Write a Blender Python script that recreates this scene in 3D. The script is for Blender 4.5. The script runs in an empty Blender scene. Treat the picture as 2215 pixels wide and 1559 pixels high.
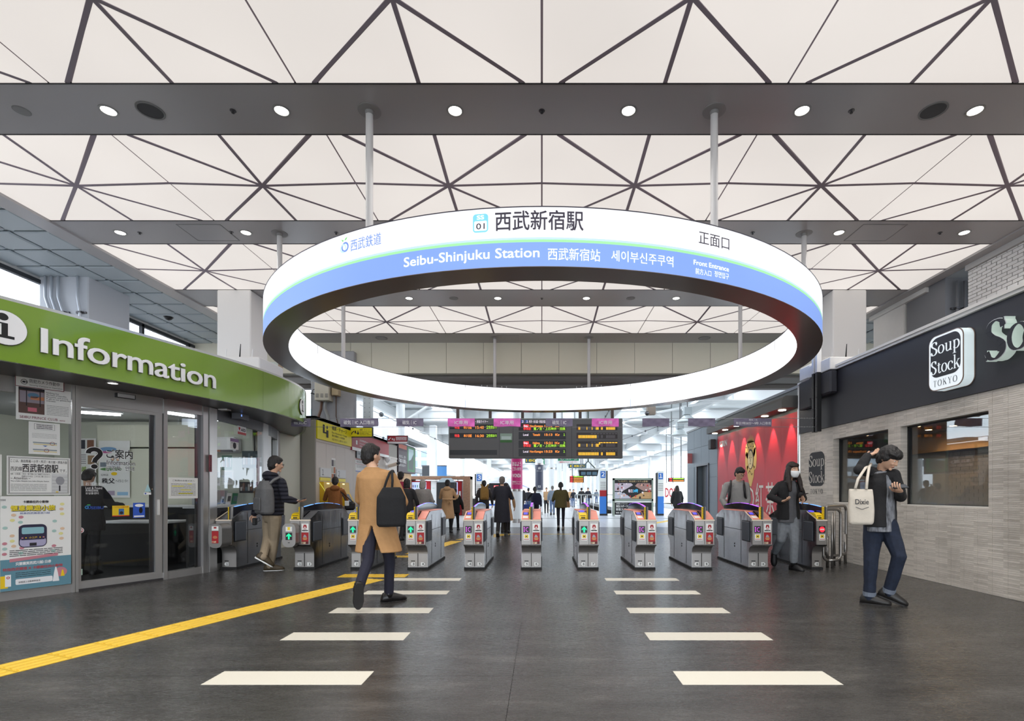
import bpy, bmesh, math, random
from mathutils import Vector, Matrix, Quaternion
random.seed(7)
SC = bpy.context.scene
COL = SC.collection
PI = math.pi
V = Vector
# ---------------------------------------------------------------- camera, world, light, exposure
FPX, CX, CY, EYE = 1120.0, 1172.0, 1066.0, 1.2
W_, H_ = 2215.0, 1559.0
cd = bpy.data.cameras.new('camera'); cam = bpy.data.objects.new('camera', cd); COL.objects.link(cam)
cam.location = (0, 0, EYE); cam.rotation_euler = (PI / 2, 0, 0)
cd.sensor_width = 36.0; cd.lens = 36.0 * FPX / W_
cd.shift_x = -(CX - W_ / 2) / W_; cd.shift_y = (CY - H_ / 2) / W_
cd.clip_start = 0.05; cd.clip_end = 500
SC.camera = cam
SC.view_settings.view_transform = 'Standard'; SC.view_settings.look = 'None'
SC.view_settings.gamma = 1.0; SC.view_settings.use_curve_mapping = False
SC.view_settings.exposure = 0.0
try:
    SC.cycles.use_denoising = True
    SC.cycles.max_bounces = 6; SC.cycles.diffuse_bounces = 3; SC.cycles.glossy_bounces = 3
    SC.cycles.transmission_bounces = 4; SC.cycles.transparent_max_bounces = 8
    SC.cycles.caustics_reflective = False; SC.cycles.caustics_refractive = False
    SC.cycles.sample_clamp_indirect = 4.0
except Exception: pass
wd = bpy.data.worlds.new('sky'); SC.world = wd; wd.use_nodes = True
bg = wd.node_tree.nodes['Background']
bg.inputs[0].default_value = (0.86, 0.93, 1.0, 1); bg.inputs[1].default_value = 4.5
CEIL_E = 0.81      # glow of the luminous ceiling panels
RING_E = .96      # glow of the ring sign

# ---------------------------------------------------------------- helpers
def lin(c):
    if isinstance(c, str):
        c = tuple(int(c[i:i + 2], 16) for i in (0, 2, 4))
    r = []
    for x in c[:3]:
        x = x / 255.0
        r.append(x / 12.92 if x <= 0.04045 else ((x + 0.055) / 1.055) ** 2.4)
    return (r[0], r[1], r[2], 1.0)
MATS = {}
def mat(name, c, rough=0.5, metal=0.0, emit=0.0, spec=None, noise=0.0, nscale=8.0, bump=0.0, bscale=60.0, stretch=None, coat=0.0, sample=True):
    """principled procedural material; noise = relative colour variation, bump = fine relief"""
    if name in MATS: return MATS[name]
    m = bpy.data.materials.new(name); m.use_nodes = True; nt = m.node_tree; N = nt.nodes; L = nt.links
    b = N['Principled BSDF']; col = lin(c)
    b.inputs['Roughness'].default_value = rough; b.inputs['Metallic'].default_value = metal
    if spec is not None: b.inputs['Specular IOR Level'].default_value = spec
    if coat: b.inputs['Coat Weight'].default_value = coat; b.inputs['Coat Roughness'].default_value = 0.08
    b.inputs['Base Color'].default_value = col
    if emit:
        b.inputs['Emission Color'].default_value = col; b.inputs['Emission Strength'].default_value = emit
        if not sample: m.cycles.emission_sampling = 'NONE'
    if noise or bump:
        tc = N.new('ShaderNodeTexCoord'); mp = N.new('ShaderNodeMapping'); L.new(tc.outputs['Object'], mp.inputs[0])
        if stretch: mp.inputs['Scale'].default_value = stretch
        if noise:
            t = N.new('ShaderNodeTexNoise'); t.inputs['Scale'].default_value = nscale; t.inputs['Detail'].default_value = 5
            L.new(mp.outputs[0], t.inputs['Vector'])
            r = N.new('ShaderNodeMapRange'); r.inputs[1].default_value = .3; r.inputs[2].default_value = .7
            r.inputs[3].default_value = 1 - noise; r.inputs[4].default_value = 1 + noise
            L.new(t.outputs[0], r.inputs[0])
            x = N.new('ShaderNodeVectorMath'); x.operation = 'SCALE'; x.inputs[0].default_value = col[:3]
            L.new(r.outputs[0], x.inputs['Scale']); L.new(x.outputs[0], b.inputs['Base Color'])
        if bump:
            t2 = N.new('ShaderNodeTexNoise'); t2.inputs['Scale'].default_value = bscale; t2.inputs['Detail'].default_value = 3
            L.new(mp.outputs[0], t2.inputs['Vector'])
            bp = N.new('ShaderNodeBump'); bp.inputs['Strength'].default_value = bump; bp.inputs['Distance'].default_value = 0.02
            L.new(t2.outputs[0], bp.inputs['Height']); L.new(bp.outputs[0], b.inputs['Normal'])
    MATS[name] = m
    return m
def glass(name, tint=(0.9, 0.95, 0.95), refl=0.02, facing=0.6, haze=None, hazecol=(.5, .52, .5)):
    if name in MATS: return MATS[name]
    m = bpy.data.materials.new(name); m.use_nodes = True; nt = m.node_tree; N = nt.nodes; L = nt.links
    N.remove(N['Principled BSDF']); out = N['Material Output']
    t = N.new('ShaderNodeBsdfTransparent'); t.inputs[0].default_value = (*tint, 1)
    g = N.new('ShaderNodeBsdfGlossy'); g.inputs[0].default_value = (.9, .95, 1, 1); g.inputs['Roughness'].default_value = 0.015
    lw = N.new('ShaderNodeFresnel'); lw.inputs[0].default_value = 1.5
    mr = N.new('ShaderNodeMath'); mr.operation = 'MULTIPLY_ADD'; mr.inputs[1].default_value = facing; mr.inputs[2].default_value = refl
    mr.use_clamp = True
    L.new(lw.outputs[0], mr.inputs[0])
    mx = N.new('ShaderNodeMixShader'); L.new(mr.outputs[0], mx.inputs[0]); L.new(t.outputs[0], mx.inputs[1]); L.new(g.outputs[0], mx.inputs[2])
    sh = mx
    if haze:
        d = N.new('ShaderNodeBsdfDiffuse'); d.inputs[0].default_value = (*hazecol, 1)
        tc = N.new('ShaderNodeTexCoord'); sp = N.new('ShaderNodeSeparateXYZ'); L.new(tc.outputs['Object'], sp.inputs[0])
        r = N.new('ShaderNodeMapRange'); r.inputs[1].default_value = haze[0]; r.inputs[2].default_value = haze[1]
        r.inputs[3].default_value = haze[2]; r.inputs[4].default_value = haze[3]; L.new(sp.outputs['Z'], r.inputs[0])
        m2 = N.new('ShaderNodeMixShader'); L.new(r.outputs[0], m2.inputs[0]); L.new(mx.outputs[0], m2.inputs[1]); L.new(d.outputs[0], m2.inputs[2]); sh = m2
    L.new(sh.outputs[0], out.inputs[0]); MATS[name] = m
    return m
def P(px, py, Y):
    return V(((px - CX) / FPX * Y, Y, EYE - (py - CY) / FPX * Y))
def XatY(px, Y): return (px - CX) / FPX * Y
def Zat(py, Y): return EYE - (py - CY) / FPX * Y

WL = {}
def wl(o):
    r = V((0, 0, 0))
    while o is not None:
        r = r + V(o.location); o = o.parent
    return r
def tag(o, label=None, cat=None, group=None, kind=None):
    if label: o['label'] = label
    if cat: o['category'] = cat
    if group: o['group'] = group
    if kind: o['kind'] = kind
    return o
def thing(name, label, cat, loc=(0, 0, 0), group=None, rz=0):
    o = bpy.data.objects.new(name, None); COL.objects.link(o); o.location = loc; o.rotation_euler = (0, 0, rz)
    o.empty_display_size = .1
    return tag(o, label, cat, group)
def copy_tree(o, parent=None):
    c = o.copy(); COL.objects.link(c); c.parent = parent
    for ch in o.children: copy_tree(ch, c)
    return c
class MB:
    """collects geometry for ONE mesh object"""
    def __init__(s): s.v = []; s.f = []; s.mi = []; s.cm = 0; s.sm = False
    def add(s, vs, fs):
        o = len(s.v); s.v.extend(tuple(p) for p in vs); s.f.extend(tuple(i + o for i in f) for f in fs); s.mi.extend([s.cm] * len(fs)); return s
    def box(s, x0, x1, y0, y1, z0, z1):
        vs = [(x, y, z) for x in (x0, x1) for y in (y0, y1) for z in (z0, z1)]
        return s.add(vs, [(0, 1, 3, 2), (4, 6, 7, 5), (0, 4, 5, 1), (2, 3, 7, 6), (0, 2, 6, 4), (1, 5, 7, 3)])
    def bbox(s, x0, x1, y0, y1, z0, z1, b=.01):
        """box with chamfered edges"""
        if x0 > x1: x0, x1 = x1, x0
        if y0 > y1: y0, y1 = y1, y0
        if z0 > z1: z0, z1 = z1, z0
        b = min(b, (x1 - x0) * .49, (y1 - y0) * .49, (z1 - z0) * .49)
        lo = (x0, y0, z0); hi = (x1, y1, z1); vs = []; idx = {}
        for a in range(3):
            for c in range(8):
                p = [lo[k] if not (c >> k) & 1 else hi[k] for k in range(3)]
                for k in range(3):
                    if k != a: p[k] += b if not (c >> k) & 1 else -b
                idx[(a, c)] = len(vs); vs.append(tuple(p))
        fs = []
        for a in range(3):
            u, w = (a + 1) % 3, (a + 2) % 3
            for sgn in (0, 1):
                q = []
                for (i, j) in ((0, 0), (1, 0), (1, 1), (0, 1)):
                    q.append(idx[(a, (sgn << a) | (i << u) | (j << w))])
                fs.append(tuple(q if sgn else q[::-1]))
            for i in (0, 1):
                for j in (0, 1):
                    c0 = (i << u) | (j << w); c1 = c0 | (1 << a)
                    q = (idx[(u, c0)], idx[(w, c0)], idx[(w, c1)], idx[(u, c1)])
                    fs.append(q)
        for c in range(8): fs.append((idx[(0, c)], idx[(1, c)], idx[(2, c)]))
        return s.add(vs, fs)
    def quad(s, a, b, c, d): return s.add([a, b, c, d], [(0, 1, 2, 3)])
    def prism(s, poly, a, b):
        """poly: list of 3d points, extruded by vector from a offset to b offset"""
        n = len(poly); a = V(a); b = V(b)
        vs = [V(p) + a for p in poly] + [V(p) + b for p in poly]
        fs = [tuple(range(n))[::-1], tuple(range(n, 2 * n))] + [(i, (i + 1) % n, n + (i + 1) % n, n + i) for i in range(n)]
        return s.add(vs, fs)
    def rings(s, R, cap=True, closed=False):
        n = len(R[0]); vs = [p for r in R for p in r]; fs = []
        m = len(R)
        for k in range(m if closed else m - 1):
            k2 = (k + 1) % m
            for i in range(n):
                j = (i + 1) % n
                fs.append((k * n + i, k * n + j, k2 * n + j, k2 * n + i))
        if cap and not closed:
            fs.append(tuple(range(n))[::-1]); fs.append(tuple((m - 1) * n + i for i in range(n)))
        return s.add(vs, fs)
    def tube(s, pts, r, n=8, cap=True):
        pts = [V(p) for p in pts]; rr = r if isinstance(r, (list, tuple)) else [r] * len(pts)
        R = []; prev = None
        for i, p in enumerate(pts):
            if i == 0: d = pts[1] - p
            elif i == len(pts) - 1: d = p - pts[i - 1]
            else: d = (pts[i + 1] - p).normalized() + (p - pts[i - 1]).normalized()
            if d.length < 1e-9: d = V((0, 0, 1))
            d.normalize()
            if prev is None:
                u = d.orthogonal().normalized()
            else:
                u = prev - d * prev.dot(d)
                u = d.orthogonal() if u.length < 1e-6 else u
                u.normalize()
            prev = u; w = d.cross(u)
            R.append([p + (u * math.cos(2 * PI * k / n) + w * math.sin(2 * PI * k / n)) * rr[i] for k in range(n)])
        return s.rings(R, cap)
    def cyl(s, c, r, z0, z1, n=16, r2=None):
        r2 = r if r2 is None else r2
        R = [[(c[0] + q * math.cos(2 * PI * k / n), c[1] + q * math.sin(2 * PI * k / n), z) for k in range(n)] for q, z in ((r, z0), (r2, z1))]
        return s.rings(R)
    def lathe(s, c, prof, n=20):
        R = [[(c[0] + q * math.cos(2 * PI * k / n), c[1] + q * math.sin(2 * PI * k / n), c[2] + z) for k in range(n)] for q, z in prof]
        return s.rings(R)
    def disc(s, c, r, nrm, th=.01, n=20):
        nrm = V(nrm).normalized(); u = nrm.orthogonal().normalized(); w = nrm.cross(u); c = V(c)
        R = [[c + nrm * h + (u * math.cos(2 * PI * k / n) + w * math.sin(2 * PI * k / n)) * r for k in range(n)] for h in (0, th)]
        return s.rings(R)
    def ball(s, c, rx, ry=None, rz=None, nu=12, nv=8, M=None):
        ry = rx if ry is None else ry; rz = rx if rz is None else rz; c = V(c); vs = []; fs = []
        for j in range(1, nv):
            t = PI * j / nv
            for i in range(nu):
                a = 2 * PI * i / nu
                p = V((rx * math.sin(t) * math.cos(a), ry * math.sin(t) * math.sin(a), rz * math.cos(t)))
                vs.append((M @ p if M else p) + c)
        top = V((0, 0, rz)); bot = V((0, 0, -rz))
        vs.append((M @ top if M else top) + c); vs.append((M @ bot if M else bot) + c); T = len(vs) - 2
        for j in range(nv - 2):
            for i in range(nu): fs.append((j * nu + i, (j + 1) * nu + i, (j + 1) * nu + (i + 1) % nu, j * nu + (i + 1) % nu))
        for i in range(nu):
            fs.append((T, i, (i + 1) % nu)); fs.append((T + 1, (nv - 2) * nu + (i + 1) % nu, (nv - 2) * nu + i))
        return s.add(vs, fs)
    def build(s, name, m, parent=None, world=True, smooth=False, kind=None, label=None):
        off = wl(parent) if (parent is not None and world) else V((0, 0, 0))
        me = bpy.data.meshes.new(name)
        vs = [(p[0] - off.x, p[1] - off.y, p[2] - off.z) for p in s.v]
        me.from_pydata(vs, [], s.f)
        ms = m if isinstance(m, (list, tuple)) else [m]
        for q in ms: me.materials.append(q)
        if len(ms) > 1: me.polygons.foreach_set('material_index', s.mi)
        if smooth: me.polygons.foreach_set('use_smooth', [True] * len(me.polygons))
        me.validate(); me.update()
        o = bpy.data.objects.new(name, me); COL.objects.link(o)
        if parent is not None: o.parent = parent
        if kind: o['kind'] = kind
        if label: o['label'] = label
        return o
def autosmooth(o, ang=40):
    me = o.data; bm = bmesh.new(); bm.from_mesh(me)
    bmesh.ops.recalc_face_normals(bm, faces=bm.faces)
    for f in bm.faces: f.smooth = True
    a = math.radians(ang)
    for e in bm.edges:
        if len(e.link_faces) == 2 and e.calc_face_angle(0) > a: e.smooth = False
    bm.to_mesh(me); bm.free(); return o
TXT = {}
def textmesh(s, bold=0.0, ext=0.0, res=3):
    if s.isdigit() and len(s) == 1: s = ''.join(chr(ord(ch) + 0xFEE0) for ch in s)      # wide digits have the sign-like figure 1
    k = (s, bold, ext, res)
    if k not in TXT:
        c = bpy.data.curves.new('t', 'FONT'); c.body = s; c.size = 1; c.resolution_u = res; c.extrude = ext
        o = bpy.data.objects.new('t', c); me = o.to_mesh()
        v = [tuple(x.co) for x in me.vertices]; f = [tuple(p.vertices) for p in me.polygons]
        if bold:      # heavier weight: overlapping shifted copies of the glyphs
            d = bold; n = len(v); offs = ((d, d), (-d, d), (d, -d), (-d, -d)) if d > .008 else ((d, 0), (-d, 0))
            v = [(p[0] + ox, p[1] + oy, p[2] + (.05 if ext else .00025) * q) for q, (ox, oy) in enumerate(offs) for p in v]; f = [tuple(i + n * q for i in g) for q in range(len(offs)) for g in f]
        TXT[k] = (v, f)
        o.to_mesh_clear(); bpy.data.objects.remove(o); bpy.data.curves.remove(c)
    return TXT[k]
def tbounds(v): return min(p[0] for p in v), max(p[0] for p in v), min(p[1] for p in v), max(p[1] for p in v)
def text(s, h, m, parent, o, right=(1, 0, 0), up=(0, 0, 1), w=None, align='L', bold=0.0, ext=0.0, name='lettering', fn=None, mb=None, res=3):
    """lettering with glyph-box height h (cap/ideograph height), lower-left at o; w = fitted width; fn maps (x,y,z)->point"""
    v, f = textmesh(s, bold, 0.0 if ext == 0 else 0.5, res); x0, x1, y0, y1 = tbounds(v)
    asc = all(ord(ch) < 128 for ch in s); dg = s.isdigit() and len(s) == 1
    capv = 0.74 if dg else 0.727 if asc else 0.84; base = 0 if asc else -0.06
    sc = h / capv; wx = sc if w is None else w / max(1e-6, (x1 - x0))
    tw = (x1 - x0) * wx
    dx = {'L': 0, 'C': -tw / 2, 'R': -tw}[align]
    right = V(right).normalized(); up = V(up).normalized(); nr = right.cross(up); o = V(o)
    out = []
    for p in v:
        a = (p[0] - x0) * wx + dx; b = (p[1] - base) * sc; c = (p[2] + .5) * ext if ext else p[2]
        out.append(fn(a, b, c) if fn else o + right * a + up * b + nr * c)
    if mb is not None: mb.add(out, f); return mb
    M_ = MB(); M_.add(out, f)
    return M_.build(name, m, parent)
def sheet(parent, name, m, o, right, up, w, h, t=.004, label=None):
    right = V(right).normalized(); up = V(up).normalized(); nr = right.cross(up); o = V(o)
    b = MB(); pl = [o, o + right * w, o + right * w + up * h, o + up * h]; b.prism(pl, (0, 0, 0), nr * t)
    return b.build(name, m, parent, label=label)
class Flat:
    """draws flat print shapes on a plane: origin, right, up; coordinates in metres; layers raised a hair"""
    def __init__(s, o, right, up):
        s.o = V(o); s.r = V(right).normalized(); s.u = V(up).normalized(); s.n = s.r.cross(s.u); s.mbs = {}
    def pt(s, x, y, l): return s.o + s.r * x + s.u * y + s.n * (.0012 * l)
    def mb(s, m):
        return s.mbs.setdefault(m.name, (m, MB()))[1]
    def rect(s, m, x0, y0, x1, y1, l=1): s.mb(m).quad(s.pt(x0, y0, l), s.pt(x1, y0, l), s.pt(x1, y1, l), s.pt(x0, y1, l))
    def poly(s, m, pts, l=1): s.mb(m).add([s.pt(a, b, l) for a, b in pts], [tuple(range(len(pts)))])
    def disc(s, m, x, y, rx, ry=None, l=1, n=18):
        ry = rx if ry is None else ry
        s.poly(m, [(x + rx * math.cos(2 * PI * k / n), y + ry * math.sin(2 * PI * k / n)) for k in range(n)], l)
    def ring(s, m, x, y, r0, r1, l=1, n=24, sy=1.0):
        for k in range(n):
            a, b = 2 * PI * k / n, 2 * PI * (k + 1) / n
            s.poly(m, [(x + r0 * math.cos(a), y + sy * r0 * math.sin(a)), (x + r1 * math.cos(a), y + sy * r1 * math.sin(a)), (x + r1 * math.cos(b), y + sy * r1 * math.sin(b)), (x + r0 * math.cos(b), y + sy * r0 * math.sin(b))], l)
    def text(s, t, h, m, x, y, w=None, align='L', bold=0, l=2): text(t, h, m, None, s.pt(x, y, l), s.r, s.u, w=w, align=align, bold=bold, mb=s.mb(m), res=2)
    def done(s, parent, name='print'):
        if not s.mbs: return
        big = MB(); ms = []
        for i, (m, b) in enumerate(s.mbs.values()):
            ms.append(m); big.cm = i; big.add(b.v, b.f)
        return big.build(name, ms, parent)
def catmull(pts, n=8):
    pts = [V(p) for p in pts]; out = []
    for i in range(len(pts) - 1):
        p0 = pts[max(0, i - 1)]; p1 = pts[i]; p2 = pts[i + 1]; p3 = pts[min(len(pts) - 1, i + 2)]
        for k in range(n):
            t = k / n
            out.append(0.5 * ((2 * p1) + (p2 - p0) * t + (2 * p0 - 5 * p1 + 4 * p2 - p3) * t * t + (3 * p1 - p0 - 3 * p2 + p3) * t ** 3))
    out.append(pts[-1]); return out

# ---------------------------------------------------------------- common materials
BLACK = mat('black', (22, 22, 25), .5); INK = mat('ink', (40, 36, 42), .7)
WHITE = mat('white', (235, 235, 235), .5); WPAINT = mat('white_paint', (226, 223, 220), .6, noise=.02)
STEEL = mat('brushed_steel', (176, 174, 172), .32, .9, noise=.06, nscale=3, bump=.04, bscale=250, stretch=(1, 1, .04))
DSTEEL = mat('dark_steel', (98, 97, 100), .3, .8)
GREYP = mat('grey_soffit', (110, 108, 107), .45)
RUBBER = mat('rubber', (28, 28, 29), .8)
PAPER = mat('paper', (232, 231, 228), .7)
YEL = mat('yellow', (238, 200, 30), .5); RED = mat('red', (190, 30, 40), .5); BLUE = mat('blue', (40, 90, 190), .5)
GREEN = mat('green', (40, 140, 90), .5)
# ================================================================ SETTING
C = 4.4; ZC = EYE + C
# ---- floor
def floor_mat():
    m = bpy.data.materials.new('dark_vinyl_floor'); m.use_nodes = True; nt = m.node_tree; N = nt.nodes; L = nt.links; b = N['Principled BSDF']
    tc = N.new('ShaderNodeTexCoord'); mp = N.new('ShaderNodeMapping'); mp.inputs['Scale'].default_value = (.55, 1.9, 1); L.new(tc.outputs['Object'], mp.inputs[0])
    n1 = N.new('ShaderNodeTexNoise'); n1.inputs['Scale'].default_value = 2.2; n1.inputs['Detail'].default_value = 9; n1.inputs['Roughness'].default_value = .68; L.new(mp.outputs[0], n1.inputs['Vector'])
    cr = N.new('ShaderNodeValToRGB'); e = cr.color_ramp.elements
    e[0].position = .34; e[0].color = (.028, .0265, .025, 1); e[1].position = .74; e[1].color = (.098, .093, .087, 1)
    k = cr.color_ramp.elements.new(.56); k.color = (.050, .0475, .045, 1)
    L.new(n1.outputs[0], cr.inputs[0]); L.new(cr.outputs[0], b.inputs['Base Color'])
    mp2 = N.new('ShaderNodeMapping'); mp2.inputs['Scale'].default_value = (5, 22, 1); L.new(tc.outputs['Object'], mp2.inputs[0])
    n2 = N.new('ShaderNodeTexNoise'); n2.inputs['Scale'].default_value = 3; n2.inputs['Detail'].default_value = 6; L.new(mp2.outputs[0], n2.inputs['Vector'])
    r = N.new('ShaderNodeMapRange'); r.inputs[3].default_value = .17; r.inputs[4].default_value = .38; L.new(n2.outputs[0], r.inputs[0]); L.new(r.outputs[0], b.inputs['Roughness'])
    bp = N.new('ShaderNodeBump'); bp.inputs['Strength'].default_value = .2; bp.inputs['Distance'].default_value = .003; L.new(n2.outputs[0], bp.inputs['Height']); L.new(bp.outputs[0], b.inputs['Normal'])
    b.inputs['Specular IOR Level'].default_value = .5
    return m
FLOORM = floor_mat()
m = MB(); m.box(-12, 10.5, -8, 18.2, -.3, -.012)
FL = m.build('floor', mat('floor_joint', (30, 29, 28), .8), kind='structure')
# large sheets of flooring: each its own slab with a hairline joint
xs = [-12, -7.9, -4.05, -.19, 3.67, 7.53, 10.5]; ys = [-8, -4.2, -.4, 3.4, 7.2, 11.0, 14.8, 18.2]
for i in range(len(xs) - 1):
    for j in range(len(ys) - 1):
        m = MB(); m.box(xs[i] + .0012, xs[i + 1] - .0012, ys[j] + .0012, ys[j + 1] - .0012, -.012, 0); m.build('floor_sheet', FLOORM, FL)
TILEL = mat('pale_platform_tile', (196, 198, 200), .28, noise=.04, nscale=1.5)
m = MB(); m.box(-14, 14, 18.2, 30, -.3, -.006); m.box(-2.2, 3.4, 30, 120, -.3, -.006); m.box(6.0, 14, 30, 120, -.3, -.006)
PF = m.build('platform_floor', mat('pale_grout', (150, 152, 154), .7), kind='structure')
y = 18.2; n_t = 0
while y < 30:
    x = -7.2
    while x < 9:
        m = MB(); m.box(x + .004, x + .596, y + .004, y + .596, -.006, 0); m.build('floor_tile', TILEL, PF); x += .6
        n_t += 1
        if n_t >= 290: break
    y += .6
    if n_t >= 290: break
m = MB(); yy = y
m.box(-14, -7.2, 18.2, 30, -.006, -.001); m.box(8.9, 14, 18.2, 30, -.006, -.001)
while yy < 60:
    for (a, b) in (((-7.2, 9),) if yy < 30 else ((-2.2, 3.4), (6, 9))):
        x = a
        while x < b: m.box(x + .006, x + .594, yy + .006, yy + .594, -.006, -.0002); x += .6
    yy += .6
m.build('floor_tile', TILEL, PF, kind='stuff')
m = MB(); m.box(-40, 40, 30, 125, -1.35, -1.2); m.box(-40, -14, -10, 125, -1.35, -1.2); m.box(14, 40, -10, 125, -1.35, -1.2)
m.build('track_bed', mat('ballast', (120, 112, 104), .95, noise=.3, nscale=14), kind='structure')

# ---- luminous ceiling
PANEL = mat('luminous_panel', (236, 229, 223), .6, emit=CEIL_E / .78, noise=0)
PANEL.node_tree.nodes['Principled BSDF'].inputs['Base Color'].default_value = (.25, .24, .23, 1)
def panel_emission():
    nt = PANEL.node_tree; N = nt.nodes; L = nt.links; b = N['Principled BSDF']
    tc = N.new('ShaderNodeTexCoord'); n = N.new('ShaderNodeTexNoise'); n.inputs['Scale'].default_value = .55; n.inputs['Detail'].default_value = 1
    L.new(tc.outputs['Object'], n.inputs['Vector']); r = N.new('ShaderNodeMapRange'); r.inputs[1].default_value = .3; r.inputs[2].default_value = .7
    r.inputs[3].default_value = CEIL_E * 1.04; r.inputs[4].default_value = CEIL_E * 1.14; L.new(n.outputs[0], r.inputs[0]); L.new(r.outputs[0], b.inputs['Emission Strength'])
panel_emission()
BEAMM = mat('beam_soffit_grey', (172, 169, 169), .27, spec=.6)
STRIPM = mat('dark_ceiling_strip', (150, 138, 148), .6)
rows = [(.806 - .637 * 3, 1.267 - .637 * 3), (.806 - .637 * 2, 1.267 - .637 * 2), (.806 - .637, 1.267 - .637), (.806, 1.267), (1.4433, 1.9036), (2.078, 2.551), (2.770, 3.2446)]
BAY = .602 * C; HB = 3 * BAY; XF = HB
m = MB()
prev = -8.0
for (a, b) in rows:
    m.box(-XF - .02, XF + .02, prev, a * C, ZC, ZC + .35); prev = b * C
m.box(-XF - .02, XF + .02, prev, 15.17, ZC, ZC + .35)
m.box(-XF - .02, XF + .02, -8, 15.17, ZC + .35, ZC + .4)
m.box(-XF - .32, -XF, -8, 15.17, ZC - .03, ZC + .3); m.box(XF, XF + .25, -8, 15.17, ZC - .03, ZC + .3)
CEIL = m.build('ceiling', BEAMM, kind='structure')
m = MB(); t = MB()
for (a, b) in rows:
    m.box(-XF, XF, a * C, b * C, ZC + .012, ZC + .03)
    t.box(-XF, XF, a * C - .0, a * C + .014, ZC - .004, ZC + .02); t.box(-XF, XF, b * C - .014, b * C, ZC - .004, ZC + .02)
m.build('backing_sheet', STRIPM, CEIL)
t.build('panel_shadow_line', BLACK, CEIL)  # black strips drawn in as the shadow lines along the panel row edges
def inset(poly, ds):
    """shrink a convex 2d polygon; ds = inset of each edge"""
    n = len(poly); lines = []
    cx = sum(p[0] for p in poly) / n; cy = sum(p[1] for p in poly) / n
    for i in range(n):
        ax, ay = poly[i][0], poly[i][1]; bx, by = poly[(i + 1) % n][0], poly[(i + 1) % n][1]
        dx, dy = bx - ax, by - ay; l = math.hypot(dx, dy); nx, ny = -dy / l, dx / l
        if (cx - ax) * nx + (cy - ay) * ny < 0: nx, ny = -nx, -ny
        lines.append((nx, ny, nx * ax + ny * ay + ds[i]))
    out = []
    for i in range(n):
        a1, b1, c1 = lines[i - 1]; a2, b2, c2 = lines[i]; d = a1 * b2 - a2 * b1
        out.append(((c1 * b2 - c2 * b1) / d, (a1 * c2 - a2 * c1) / d))
    return out
back = MB(); NODE_DROP = .035
for ri, (ya, yb) in enumerate(rows):
    y0, y1 = ya * C, yb * C; ym = (y0 + y1) / 2
    for k in range(6):
        x0 = -HB + k * BAY; x1 = x0 + BAY; xm = (x0 + x1) / 2; q = .256 * C; g = .012; s_ = .025
        N0 = (xm, ym)
        polys = []
        for (ye) in (y0, y1):
            polys.append(([N0, (xm, ye), (xm - q, ye)], [s_, .006, s_])); polys.append(([N0, (xm, ye), (xm + q, ye)], [s_, .006, s_]))
            polys.append(([N0, (xm - q, ye), (x0, ye), (x0, ym)], [s_, .006, g, s_])); polys.append(([N0, (xm + q, ye), (x1, ye), (x1, ym)], [s_, .006, g, s_]))
        for poly, ds in polys:
            pp = inset(poly, ds)
            def zz(p):
                d = max(abs(p[0] - xm) / (BAY / 2), abs(p[1] - ym) / ((y1 - y0) / 2)); return ZC + .004 - NODE_DROP * max(0, 1 - d)
            lo = [(p[0], p[1], zz(p)) for p in pp]; hi = [(p[0], p[1], ZC + .011) for p in pp]; n = len(pp)
            mb = back if ri < 3 else MB()
            mb.add(lo + hi, [tuple(range(n))] + [(i, (i + 1) % n, n + (i + 1) % n, n + i) for i in range(n)])
            if ri >= 3: mb.build('light_panel', PANEL, CEIL)
back.build('light_panel', PANEL, CEIL, kind='stuff')
for ri, (ya, yb) in enumerate(rows):
    y0, y1 = ya * C, yb * C; ym = (y0 + y1) / 2
    for k in range(6):
        x0 = -HB + k * BAY; xm = x0 + BAY / 2; q = .256 * C; sm_ = MB(); zn = ZC - NODE_DROP; w = .022
        for (ex, ey) in ((xm, y0 + .012), (xm, y1 - .012), (xm - q, y0 + .012), (xm + q, y0 + .012), (xm - q, y1 - .012), (xm + q, y1 - .012), (x0 + .002, ym), (x0 + BAY - .002, ym)):
            d = V((ex - xm, ey - ym, 0)).normalized(); s = V((-d.y, d.x, 0)) * w; a = V((xm, ym, zn - .001)); b = V((ex, ey, ZC + .002)); u = V((0, 0, .01))
            sm_.add([a - s, a + s, b + s, b - s, a - s + u, a + s + u, b + s + u, b - s + u], [(3, 2, 1, 0), (4, 5, 6, 7), (0, 1, 5, 4), (1, 2, 6, 5), (2, 3, 7, 6), (3, 0, 4, 7)])
        sm_.build('ceiling_strip', STRIPM, CEIL)

# ---- coffered grey ceilings to both sides
COFF = mat('coffer_paint', (176, 186, 192), .45)
for sd_, nm in ((-1, 'left'), (1, 'right')):
    m = MB(); xa, xb = (XF + (.32 if sd_ < 0 else .25)), 10.4
    x0, x1 = sorted((sd_ * xa, sd_ * xb)); m.box(x0, x1, -8, 19, ZC + .03, ZC + .2)
    cl = m.build('ceiling_' + nm, COFF, kind='structure')
    cw = (xb - xa - .1) / 3
    for k in range(3):
        y = 4.0
        while y < 18.9:
            a = sd_ * (xa + .03 + k * cw); b_ = sd_ * (xa + k * cw + cw - .03); a, b_ = sorted((a, b_))
            mm = MB(); mm.bbox(a, b_, y + .03, y + .64, ZC - .02, ZC + .03, .02); mm.build('coffer_panel', COFF, cl); y += .67
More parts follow.
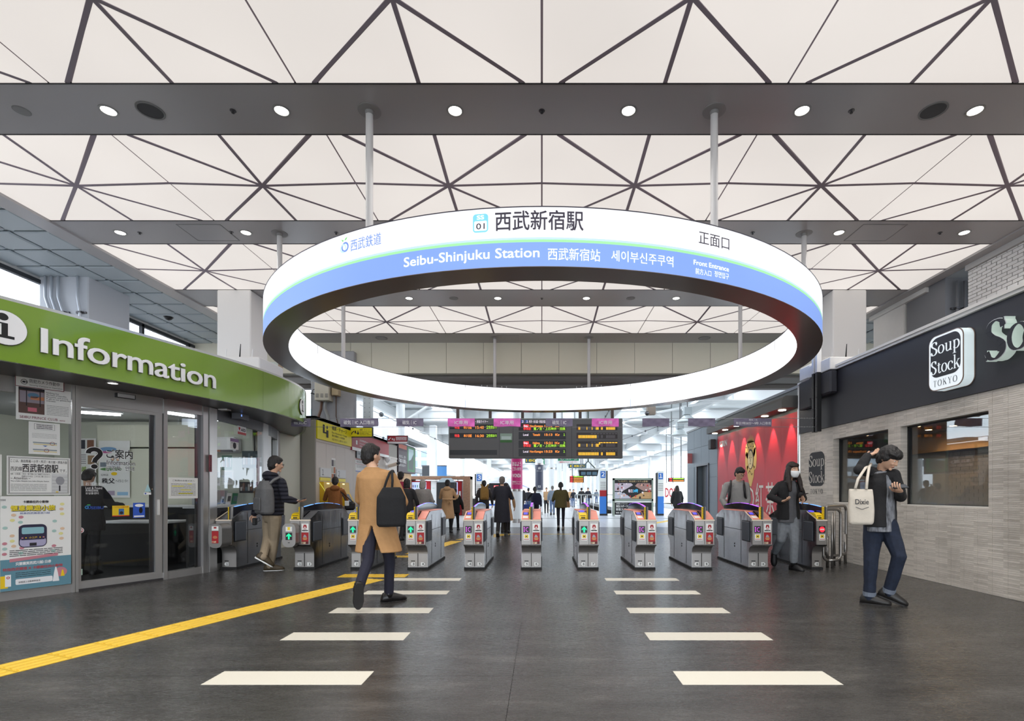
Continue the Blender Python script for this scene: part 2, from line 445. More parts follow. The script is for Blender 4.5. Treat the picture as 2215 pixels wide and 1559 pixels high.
# ---- outer walls with window bands
WALLP = mat('wall_paint', (222, 220, 217), .6, noise=.02)
for sd_, nm in ((-1, 'left'), (1, 'right')):
    m = MB(); x0, x1 = sorted((sd_ * 10.2, sd_ * 10.45))
    m.box(x0, x1, -8, 19, 0, 3.5); m.box(x0, x1, -8, 4.2, 3.5, ZC); m.box(x0, x1, 4.2, 19, ZC - .06, ZC + .1)
    W = m.build('wall_' + nm, WALLP, kind='structure')
    f = MB(); xi = sd_ * 10.2
    f.box(xi - .04, xi + .04, 4.2, 19, ZC - .16, ZC - .08); f.box(xi - .04, xi + .04, 4.2, 19, 3.5, 3.56)
    for yy in (4.2, 5.9, 7.7, 9.5, 11.4, 13.2, 14.93, 16.6, 18.3): f.box(xi - .04, xi + .04, yy - .04, yy + .04, 3.5, ZC - .1)
    wf = f.build('window_1' if sd_ < 0 else 'window_2', mat('window_frame_dark', (52, 54, 58), .5), kind='structure')
    g = MB(); g.box(xi + sd_ * .06, xi + sd_ * .07, 4.2, 19, 3.5, ZC - .08); g.build('pane', glass('window_glass', (.97, .98, 1), .0, .5), wf)
m = MB(); m.box(-10.4, -9.6, -4.3, -4, 0, ZC + .3); m.box(9.6, 10.4, -4.3, -4, 0, ZC + .3); m.box(-9.6, 9.6, -4.3, -4, 5.2, ZC + .3); m.box(-.3, .3, -4.3, -4, 0, 5.2); m.build('wall_back', WALLP, kind='structure')
m = MB(); m.box(-14, 14, -22, -8, -.3, -.01); m.build('pavement', mat('street_paving', (150, 148, 145), .8, noise=.05), kind='structure')
# upper right wall, set back above the shop: white brick, pier, plain part
XU = 8.2
m = MB(); m.box(XU + .02, XU + .3, 3.0, 9.97, 3.3, ZC - .03)
m.box(XU - .05, XU + .3, 3, 9.97, ZC - .13, ZC - .03)
UB = m.build('wall_upper_right', mat('mortar_white', (188, 187, 186), .8), kind='structure')
WB = mat('white_painted_brick', (224, 223, 222), .5, bump=.15, bscale=40)
bm_ = MB(); row = 0; z = 3.46; n_b = 0; todo = []
while z < ZC - .14:
    y = 9.96 - (.0 if row % 2 == 0 else .105)
    first = True
    while y > 5.0:
        ln = .2 if not (first and row % 2) else .2
        todo.append((y - ln + .008, y, z, min(z + .058, ZC - .135))); y -= .21; first = False
    if row % 2: todo.append((9.86, 9.96, z, min(z + .058, ZC - .135)))
    z += .066; row += 1
todo.sort(key=lambda t: -t[1] )
vis = [t for t in todo if t[0] > 8.55][:300]; rest = [t for t in todo if t not in vis]
for (a, b_, c, d) in vis:
    mm = MB(); k = random.uniform(0, .003); mm.bbox(XU - k, XU + .02, a, b_, c, d, .003); mm.build('brick', WB, UB)
for (a, b_, c, d) in rest: bm_.box(XU - random.uniform(0, .003), XU + .02, a, b_, c, d)
bm_.build('brick', WB, UB, kind='stuff')
m = MB(); m.box(XU, XU + .25, 11.73, 12.8, 3.3, ZC - .03); m.box(XU - .05, XU + .2, 11.0, 12.9, ZC - .13, ZC - .03); m.build('wall_right_inner', WALLP, kind='structure')
m = MB(); m.box(8.22, 9.4, 10.55, 11.65, 0, ZC); pr = m.build('trim_1', mat('grey_pier', (120, 121, 126), .6), kind='structure')
def conduit_bundle(name, label, xs, yf, z0, z1, bz, bend=0.0, m_=None, group=None):
    r = thing(name, label, 'conduit', (xs[0], yf, z0), group)
    for x in xs:
        b = MB()
        if bend: b.tube([(x, yf - .05, z0), (x, yf - .05, z1 - .75), (x - bend, yf - .05, z1 - .45), (x - bend, yf - .05, z1 + .0)], .026, 8)
        else: b.tube([(x, yf - .05, z0), (x, yf - .05, z1)], .024, 8)
        b.build('conduit_pipe', m_, r, smooth=True)
    b = MB(); b.box(min(xs) - .1, max(xs) + .1, yf - .035, yf - .0, bz - .02, bz + .02)
    for x in xs: b.box(x - .04, x + .04, yf - .085, yf - .02, bz - .015, bz + .015)
    b.build('pipe_clamp', DSTEEL, r)
conduit_bundle('conduit_bundle', 'three grey conduits clamped to the dark grey pier above the shop fascia', [8.42, 8.58, 8.72], 10.55, 3.4, ZC - .1, 4.95, m_=mat('grey_conduit', (130, 130, 134), .4))
# ---- the four square white columns and the piers
COLP = mat('column_panel', (232, 229, 226), .55)
def column_box(nm, x0, x1, y0, y1, z0, z1, mm=COLP, b=.02):
    q = MB(); q.bbox(x0, x1, y0, y1, z0, z1, b); return q.build(nm, mm, kind='structure')
column_box('trim_2', -10.2, -9.2, 10.5, 11.57, 0, ZC, mat('column_pale_grey', (196, 199, 206), .5))
conduit_bundle('conduit_bundle', 'three pale conduits with bent tops side by side on the white column at left', [-9.92, -9.8, -9.66], 10.5, 3.4, ZC, 4.85, .1, mat('galvanised_conduit', (205, 210, 218), .35, .3), group=None)
conduit_bundle('conduit_bundle', 'single pale conduit right of the three on the white column at left', [-9.32], 10.5, 3.4, ZC, 4.85, .05, MATS['galvanised_conduit'])
for s in (-1, 1):
    a, b_ = sorted((s * 7.03, s * 6.3)); column_box('trim_3' if s < 0 else 'trim_4', a, b_, 11.2, 11.9, 4.0, ZC)
    a, b_ = sorted((s * 6.8, s * 5.94)); column_box('trim_5' if s < 0 else 'trim_6', a, b_, 10.9, 11.9, 0 if s < 0 else 3.42, 4.07)
for s in (-1, 1):
    r = thing('lightning_spike', 'little spikes and valve standing on the white box capping the %s square column' % ('left' if s < 0 else 'right'), 'spike', (s * 6.5, 11, 4.07))
    for dx in (-.28, 0.02, .28):
        b = MB(); b.tube([(s * 6.45 + dx, 11.02, 4.07), (s * 6.45 + dx + .02, 11.02, 4.07 + (.3 if dx == .02 else .2))], [.016, .007], 6); b.build('spike', BLACK if dx == .02 else WHITE, r)
# ---- bulkhead over the far side of the hall
BULK = mat('beige_bulkhead', (226, 220, 200), .6)
m = MB(); m.box(-10.4, 10.4, 15.2, 15.4, 4.67, ZC + .3); m.box(-10.4, 10.4, 15.17, 15.2, 4.67, 4.70)
BK = m.build('wall_far', mat('bulkhead_joint', (120, 117, 105), .7), kind='structure')
xb = -10.4
seams = [-10.4, -9.0, -7.8, -6.7, -5.6, -4.99, -3.9, -2.8, -1.71, -.6, .5, 1.61, 2.72, 3.83, 4.94, 5.75, 6.86, 7.97, 9.1, 10.4]
for a, b_ in zip(seams, seams[1:]):
    mm = MB(); mm.box(a + .005, b_ - .005, 15.17, 15.2, 4.705, ZC); mm.build('wall_panel', BULK, BK)
m = MB(); m.box(-10.4, 10.4, 15.4, 16.4, 4.62, 4.67); m.box(-10.4, 10.4, 16.35, 16.6, 4.5, 5.0); m.box(-10.4, 10.4, 16.6, 17.1, 4.75, 4.85)
m.build('trim_7', mat('soffit_brown_grey', (128, 122, 116), .6), kind='structure')

# ---- ceiling fittings: downlights, speakers, sprinklers, hatches
LAMP = mat('downlight_lamp', (255, 252, 244), .3, emit=6.0)
REFL = mat('downlight_reflector', (235, 238, 230), .15, .9)
def ring_lathe(mb, c, prof, n=24): mb.rings([[(c[0] + q * math.cos(2 * PI * k / n), c[1] + q * math.sin(2 * PI * k / n), c[2] + z) for k in range(n)] for q, z in prof], cap=False)
def lamp_light(par, off, e, ang=130, col=(1, .97, .92)):
    sl = bpy.data.lights.new('lamp_beam', 'SPOT'); sl.energy = e; sl.spot_size = math.radians(ang); sl.spot_blend = 1; sl.color = col; sl.shadow_soft_size = .07
    so = bpy.data.objects.new('lamp_beam', sl); COL.objects.link(so); so.parent = par; so.location = off; return so
DL_E = 170
def downlight(x, y, label, z=ZC, r=.078, group=None):
    t = thing('downlight', label, 'downlight', (x, y, z), group)
    a = MB(); ring_lathe(a, (x, y, z), [(r + .02, 0), (r + .02, -.006), (r, -.006), (r, .0)]); a.build('rim', mat('rim_grey', (150, 150, 148), .4, .5), t)
    a = MB(); ring_lathe(a, (x, y, z), [(r, -.004), (r * .96, -.002)]); a.build('reflector', REFL, t, smooth=True)
    a = MB(); a.disc((x, y, z - .003), r * .95, (0, 0, 1), .002, 24); a.build('lamp', LAMP, t)
    if z == ZC: lamp_light(t, (0, 0, -.02), DL_E)
    return t
by = [(1.355, 240), (1.9895, 503), (2.66, 645), (3.345, 732)]
ordn = ['leftmost', 'second from left', 'third from left', 'fourth from left', 'fifth from left', 'rightmost']
YB1, YB2, YB3, YB4 = 1.355 * C, 1.9895 * C, 2.66 * C, 3.345 * C
for i, k in enumerate((-1.134, -.681, -.227, .227, .681, 1.134)): downlight(k * C, YB1, ordn[i] + ' round downlight in the nearest grey ceiling beam')
for i, k in enumerate((-1.62, -1.137, 1.142, 1.623)): downlight(k * C, YB2, ['leftmost', 'second from left', 'second from right', 'rightmost'][i] + ' downlight in the second grey beam outside the ring')
for i, k in enumerate((-.682, -.226, .229, .69)): downlight(k * C, YB3, ordn[i] .replace('fourth from left', 'rightmost') + ' downlight in the third beam seen through the ring')
for yy, l in ((YB1 - .637 * C, 'over'), (YB1 - 1.9 * .637 * C, 'behind')):
    for i, k in enumerate((-1.134, -.681, -.227, .227, .681, 1.134)): downlight(k * C, yy, ordn[i] + ' round downlight in the ceiling beam %s the camera' % l)
def speaker(x, y, r, label, mm, th=.008):
    t = thing('ceiling_speaker', label, 'speaker', (x, y, ZC)); a = MB(); ring_lathe(a, (x, y, ZC), [(r, 0), (r, -th), (r * .88, -th), (r * .86, -.002)]); a.build('rim', mat('speaker_rim', (118, 117, 116), .5), t)
    a = MB(); a.disc((x, y, ZC - .004), r * .87, (0, 0, 1), .003, 24); a.build('grille', mm, t)
SPK = mat('speaker_grille', (70, 70, 71), .8)
speaker(-1.024 * C, YB1, .145, 'large round speaker grille in the nearest beam at left', SPK); speaker(1.024 * C, YB1, .145, 'large round speaker grille in the nearest beam at right', SPK)
speaker(-1.361 * C, YB1, .085, 'small flat round disc in the nearest beam at far left', mat('disc_grey', (125, 124, 123), .5), .003)
speaker(-1.036 * C, YB4, .17, 'pale round speaker in the farthest beam at left, seen through the ring', mat('speaker_pale', (165, 163, 163), .7)); speaker(1.05 * C, YB4, .17, 'pale round speaker in the farthest beam at right, seen through the ring', MATS['speaker_pale'])
speaker(-.452 * C, YB3, .1, 'flat round cover in the third beam, left of the ceiling centre', MATS['disc_grey'], .003); speaker(.457 * C, YB3, .1, 'flat round cover in the third beam, right of the ceiling centre', MATS['disc_grey'], .003)
def sprinkler(x, y, label):
    t = thing('sprinkler', label, 'sprinkler', (x, y, ZC)); a = MB(); a.lathe((x, y, ZC), [(.035, 0), (.035, -.004), (.010, -.005), (.010, -.02)], 14); a.build('cap', DSTEEL, t)
    a = MB(); a.disc((x, y, ZC - .028), .017, (0, 0, 1), .004, 12); a.box(x - .004, x + .004, y - .004, y + .004, ZC - .026, ZC - .018); a.build('deflector', BLACK, t)
for x, y, l in ((-.808 * C, YB1, 'sprinkler head in the nearest beam, left of the ceiling centre'), (0, YB1, 'sprinkler head in the nearest beam at the ceiling centre'), (.81 * C, YB1, 'sprinkler head in the nearest beam, right side'),
                (-1.545 * C, YB2, 'sprinkler head beside the hatch in the second beam, left'), (-.79 * C, YB2, 'sprinkler head in the second beam just left of the ring'), (.81 * C, YB2, 'sprinkler head in the second beam just right of the ring'), (1.53 * C, YB2, 'sprinkler head beside the hatch in the second beam, right'),
                (-1.19 * C, YB2 - .02, 'sprinkler head inside the hatch outline of the second beam at left'), (0, YB3, 'sprinkler head in the third beam at its middle, seen through the ring')): sprinkler(x, y, l)
for x0, x1, y0, y1, l in ((-1.36 * C, -1.2 * C + .0, 1.93 * C, 2.05 * C, 'square inspection hatch in the second beam at left'), (1.2 * C, 1.36 * C, 1.93 * C, 2.05 * C, 'square inspection hatch in the second beam at right'), (-.56 * C + 1.2, -.42 * C + 1.2, 3.29 * C, 3.40 * C, 'inspection hatch in the farthest beam, seen through the ring')):
    t = thing('ceiling_hatch', l, 'hatch', (x0, y0, ZC)); a = MB(); a.box(x0, x1, y0, y1, ZC - .003, ZC); a.build('hatch_door', BEAMM, t)
    a = MB(); w = .012
    for q in ((x0 - w, x1 + w, y0 - w, y0), (x0 - w, x1 + w, y1, y1 + w), (x0 - w, x0, y0, y1), (x1, x1 + w, y0, y1)): a.box(*q, ZC - .006, ZC)
    a.build('hatch_frame', mat('hatch_frame_grey', (128, 126, 126), .4), t)
for yy, xx, l in ((8.0, -9.35, 'small dark dome camera on the coffered ceiling near the left window'), (12.9, -9.3, 'small dark dome camera on the coffered ceiling beyond the left column')):
    t = thing('dome_camera', l, 'camera', (xx, yy, ZC - .02)); a = MB(); a.lathe((xx, yy, ZC - .02), [(.09, 0), (.09, -.02), (.06, -.06), (.02, -.08)], 14); a.build('dome', BLACK, t, smooth=True); a = MB(); a.disc((xx, yy, ZC - .025), .11, (0, 0, 1), .006); a.build('plate', DSTEEL, t)

# ---- floor markings
WSTRIP = mat('white_floor_vinyl', (212, 207, 194), .42, bump=.05)
ybars = [(7.085, 7.296), (6.13, 6.36), (5.17, 5.41), (4.22, 4.455), (3.239, 3.485)]
onm = ['farthest from the camera', 'second from the gates', 'middle one of five', 'second nearest the camera', 'nearest the camera']
for sx, side in (((.882, 1.887), 'right'), ((-2.135, -1.129), 'left')):
    for i, (a, b_) in enumerate(ybars):
        m = MB(); m.box(sx[0], sx[1], a, b_, 0, .0015); tag(m.build('floor_stripe', WSTRIP), 'white stripe on the dark floor in the %s row, %s' % (side, onm[i]), 'stripe', 'white floor stripes, %s row' % side)
YT = mat('tactile_yellow', (222, 182, 52), .5, noise=.05, nscale=30)
def tactile(origin, d, w, n, L_, label, dots=False, parentname='tactile_paving'):
    d = V(d).normalized(); s = V((d.y, -d.x, 0)); o = V(origin); t = thing(parentname, label, 'tactile paving', tuple(o)); ln = L_ / n
    for k in range(n):
        a = MB(); p = o + d * (k * ln + .002); q = o + d * ((k + 1) * ln - .002)
        a.prism([p - s * w / 2, p + s * w / 2, q + s * w / 2, q - s * w / 2], (0, 0, 0), (0, 0, .002))
        if dots:
            for i in range(5):
                for j in range(5):
                    c = p + d * (ln * (i + .5) / 5) + s * (w * ((j + .5) / 5 - .5)); a.disc((c.x, c.y, .002), .012, (0, 0, 1), .005, 6)
        else:
            for j in range(4):
                off = w * ((j + .5) / 4 - .5); pa = p + s * (off - .017) + d * .015; pb = p + s * (off + .017) + d * .015; qa = q + s * (off - .017) - d * .015; qb = q + s * (off + .017) - d * .015
                lo = [pa, pb, qb, qa]; up_ = V((0, 0, .007)); sh = s * .006
                a.add([tuple(x + V((0, 0, .002))) for x in lo] + [tuple(pa + sh + up_), tuple(pb - sh + up_), tuple(qb - sh + up_), tuple(qa + sh + up_)], [(4, 5, 6, 7), (0, 1, 5, 4), (1, 2, 6, 5), (2, 3, 7, 6), (3, 0, 4, 7)])
        a.build('tactile_tile', YT, t)
A = V((-3.66, 3.497, 0)); B = V((-2.36, 7.1, 0)); dd = (B - A).normalized()
A2 = A - dd * 3.3
tactile(A2, dd, .31, 24, (B - A2).length + .12, 'yellow ribbed tactile strip running diagonally from lower left to the gates')
tactile((-2.92, 7.51, 0), (1, 0, 0), .28, 3, .97, 'yellow dotted tactile block in front of gate 2', True)
tactile((-2.95, 9.78, 0), (1, 0, 0), .28, 2, .55, 'yellow dotted tactile block just behind the gate passage', True)
tactile((-2.55, 10.15, 0), (.15, 1, 0), .3, 9, 2.8, 'yellow ribbed tactile strip leading away behind the gates')
tactile((-1.95, 13.2, 0), (.4, 1, 0), .6, 5, 2.0, 'wide yellow tactile patch beside the thin yellow line behind the gates', True)
m = MB(); m.box(-1.5, 5.3, 15.05, 15.16, 0, .002); tag(m.build('floor_line', YT), 'thin yellow line painted across the floor behind the gates', 'line')
tactile((3.4, 18.6, 0), (.55, 1, 0), .3, 12, 8, 'pale yellow tactile strip on the platform floor toward sign 1')
# ================================================================ RING SIGN
RH = .5307 * C; RD = 4.366 * RH; RO = 2.0757 * RH; RI = 1.926 * RH; RX = .015; RZ0 = EYE + RH; RZ1 = RZ0 + .268 * RH
def emis(name, c, e, sample=True, base=.5):
    m = mat(name, c, .5, emit=e, sample=sample); q = lin(c); m.node_tree.nodes['Principled BSDF'].inputs['Base Color'].default_value = (q[0] * base, q[1] * base, q[2] * base, 1); return m
RW = emis('ring_white', (250, 251, 255), RING_E); RB = emis('ring_blue', (132, 166, 238), .80); RG = emis('ring_green', (160, 228, 166), .86); RLB = emis('ring_pale_blue', (190, 218, 252), .9)
ring = thing('ring_sign', 'huge illuminated ring sign hanging from the ceiling, white above a blue band', 'sign', (RX, RD, RZ0))
NS = 144
def arcband(r, z0, z1, a0=0, a1=2 * PI, n=NS, flip=False):
    b = MB(); vs = []; fs = []
    for k in range(n + 1):
        t = a0 + (a1 - a0) * k / n; vs += [(RX + r * math.sin(t), RD - r * math.cos(t), z0), (RX + r * math.sin(t), RD - r * math.cos(t), z1)]
    for k in range(n): fs.append((2 * k, 2 * k + 2, 2 * k + 3, 2 * k + 1) if not flip else (2 * k, 2 * k + 1, 2 * k + 3, 2 * k + 2))
    b.add(vs, fs); return b
hh = RZ1 - RZ0
for nm, m_, f0, f1 in (('white_band', RW, 0, .51), ('pale_blue_band', RLB, .51, .545), ('green_band', RG, .545, .59), ('blue_band', RB, .59, 1.0)):
    arcband(RO, RZ1 - f1 * hh, RZ1 - f0 * hh).build(nm, m_, ring, smooth=True)
for k in range(6):
    a = k * PI / 3 + math.radians(28); arcband(RI, RZ0 + .004, RZ1 - .004, a + .0012, a + PI / 3 - .0012, 24, True).build('inner_panel', RW, ring, smooth=True)
UND = mat('ring_underside', (128, 116, 108), .22, 0, spec=.6)
b = MB()
R_ = [[(RX + r * math.sin(2 * PI * k / NS), RD - r * math.cos(2 * PI * k / NS), z) for k in range(NS)] for r, z in ((RI - .004, RZ0 + .006), (RI - .004, RZ0), (RO + .004, RZ0), (RO + .004, RZ0 + .006))]
b.rings(R_, cap=False); b.build('underside', UND, ring)
b = MB(); R_ = [[(RX + r * math.sin(2 * PI * k / NS), RD - r * math.cos(2 * PI * k / NS), z) for k in range(NS)] for r, z in ((RI + .0, RZ1 - .01), (RI - .006, RZ1), (RO + .008, RZ1), (RO + .008, RZ1 - .012))]
b.rings(R_, cap=False); b.build('top_cover', mat('ring_top', (60, 58, 72), .5), ring)
def ring_theta(px):
    lo, hi = -1.0, 1.0
    for _ in range(50):
        t = (lo + hi) / 2
        if CX + FPX * (RX + RO * math.sin(t)) / (RD - RO * math.cos(t)) < px: lo = t
        else: hi = t
    return t
def ring_Y(px): return RD - RO * math.cos(ring_theta(px))
def rfn(t0, z0, lift=.004):
    def fn(x, y, z): t = t0 + x / RO; r = RO + lift + z; return V((RX + r * math.sin(t), RD - r * math.cos(t), z0 + y))
    return fn
RT = emis('ring_text_white', (255, 255, 255), 1.1, False)
def rtext(s, px0, px1, ybot, ytop, m_, bold=0.0, nm='lettering'):
    t0, t1 = ring_theta(px0), ring_theta(px1); Y0 = ring_Y(px0); z0 = Zat(ybot, Y0); h = Zat(ytop, Y0) - z0
    text(s, h, m_, ring, (0, 0, 0), w=(t1 - t0) * RO, bold=bold, fn=rfn(t0, z0), name=nm)
DK = mat('ring_text_grey', (72, 66, 82), .6)
rtext('西武新宿駅', 1071, 1262, 499, 461, DK, .012)
rtext('Seibu-Shinjuku Station', 874, 1167, 578, 557, RT, .009)
rtext('西武新宿站', 1185, 1298, 562, 538, RT, .002)
rtext('세이부신주쿠역', 1322, 1456, 564, 542, RT, .002)
rtext('正面口', 1511, 1577, 526, 500, DK, .008)
rtext('Front Entrance', 1500, 1576, 572, 561, RT, .01)
rtext('前方入口', 1504, 1538, 592, 580, RT); rtext('정면입구', 1545, 1576, 598, 586, RT)
RTB = emis('ring_text_blue', (110, 145, 220), .8, False)
rtext('西武鉄道', 759, 825, 544, 521, RTB, .008)
# station number badge and company emblem, flat print on the ring face
def rshape(m_, pts_list, px, ymid, nm='emblem'):
    t0 = ring_theta(px); z0 = Zat(ymid, ring_Y(px)); f = rfn(t0, z0, .003); b = MB()
    for pts in pts_list: b.add([f(x, y, 0) for x, y in pts], [tuple(range(len(pts)))])
    return b.build(nm, m_, ring)
def rrect(w, h, r, n=5, cx=0, cy=0):
    o = []
    for (sx, sy, a0) in ((1, 1, 0), (-1, 1, 90), (-1, -1, 180), (1, -1, 270)):
        for k in range(n + 1):
            a = math.radians(a0 + 90 * k / n); o.append((cx + sx * (w / 2 - r) + r * math.cos(a), cy + sy * (h / 2 - r) + r * math.sin(a)))
    return o
CYAN = emis('badge_cyan', (120, 200, 226), 1.0, False)
s1 = 5.4 / 1120
rshape(CYAN, [rrect(34 * s1, 40 * s1, 7 * s1)], 1039.5, 483, 'badge'); 
t0 = ring_theta(1039.5); z0 = Zat(483, ring_Y(1039.5)); f0_ = rfn(t0, z0, .0045); b = MB()
b.add([f0_(x, y, 0) for x, y in rrect(28 * s1, 21 * s1, 3 * s1, cy=-6 * s1)], [tuple(range(24))]); b.build('badge_window', RW, ring)
text('SS', 9 * s1, RT, ring, (0, 0, 0), w=16 * s1, align='C', bold=.02, fn=rfn(t0, z0 + 8 * s1, .006)); text('01', 13 * s1, DK, ring, (0, 0, 0), w=19 * s1, align='C', bold=.01, fn=rfn(t0, z0 - 13 * s1, .006))
s2 = ring_Y(745) / 1120
def annulus(cx, cy, r0, r1, n=24): return [[(cx + r0 * math.cos(2 * PI * k / n), cy + r0 * math.sin(2 * PI * k / n)), (cx + r1 * math.cos(2 * PI * k / n), cy + r1 * math.sin(2 * PI * k / n)), (cx + r1 * math.cos(2 * PI * (k + 1) / n), cy + r1 * math.sin(2 * PI * (k + 1) / n)), (cx + r0 * math.cos(2 * PI * (k + 1) / n), cy + r0 * math.sin(2 * PI * (k + 1) / n))] for k in range(n)]
rshape(RLB, annulus(-3 * s2, -4 * s2, 6 * s2, 10 * s2), 745, 533); rshape(RTB, annulus(2.5 * s2, -2 * s2, 7 * s2, 11 * s2), 745, 533)
LEAF = emis('leaf_green', (110, 200, 110), .9, False)
rshape(LEAF, [[(0, 12 * s2), (-9 * s2, 17 * s2), (-6 * s2, 11 * s2)], [(0, 12 * s2), (4 * s2, 17 * s2), (10 * s2, 19 * s2), (6 * s2, 13 * s2)]], 745, 533)
POLE = mat('pole_grey_white', (205, 203, 203), .4)
for i, (px, Yb) in enumerate(((-.4514, 1.3558), (.4514, 1.3558), (-1.011, 1.9964), (1.011, 1.9964), (-1.011, 2.638), (1.011, 2.638), (-.303, 3.335), (.303, 3.335))):
    x, y = px * C, Yb * C; a = MB(); a.cyl((x, y), .042, RZ1 - .02, ZC, 20); a.build('hanging_pole', POLE, ring, smooth=False)
    a = MB(); ring_lathe(a, (x, y, ZC), [(.13, 0), (.13, -.006), (.05, -.01), (.045, -.05)], 24); a.build('pole_flange', mat('flange_grey', (140, 138, 137), .45), ring)
bl = MB()
for k in (-.303, .303):
    for d in (-.35, -.2, .2, .33):
        x = k * C + d; y = RD + math.sqrt(max(0, (RI + .1) ** 2 - x * x)); bl.cyl((x, y), .012, RZ1, RZ1 + .06, 8)
bl.build('bolt', POLE, ring)

# ================================================================ INFORMATION BOOTH
CANC = catmull([(x, y, 0) for x, y in ((-6.3, 2.2), (-5.95, 3.2), (-5.6, 4.2), (-5.29, 5.055), (-5.05, 5.65), (-4.76, 6.53), (-4.50, 7.38), (-4.35, 8.1), (-4.31, 8.9), (-4.42, 9.65), (-4.74, 10.4), (-5.15, 11.2), (-5.6, 11.85), (-5.97, 12.3))], 10)
WALC = catmull([(x, y, 0) for x, y in ((-7.2, 2.4), (-6.8, 3.6), (-6.35, 4.8), (-5.98, 5.72), (-5.60, 6.40), (-5.24, 7.15), (-5.08, 7.76), (-5.06, 8.1), (-5.12, 8.8), (-5.2, 9.75), (-5.42, 10.55), (-5.8, 11.5), (-6.0, 12.3))], 10)
def arclen(c):
    s = [0]
    for a, b_ in zip(c, c[1:]): s.append(s[-1] + (b_ - a).length)
    return s
def at_s(c, S, s):
    s = max(S[0], min(S[-1] - 1e-6, s))
    for i in range(len(S) - 1):
        if S[i + 1] >= s: break
    t = (s - S[i]) / (S[i + 1] - S[i]); p = c[i].lerp(c[i + 1], t); d = (c[i + 1] - c[i]).normalized(); return p, d
def s_at_px(c, S, px):
    k = (px - CX) / FPX
    for i in range(len(c) - 1):
        f0, f1 = c[i].x - k * c[i].y, c[i + 1].x - k * c[i + 1].y
        if f0 <= 0 <= f1 or f0 >= 0 >= f1:
            t = f0 / (f0 - f1); return S[i] + t * (S[i + 1] - S[i])
    return S[-1] if px > 500 else S[0]
CS, WS = arclen(CANC), arclen(WALC)
CZ0, CZ1 = 2.5, 3.1
def curvestrip(c, S, s0, s1, z0, z1, th, out=1, step=.12, zs=None):
    """wall-like strip along a plan curve; outer face on the curve, thickness th inward"""
    n = max(1, int(abs(s1 - s0) / step)); L_ = []
    for k in range(n + 1):
        p, d = at_s(c, S, s0 + (s1 - s0) * k / n); nr = V((d.y, -d.x, 0)); q = p - nr * th
        L_.append([(p.x, p.y, z0), (p.x, p.y, z1), (q.x, q.y, z1), (q.x, q.y, z0)])
    b = MB(); b.rings(L_); return b
can = thing('canopy', 'curved glossy green canopy over the information office at left', 'canopy', (-4.9, 6.5, CZ0))
GRN = mat('canopy_green', (118, 152, 38), .22, coat=.5)
sj = s_at_px(CANC, CS, 569)
for s0, s1 in ((0, s_at_px(CANC, CS, -260)), (s_at_px(CANC, CS, -260), sj), (sj, CS[-1])):
    curvestrip(CANC, CS, s0 + .002, s1 - .002, CZ0, CZ1, .05).build('fascia_panel', GRN, can, smooth=False)
curvestrip(CANC, CS, 0, CS[-1], CZ1, CZ1 + .03, .12).build('top_trim', mat('silver_trim', (200, 202, 200), .3, .6), can)
b = MB(); n = 120
L1 = [at_s(CANC, CS, CS[-1] * k / n)[0] for k in range(n + 1)]; L2 = [at_s(WALC, WS, WS[-1] * k / n)[0] for k in range(n + 1)]
vs = []; fs = []
for k in range(n + 1): vs += [(L1[k].x - .03, L1[k].y, CZ0 + .01), (L2[k].x - .2, L2[k].y, CZ0 + .01), (L1[k].x - .03, L1[k].y, CZ1), (L2[k].x - 1.2, L2[k].y, CZ1)]
for k in range(n): fs += [(4 * k, 4 * k + 1, 4 * k + 5, 4 * k + 4), (4 * k + 2, 4 * k + 6, 4 * k + 7, 4 * k + 3)]
b.add(vs, fs); b.build('soffit', mat('canopy_soffit', (62, 61, 62), .35, .3), can)
def cfn(s0, z0, lift=.002):
    def fn(x, y, z):
        p, d = at_s(CANC, CS, s0 + x); nr = V((d.y, -d.x, 0)); q = p + nr * (lift + z); return V((q.x, q.y, z0 + y))
    return fn
s0, s1 = s_at_px(CANC, CS, 87), s_at_px(CANC, CS, 464)
LW = mat('letter_white', (240, 240, 242), .4)
LB = mat('letter_edge_dark', (52, 44, 48), .6)
# each letter a raised piece with a darker return behind it
word = 'Information'; full = textmesh(word, .012, 0.0, 4)[0]; x0_, x1_, _, _ = tbounds(full); kx = (s1 - s0) / (x1_ - x0_)
for i, ch in enumerate(word):
    pre = textmesh(word[:i + 1], .012, 0.0, 4)[0]; xe = tbounds(pre)[1]; vch = tbounds(textmesh(ch, .018, 0.0, 4)[0]); wch = (vch[1] - vch[0]); xs_ = xe - wch
    for m_, l0, ex, bd in ((LB, .002, .012, .012), (LW, .014, .014, .0085)):
        text(ch, .262, m_, can, (0, 0, 0), w=wch * kx, fn=cfn(s0 + (xs_ - x0_) * kx, 2.652, l0), ext=ex, bold=bd, name='raised_letter', res=4)
def cdisc(s_c, zc, r, lift, m_, nm='emblem_disc', th=.012):
    b = MB(); n = 36; f = cfn(s_c, zc, lift); b.rings([[f(r * math.cos(2 * PI * k / n), r * math.sin(2 * PI * k / n), z) for k in range(n)] for z in (0, th)]); return b.build(nm, m_, can)
